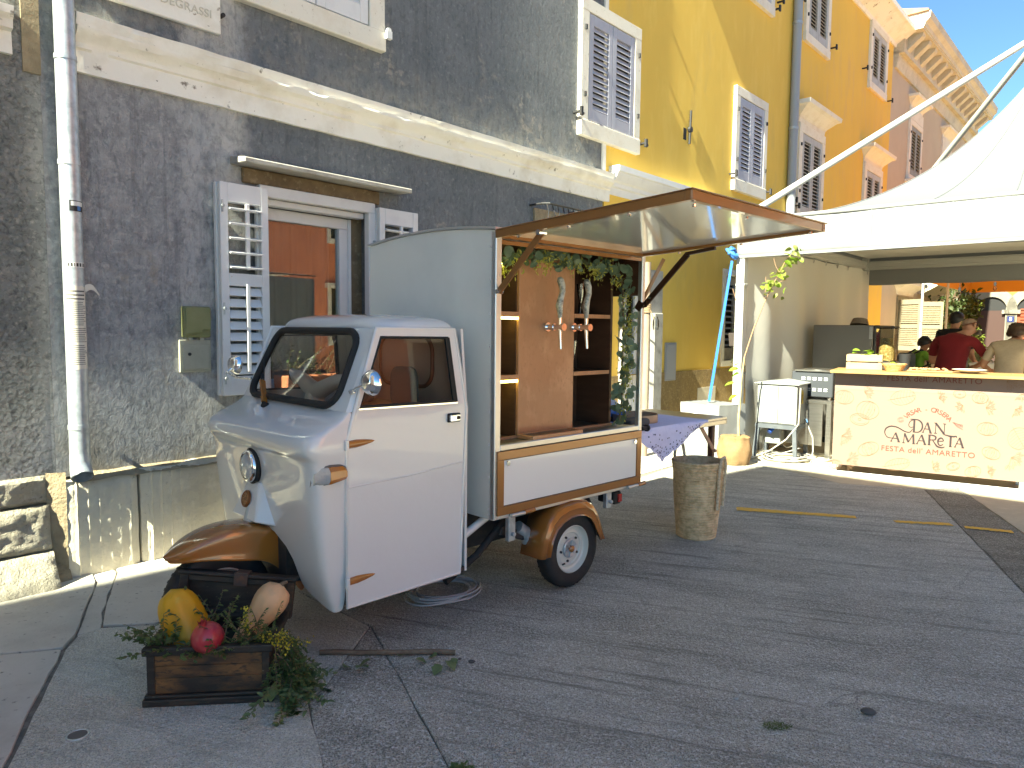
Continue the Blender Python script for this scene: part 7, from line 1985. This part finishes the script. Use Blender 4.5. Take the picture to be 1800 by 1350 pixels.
def CT(x, y, z=1.109):   # point on the counter board
    return (3.446 + x*math.cos(CA) - y*math.sin(CA), 7.564 + x*math.sin(CA) + y*math.cos(CA), z)
pine = mat('pale_pine', (.36,.27,.16), .6, var=((4,(.31,.22,.12),.42,.66),), stretch=(1,5,5))
bx = thing('pine_crate', 'pale pine crate with green leaves at the left end of the counter', 'crate', CT(.08, .16), CA+rad(2))
m = None
for z in (.0, .085):
    MB().box(0,.345,0,.012,z,z+.072).build('board', pine, bx, bevel=.002); MB().box(0,.345,.22,.232,z,z+.072).build('board', pine, bx, bevel=.002)
    MB().box(0,.012,.012,.22,z,z+.072).build('board', pine, bx, bevel=.002); MB().box(.333,.345,.012,.22,z,z+.072).build('board', pine, bx, bevel=.002)
m = MB(); m.box(.012,.04,.012,.04,0,.157); m.box(.305,.333,.012,.04,0,.157); m.build('corner_post', pine, bx)
m = MB(); m.box(.015,.33,.015,.218,.0,.11); m.build('filling', M_['darkhole'], bx)
rnd = random.Random(31)
for k in range(9): place(fold, 'leaf', bx, (rnd.uniform(.05,.28), rnd.uniform(.05,.18), .15+rnd.uniform(0,.05)), (rnd.uniform(-.8,.8), rnd.uniform(-.5,.5), rnd.uniform(0,6.28)), rnd.uniform(.6,1.0))
wk = thing('wicker_bowl', 'small straw bread bowl next to the pine crate on the counter', 'bowl', CT(.54, .12), CA)
m = MB(); m.lathe([(0,.005),(.075,.0)] + [(.075+.045*(k/24)+.004*math.sin(math.pi*k/2), .075*k/24) for k in range(25)] + [(.112,.072),(.07,.012),(0,.012)], 28); m.build('woven_body', mat('straw', (.60,.38,.16), .8, var=((60,(.42,.24,.09),.45,.6),)), wk, smooth=30)
place(fold2, 'leaf', wk, (-.03,0,.075), (.3,-.2,.4), .9); place(fold, 'leaf', wk, (.0,.02,.08), (-.3,-.1,2.6), .8)
pb = thing('serving_board', 'wooden serving board covered with almond biscuits on the counter', 'board', CT(.86, .13), CA)
m = MB(); m.box(-.20,.20,-.09,.11,0,.016); m.build('plank', mat('walnut_board', (.36,.19,.09), .5, var=((5,(.28,.14,.06),.4,.7),)), pb, bevel=.004)
bi = MB()
for k in range(34): x, y = rnd.uniform(-.18,.15), rnd.uniform(-.07,.09); bi.lathe([(0,.034),(.014,.030),(.02,.02),(.018,.016)], 8, Matrix.Translation((x,y,rnd.uniform(0,.012))))
o = bi.build('biscuits', mat('almond_biscuit', (.45,.25,.12), .8, var=((30,(.33,.16,.07),.4,.7),)), pb, smooth=50); o['kind'] = 'stuff'
ptl = thing('white_plate', 'white oval plate of nuts on the counter in front of the red shirt', 'plate', CT(1.20, .15), CA)
m = MB(); m.lathe([(0,.006),(.07,.004),(.10,.018),(.15,.034),(.152,.038),(.10,.024),(.07,.012),(0,.012)], 36); m.build('dish', mat('white_china', (.72,.72,.70), .25, coat=.6), ptl, smooth=50)
bi = MB()
for k in range(22): a = rnd.uniform(0,6.28); r = .07*math.sqrt(rnd.random()); bi.lathe([(0,.024),(.007,.02),(.009,.012)], 6, Matrix.Translation((r*math.cos(a), r*math.sin(a), 0)))
o = bi.build('nuts', mat('dark_nuts', (.14,.06,.03), .7), ptl); o['kind'] = 'stuff'
jr = thing('nut_dispenser', 'clear square jar of golden nuts beside the fridge', 'jar', ST(9.35, 2.36, .0), STREET)
m = MB(); m.box(-.1,.1,-.1,.1,1.16,1.56); m.build('tank', glass_mat('clear_acrylic', (.95,.95,.9), .9), jr, bevel=.01)
m = MB()
gold = mat('golden_nuts', (.36,.27,.10), .6, var=((26,(.28,.17,.03),.42,.6),(40,(.75,.62,.28),.55,.65)), bump=((50,.9,.02),))
def heap(u, w):
    a = 2*math.pi*u; r = .09*(1-.35*w**2); return (r*math.cos(a)*(1+.15*nz(u*8, w*6)), r*math.sin(a)*(1+.15*nz(u*8, w*6, 2)), 1.17+.27*w+.01*nz(u*9, w*9, 4))
m.grid(heap, 20, 10, closeu=True); m.build('nut_heap', gold, jr, smooth=60)
m = MB(); m.box(-.12,.12,-.12,.12,1.02,1.16); m.box(-.10,.10,-.10,.10,.0,1.02); m.box(-.11,.11,-.11,.11,1.56,1.58); m.build('stand', mat('dark_stand', (.03,.028,.026), .5), jr, bevel=.01)
bk = thing('black_cup', 'black ribbed cup standing behind the straw bowl', 'cup', CT(.62, .38), CA)
m = MB(); m.lathe([(0,0),(.045,0),(.055,.16),(.057,.17),(.05,.165),(.04,.01)], 24); m.build('body', M_['black'], bk, smooth=40)
# ------------------------------------------------------------------ people behind the counter
SKIN = mat('skin', (.46,.23,.15), .5, var=((9,(.42,.19,.12),.42,.65),))
SKIN2 = mat('tanned_skin', (.40,.19,.11), .5, var=((9,(.36,.16,.09),.42,.65),))
def cloth_m(name, col): return mat(name, col, .9, var=((5,tuple(c*.82 for c in col),.42,.68),), bump=((9,.35,.03),(120,.2,.001)))
def person(label, loc, rotz, joints, bones, mats, extra=None, sub=2):
    """joints: name -> (x, y, z, r); bones: (a, b, material index); one skinned continuous body, facing +y"""
    names = list(joints); idx = {n: i for i, n in enumerate(names)}
    me = bpy.data.meshes.new('person_rig')
    me.from_pydata([joints[n][:3] for n in names], [(idx[a], idx[b]) for a, b, _ in bones], [])
    o = bpy.data.objects.new('person_rig', me); COL.objects.link(o)
    sk_ = o.modifiers.new('skin', 'SKIN'); sk_.use_smooth_shade = True
    for i, n in enumerate(names):
        r = joints[n][3]; r = r if isinstance(r, tuple) else (r, r)
        me.skin_vertices[0].data[i].radius = r; me.skin_vertices[0].data[i].use_root = (n == 'pelvis')
    s = o.modifiers.new('sub', 'SUBSURF'); s.levels = sub; s.render_levels = sub
    dg = bpy.context.evaluated_depsgraph_get(); dg.update()
    out = bpy.data.meshes.new_from_object(o.evaluated_get(dg))
    bpy.data.objects.remove(o)
    if extra:
        mb = MB(); extra(mb)
        bm = bmesh.new(); bm.from_mesh(out); n0 = len(bm.faces)
        vs = [bm.verts.new(p) for p in mb.v]
        for f in mb.f:
            try: bm.faces.new([vs[i] for i in f])
            except ValueError: pass
        bm.to_mesh(out); bm.free()
    out.materials.clear()
    for m in mats: out.materials.append(m)
    segs = [(Vector(joints[a][:3]), Vector(joints[b][:3]), mi) for a, b, mi in bones]
    for p in out.polygons:
        c = p.center; best = None
        for a, b, mi in segs:
            ab = b-a; t = max(0, min(1, (c-a).dot(ab)/max(1e-9, ab.length_squared)))
            d_ = (c-(a+ab*t)).length
            if best is None or d_ < best[0]: best = (d_, mi)
        p.material_index = best[1]; p.use_smooth = True
    t = thing('person', label, 'person', loc, rotz)
    b = bpy.data.objects.new('body', out); out.name = 'body'; COL.objects.link(b); b.parent = t
    return t
def head_bits(mb, c, f, up, s=1.0):
    """nose, ears and brow ridge round a head centre c facing f"""
    c = Vector(c); f = Vector(f).normalized(); up = Vector(up); up = (up-f*up.dot(f)).normalized(); r = f.cross(up)
    mb.tube([c+f*.078*s+up*.03*s, c+f*.102*s+up*.0*s, c+f*.112*s-up*.018*s, c+f*.08*s-up*.03*s], [.008*s,.012*s,.016*s,.012*s], 8)
    for sg in (-1, 1):
        mb.tube([c+r*sg*.076*s+up*.03*s-f*.01*s, c+r*sg*.092*s+up*.02*s-f*.016*s, c+r*sg*.088*s-up*.03*s-f*.005*s], [.012*s,.018*s,.010*s], 8)
        mb.tube([c+f*.085*s+r*sg*.045*s+up*.035*s, c+f*.094*s+r*sg*.02*s+up*.038*s], .009*s, 6)
    mb.tube([c+f*.082*s-r*.022*s-up*.052*s, c+f*.090*s-up*.05*s, c+f*.082*s+r*.022*s-up*.052*s], .007*s, 6)
def hand_bits(mb, w, d, n, s=1.0):
    """palm and five unequal curled fingers from wrist w along d, palm normal n"""
    w = Vector(w); d = Vector(d).normalized(); n = Vector(n); n = (n-d*n.dot(d)).normalized(); a = d.cross(n)
    mb.tube([w-d*.02, w+d*.03*s, w+d*.085*s], [.028*s,.036*s,.034*s], 10)
    for k, (off, L) in enumerate(((-.03,.062),(-.010,.075),(.010,.072),(.03,.056))):
        b = w+d*.080*s+a*off*s
        mb.tube([b, b+d*L*.5*s+n*.006*s, b+d*L*.8*s+n*.025*s, b+d*L*.85*s+n*.045*s], [.0105*s,.0098*s,.009*s,.0075*s], 7)
    b = w+d*.025*s-a*.032*s
    mb.tube([b, b+d*.025*s-a*.025*s+n*.01*s, b+d*.055*s-a*.028*s+n*.025*s], [.013*s,.011*s,.009*s], 7)
def eyes(t, c, f, up, s=1.0):
    c = Vector(c); f = Vector(f).normalized(); up = Vector(up); up = (up-f*up.dot(f)).normalized(); r = f.cross(up)
    m = MB()
    for sg in (-1, 1): p = c+f*.086*s+r*sg*.032*s+up*.014*s; m.tube([p, p+f*.006*s], .011*s, 10)
    m.build('eyes', M_['black'], t)
def hair_cap(t, c, f, up, m, s=1.0, cover=1.75, name='hair', rough=.012, grow=1.0):
    c = Vector(c); f = Vector(f).normalized(); up = Vector(up); up = (up-f*up.dot(f)).normalized(); r = f.cross(up)
    ax = (up*.8-f*.55).normalized(); s1 = r; s2 = ax.cross(s1)
    mb = MB()
    def fn(u, w):
        a = 2*math.pi*u; th = cover*w
        d_ = ax*math.cos(th) + (s1*math.cos(a)+s2*math.sin(a))*math.sin(th)
        rr2 = (.108+rough*nz(d_.x*7, d_.y*7, d_.z*7))*s*grow
        return tuple(c + Vector((d_.x, d_.y, d_.z*1.08))*rr2)
    mb.grid(fn, 28, 12, closeu=True); return mb.build(name, m, t, smooth=60)

def std(h, lean=0.0, twist=0.0, arms=None, head=None, wide=1.0, belly=1.0):
    """standing adult of height about h; lean moves the upper body to +y"""
    k = h/1.75
    J = {'pelvis': (0,0,.93*k,(.165*wide*k,.125*belly*k)), 'waist': (0,.03*lean,1.07*k,(.160*wide*k,.125*belly*k)), 'chest': (0,.12*lean,1.27*k,(.175*wide*k,.125*k)), 'upper': (0,.20*lean,1.40*k,(.165*wide*k,.105*k)), 'neckb': (0,.26*lean,1.475*k,.066*k)}
    hd = head or (0, .34*lean, 1.545*k)
    J['neck'] = ((J['neckb'][0]+hd[0])/2, (J['neckb'][1]+hd[1])/2, (J['neckb'][2]+hd[2])/2, .056*k)
    J['headl'] = (hd[0], hd[1]+.012, hd[2]+.01*k, (.068*k,.078*k)); J['headm'] = (hd[0], hd[1]+.012, hd[2]+.07*k, (.080*k,.098*k)); J['headt'] = (hd[0], hd[1]-.005, hd[2]+.145*k, (.062*k,.075*k))
    B = [('pelvis','waist',1),('waist','chest',1),('chest','upper',1),('upper','neckb',1),('neckb','neck',0),('neck','headl',0),('headl','headm',0),('headm','headt',0)]
    for sg, n in ((-1,'l'),(1,'r')):
        sh_ = (sg*.185*wide*k, .18*lean, 1.415*k)
        J['sh'+n] = (*sh_, .072*k)
        el, wr = arms[n]
        J['sl'+n] = tuple(sh_[i]+(el[i]-sh_[i])*.72 for i in range(3)) + (.058*k,)
        J['el'+n] = (*el, .044*k); J['wr'+n] = (*wr, .030*k)
        B += [('upper','sh'+n,1),('sh'+n,'sl'+n,1),('sl'+n,'el'+n,0),('el'+n,'wr'+n,0)]
        J['hip'+n] = (sg*.095*k, 0, .86*k, .098*k); J['kn'+n] = (sg*.11*k, .01, .48*k, .062*k); J['an'+n] = (sg*.115*k, -.01, .08*k, .042*k); J['toe'+n] = (sg*.125*k, .14*k, .035*k, .034*k)
        B += [('pelvis','hip'+n,2),('hip'+n,'kn'+n,2),('kn'+n,'an'+n,2),('an'+n,'toe'+n,3)]
    return J, B
hairblack = None; shoe = mat('dark_shoe', (.03,.025,.022), .5); red = cloth_m('dark_red_jersey', (.17,.005,.010)); jeans = cloth_m('dark_trousers', (.04,.045,.06)); beige = cloth_m('beige_cotton', (.50,.39,.27)); green_ = cloth_m('lime_green_cotton', (.24,.50,.07)); blackc = cloth_m('black_cotton', (.012,.012,.014))
# red shirt: leaning over, looking down to the right
J, B = std(1.74, 1.0, arms={'l': ((-.30,.25,1.13),(-.12,.48,1.03)), 'r': ((.36,.30,1.16),(.14,.50,1.05))}, head=(.10,.36,1.515), wide=1.22, belly=1.25)
hc = (.10,.375,1.595); hf = (.45,.75,-.45)
def ex(mb): head_bits(mb, hc, hf, (0,.5,1), 1.0); hand_bits(mb, (-.12,.48,1.03), (.7,.6,-.2), (0,0,-1)); hand_bits(mb, (.14,.50,1.05), (-.6,.7,-.2), (0,0,-1))
pr = person('bald man in a dark red shirt bending behind the counter', ST(10.85, 1.98, 0), STREET-rad(90)-rad(8), J, B, [SKIN, red, jeans, shoe], ex)
eyes(pr, hc, hf, (0,.5,1)); hair_cap(pr, (.10,.365,1.60), hf, (0,.5,1), mat('shaved_grey_hair', (.30,.20,.15), .7), .985, 1.25, 'cropped_hair', .002, .93)
bm_ = MB(); bm_.tube([Vector(hc)+Vector(p) for p in ((.105,.02,-.05),(.10,.06,-.085),(.05,.09,-.10))], [.022,.028,.02], 8); bm_.build('beard', mat('grey_beard', (.16,.13,.11), .9), pr, smooth=60)
# beige shirt and apron, back to us
J, B = std(1.66, .75, arms={'l': ((-.30,.12,1.10),(-.26,.36,1.02)), 'r': ((.31,.12,1.10),(.26,.36,1.02))}, head=(.02,.30,1.44), wide=1.08, belly=1.1)
hc = (.02,.315,1.515); hf = (.25,.85,-.4)
def ex(mb): head_bits(mb, hc, hf, (0,.4,1), .97); hand_bits(mb, (-.26,.36,1.02), (.3,.9,-.2), (0,0,-1), .9); hand_bits(mb, (.26,.36,1.02), (-.3,.9,-.2), (0,0,-1), .9)
pw = person('woman in a beige shirt and apron seen from behind at the right edge', ST(10.75, 1.32, 0), STREET-rad(90)-rad(4), J, B, [SKIN2, beige, jeans, shoe], ex)
hairb = mat('dark_brown_hair', (.045,.022,.012), .55, var=((30,(.09,.045,.022),.45,.65),), bump=((60,.6,.006),))
eyes(pw, hc, hf, (0,.4,1)); hair_cap(pw, (.02,.295,1.53), hf, (0,.4,1), hairb, .98, 1.9, 'hair', .022, 1.06)
ap = MB()
ap.grid(lambda u, w: (.187*math.cos(math.pi*2*u), .152*math.sin(math.pi*2*u), .93+.05*w), 32, 2, closeu=True); ap.build('apron_band', beige, pw, smooth=60)
ap = MB(); ap.tube([(-.02,-.155,.96),(-.05,-.17,.90),(-.06,-.165,.78)], [.012,.016,.012], 6); ap.tube([(.02,-.155,.96),(.05,-.17,.88),(.055,-.165,.74)], [.012,.016,.012], 6); ap.tube([(-.05,-.16,.98),(0,-.175,.955),(.05,-.16,.985)], [.016,.02,.016], 6); ap.build('apron_bow', beige, pw, smooth=60)
ap = MB(); ap.grid(lambda u, w: (.20*math.cos(math.pi*(.12+.76*u)+math.pi), .17*math.sin(math.pi*(.12+.76*u)+math.pi)*-1, .95-.45*w), 16, 4); ap.build('apron_skirt', beige, pw, smooth=60)
cl = MB(); cl.tube([(.06*math.cos(2*math.pi*k/14), .205+.055*math.sin(2*math.pi*k/14), 1.415+.03*math.sin(2*math.pi*k/14)) for k in range(14)], .012, 6, closed=True); cl.build('collar', beige, pw, smooth=60)
# seated child in green with a backpack, hands to the face
k = 1
J = {'pelvis': (0,0,.86,(.12,.10)), 'waist': (0,.01,.95,(.105,.085)), 'chest': (0,.03,1.09,(.115,.085)), 'upper': (0,.05,1.18,(.105,.07)), 'neckb': (0,.07,1.225,.045), 'neck': (0,.085,1.25,.04), 'headl': (0,.11,1.285,(.058,.068)), 'headm': (0,.115,1.34,(.072,.088)), 'headt': (0,.10,1.41,(.056,.068)),
     'shl': (-.13,.05,1.19,.05), 'sll': (-.17,.09,1.12,.042), 'ell': (-.17,.17,1.05,.033), 'wrl': (-.06,.24,1.27,.022), 'shr': (.13,.05,1.19,.05), 'slr': (.17,.09,1.12,.042), 'elr': (.17,.17,1.05,.033), 'wrr': (.06,.24,1.27,.022),
     'hipl': (-.07,.06,.84,.075), 'knl': (-.09,.38,.84,.05), 'anl': (-.09,.40,.48,.035), 'toel': (-.09,.50,.45,.03), 'hipr': (.07,.06,.84,.075), 'knr': (.09,.38,.84,.05), 'anr': (.09,.40,.48,.035), 'toer': (.09,.50,.45,.03)}
B = [('pelvis','waist',1),('waist','chest',1),('chest','upper',1),('upper','neckb',1),('neckb','neck',0),('neck','headl',0),('headl','headm',0),('headm','headt',0)]
for n in 'lr': B += [('upper','sh'+n,1),('sh'+n,'sl'+n,1),('sl'+n,'el'+n,0),('el'+n,'wr'+n,0),('pelvis','hip'+n,2),('hip'+n,'kn'+n,2),('kn'+n,'an'+n,0),('an'+n,'toe'+n,3)]
hc = (0,.125,1.345); hf = (0,.95,-.25)
def ex(mb): head_bits(mb, hc, hf, (0,.2,1), .85); hand_bits(mb, (-.06,.24,1.27), (.2,-.1,1), (.2,-1,0), .75); hand_bits(mb, (.06,.24,1.27), (-.2,-.1,1), (-.2,-1,0), .75)
pc = person('seated child in a lime green shirt wearing a grey backpack', ST(12.3, 2.68, 0), STREET-rad(140), J, B, [SKIN2, green_, jeans, shoe], ex)
eyes(pc, hc, hf, (0,.2,1), .85); hair_cap(pc, (0,.105,1.355), hf, (0,.2,1), mat('black_hair', (.010,.009,.010), .4, bump=((60,.5,.005),)), .86, 1.75, 'hair', .014, 1.03)
bpk = thing('backpack', 'grey school backpack with a pale mark on the back of the seated child', 'backpack', ST(12.3, 2.68, 0), STREET-rad(140))
m = MB(); m.prism(rrect(-.14, .14, .88, 1.20, .06, .08), 'y', -.23, -.075); m.build('pack', cloth_m('grey_nylon', (.10,.12,.13)), bpk, bevel=.025, seg=3)
m = MB(); m.prism(rrect(-.10, .10, .90, 1.04, .04, .04), 'y', -.26, -.22); m.build('front_pocket', cloth_m('grey_pocket_nylon', (.14,.17,.18)), bpk, bevel=.015, seg=2)
m = MB(); m.tube([(-.08,-.08,1.19),(-.10,.02,1.25),(-.11,.12,1.16),(-.10,.12,1.02),(-.10,-.06,.93)], .015, 6); m.tube([(.08,-.08,1.19),(.10,.02,1.25),(.11,.12,1.16),(.10,.12,1.02),(.10,-.06,.93)], .015, 6); m.build('strap', cloth_m('dark_strap', (.03,.035,.04)), bpk, smooth=60)
stl = thing('bar_stool', 'tall stool under the child in the green shirt', 'stool', ST(12.3, 2.68, 0), STREET-rad(140))
m = MB(); m.lathe([(0,.74),(.17,.74),(.17,.775),(0,.775)], 20, Matrix.Translation((0,.08,0))); m.build('seat', M_['darkwood'], stl)
for a in range(4): MB().tube([(.11*math.cos(a*1.571+.78),.08+.11*math.sin(a*1.571+.78),.74),(.18*math.cos(a*1.571+.78),.08+.18*math.sin(a*1.571+.78),0)], .014, 8).build('leg', M_['darkwood'], stl)
MB().tube([(.15*math.cos(a*.524),.08+.15*math.sin(a*.524),.40) for a in range(12)], .01, 6, closed=True).build('foot_ring', M_['darkwood'], stl)
# black-haired man beyond
J, B = std(1.80, .2, arms={'l': ((-.27,.05,1.12),(-.22,.26,1.02)), 'r': ((.27,.05,1.12),(.22,.26,1.02))}, wide=1.05)
hd = J['headm'][:3]; hc = (hd[0], hd[1]+.01, hd[2]+.01); hf = (.1,1,-.1)
def ex(mb): head_bits(mb, hc, hf, (0,0,1), 1.0); hand_bits(mb, (-.22,.26,1.02), (.2,.9,-.3), (1,0,0)); hand_bits(mb, (.22,.26,1.02), (-.2,.9,-.3), (-1,0,0))
pb_ = person('man with black hair and black shirt beyond the red shirt', ST(12.6, 2.28, .05), STREET-rad(90)-rad(20), J, B, [SKIN2, blackc, jeans, shoe], ex)
eyes(pb_, hc, hf, (0,0,1)); hair_cap(pb_, hc, hf, (0,0,1), bpy.data.materials['black_hair'], 1.0, 1.7, 'hair', .012, 1.03)
J, B = std(1.62, .3, arms={'l': ((-.27,.05,1.02),(-.20,.26,.95)), 'r': ((.27,.05,1.02),(.20,.26,.95))})
hd = J['headm'][:3]; hc2 = (hd[0], hd[1]+.01, hd[2]+.01)
def ex(mb): head_bits(mb, hc2, hf, (0,0,1), .95); hand_bits(mb, (-.20,.26,.95), (.2,.9,-.3), (1,0,0)); hand_bits(mb, (.20,.26,.95), (-.2,.9,-.3), (-1,0,0))
pd_ = person('dark haired guest half hidden at the far right edge behind the apron', ST(13.6, 1.36, 0), STREET-rad(60), J, B, [SKIN2, blackc, jeans, shoe], ex)
eyes(pd_, hc2, hf, (0,0,1)); hair_cap(pd_, hc2, hf, (0,0,1), hairb, .97, 1.8, 'hair', .012, 1.04)

# work bench behind them with trays
wbch = thing('back_bench', 'white trestle bench with tubs behind the people in the tent', 'bench', ST(11.6, .2, 0), STREET)
m = MB(); m.box(0,.6,-.9,2.9,.90,.94); m.build('bench_top', M_['white'], wbch, bevel=.004)
for (x, y) in ((.05,-.85),(.55,-.85),(.05,2.85),(.55,2.85)): MB().box(x-.025,x+.025,y-.025,y+.025,0,.90).build('leg', M_['alu'], wbch)
tub = thing('plastic_tub', 'white plastic tub on the bench between the two workers', 'tub', ST(11.75, 1.62, .941), STREET)
m = MB(); m.prism([(-.22,0),(.22,0),(.26,.16),(-.26,.16)], 'x', -.15, .15); m.build('body', M_['white'], tub, bevel=.01)

# shrubs and the orange parasol behind the tent
def shrub(name, label, loc, rx, ry, h, n, m, seed, leaf_l=.09, z0=.25, cat='shrub', pot=None):
    t = thing(name, label, cat, loc, STREET)
    rnd = random.Random(seed); lf = leaf_mesh('shrub_leaf', leaf_l, leaf_l*.55, m, bend=.3, n=3)
    mb = MB()
    cl = [(rnd.uniform(-rx,rx)*.75, rnd.uniform(-ry,ry)*.75, z0+(h-z0)*rnd.uniform(.15,.9), rnd.uniform(.18,.36)*min(rx, h)) for _ in range(16)]
    for k in range(n):
        c = rnd.choice(cl); d_ = Vector((rnd.gauss(0,1), rnd.gauss(0,1), rnd.gauss(0,1))).normalized()*c[3]*rnd.uniform(.5,1.08)
        scatter(mb, lf, TR(Vector(c[:3])+d_, rnd_rot(rnd, 1.3)), rnd.uniform(.6,1.3))
    o = mb.build('foliage', m, t); o['kind'] = 'stuff'
    tk = MB()
    for k in range(6): c = cl[k]; tk.tube([(c[0]*.15, c[1]*.15, 0), (c[0]*.5, c[1]*.5, c[2]*.6), c[:3]], [.025,.016,.006], 6)
    tk.build('stems', M_['twig'], t, smooth=60)
    if pot: 
        m_ = MB(); m_.lathe([(0,0),(pot*.8,0),(pot,.3),(pot*.9,.3),(pot*.8,.05)], 20); m_.build('pot', bpy.data.materials['terracotta'], t, smooth=40)
    return t
shrub('shrub', 'big dark green climbing shrub against the pink house shutters', ST(22.6, 4.1, 0), 1.5, .5, 2.55, 2600, M_['leaf_shrub'], 5, .13, .6)
shrub('shrub', 'slim yellow green shrub under the brown restaurant sign', ST(28.5, 4.6, 0), .55, .4, 2.7, 900, leaf_mat('yellowgreen_leaf', (.16,.22,.03), (.26,.32,.06), .4), 8, .13, .5)
shrub('shrub', 'pale silvery lavender bush between the two workers', ST(14.6, 1.95, .0), .5, .45, 1.25, 1300, leaf_mat('silver_green_leaf', (.22,.28,.14), (.34,.40,.22), .3), 3, .07, .6, pot=.28)
pa = thing('orange_parasol', 'orange cafe parasol canopy behind the tent with hanging bulbs', 'parasol', ST(20.5, 1.2, 0), STREET)
canv = fabric('orange_canvas', (.55,.22,.035), .35)
m = MB()
def para(u, w):
    k = u*4; side = int(k) % 4; f = k-int(k); cs_2 = [(-1,1),(1,1),(1,-1),(-1,-1)]; a = cs_2[side]; b = cs_2[(side+1) % 4]
    x = a[0]+(b[0]-a[0])*f; y = a[1]+(b[1]-a[1])*f; t = 1-.97*w
    return (x*2.6*t, y*2.6*t, 3.05+.75*(1-t))
m.grid(para, 32, 8, closeu=True); m.build('canopy', canv, pa, smooth=30)
m = MB(); m.grid(lambda u, w: tuple(Vector(para(u, 0))+Vector((0,0,-.42*w))), 32, 2, closeu=True); m.build('canopy_valance', canv, pa)
m = MB(); m.tube([(0,0,0),(0,0,3.8)], .04, 12); m.build('pole', M_['tentalu'], pa, smooth=60)
m = MB()
for (x, y) in ((-1,1),(1,1),(1,-1),(-1,-1)): m.bar((0,0,3.7), (x*2.55,y*2.55,3.03), .03, .04)
m.build('rib_frame', M_['darkwood'], pa)
pa2 = thing('sun_awning', 'ochre awning sheet under the tent edge in front of the pink house', 'awning', ST(17.2, 1.9, 0), STREET)
m = MB(); m.grid(lambda u, w: (-1.2+2.4*u, -1.6+3.2*w, 2.72+.14*math.sin(3.1*w)+.25*u), 6, 8); m.build('canopy', canv, pa2, smooth=60)
for (x, y) in ((-1.15,-1.55),(-1.15,1.55),(1.15,-1.55),(1.15,1.55)): MB().tube([(x,y,0),(x,y,2.74+(.25 if x > 0 else 0))], .025, 8).build('pole', M_['tentalu'], pa2, smooth=60)
lg_ = thing('string_lights', 'dark string of hanging light bulbs across the orange canopy', 'string lights', ST(15.2, 1.5, 0), STREET)
m = MB(); pts = [(.25*math.sin(k*.5), -2.0+4.0*k/24, 2.62-.16*math.sin(math.pi*((k % 6)/6))) for k in range(25)]
m.tube(pts, .007, 5); m.build('cable', M_['black'], lg_)
for k in range(1, 24, 3):
    p = Vector(pts[k]); L = (.06,.16,.10,.36,.12,.05,.2,.08)[k//3 % 8]
    m = MB(); m.tube([p, p-Vector((0,0,L))], .005, 5); m.tube([p-Vector((0,0,L)), p-Vector((0,0,L+.06))], .022, 8); sk2 = m.build('lamp_socket', M_['black'], lg_)
    m = MB(); m.lathe([(.0,-.09),(.025,-.075),(.032,-.05),(.02,-.015),(.016,0)], 12, Matrix.Translation(p-Vector((0,0,L+.06)))); m.build('bulb', M_['glass_thing'], sk2, smooth=60)

# ------------------------------------------------------------------ repeats share a group
GROUPS = {'person': 'people in and behind the tent', 'house': 'houses along the street', 'downpipe': 'rainwater downpipes on the houses', 'meter box': 'meter boxes on the grey wall',
          'glass': 'flute glasses on the van shelves', 'stone': 'loose stones on the ground', 'weed': 'weeds in the paving', 'shrub': 'shrubs behind the tent', 'planter': 'window boxes on the houses', 'tray': 'steel trays', 'cable': 'cables lying on the ground', 'squash': 'squashes in the chest'}
for o in COL.objects:
    if o.parent is None and 'category' in o and 'group' not in o and o['category'] in GROUPS: o['group'] = GROUPS[o['category']]
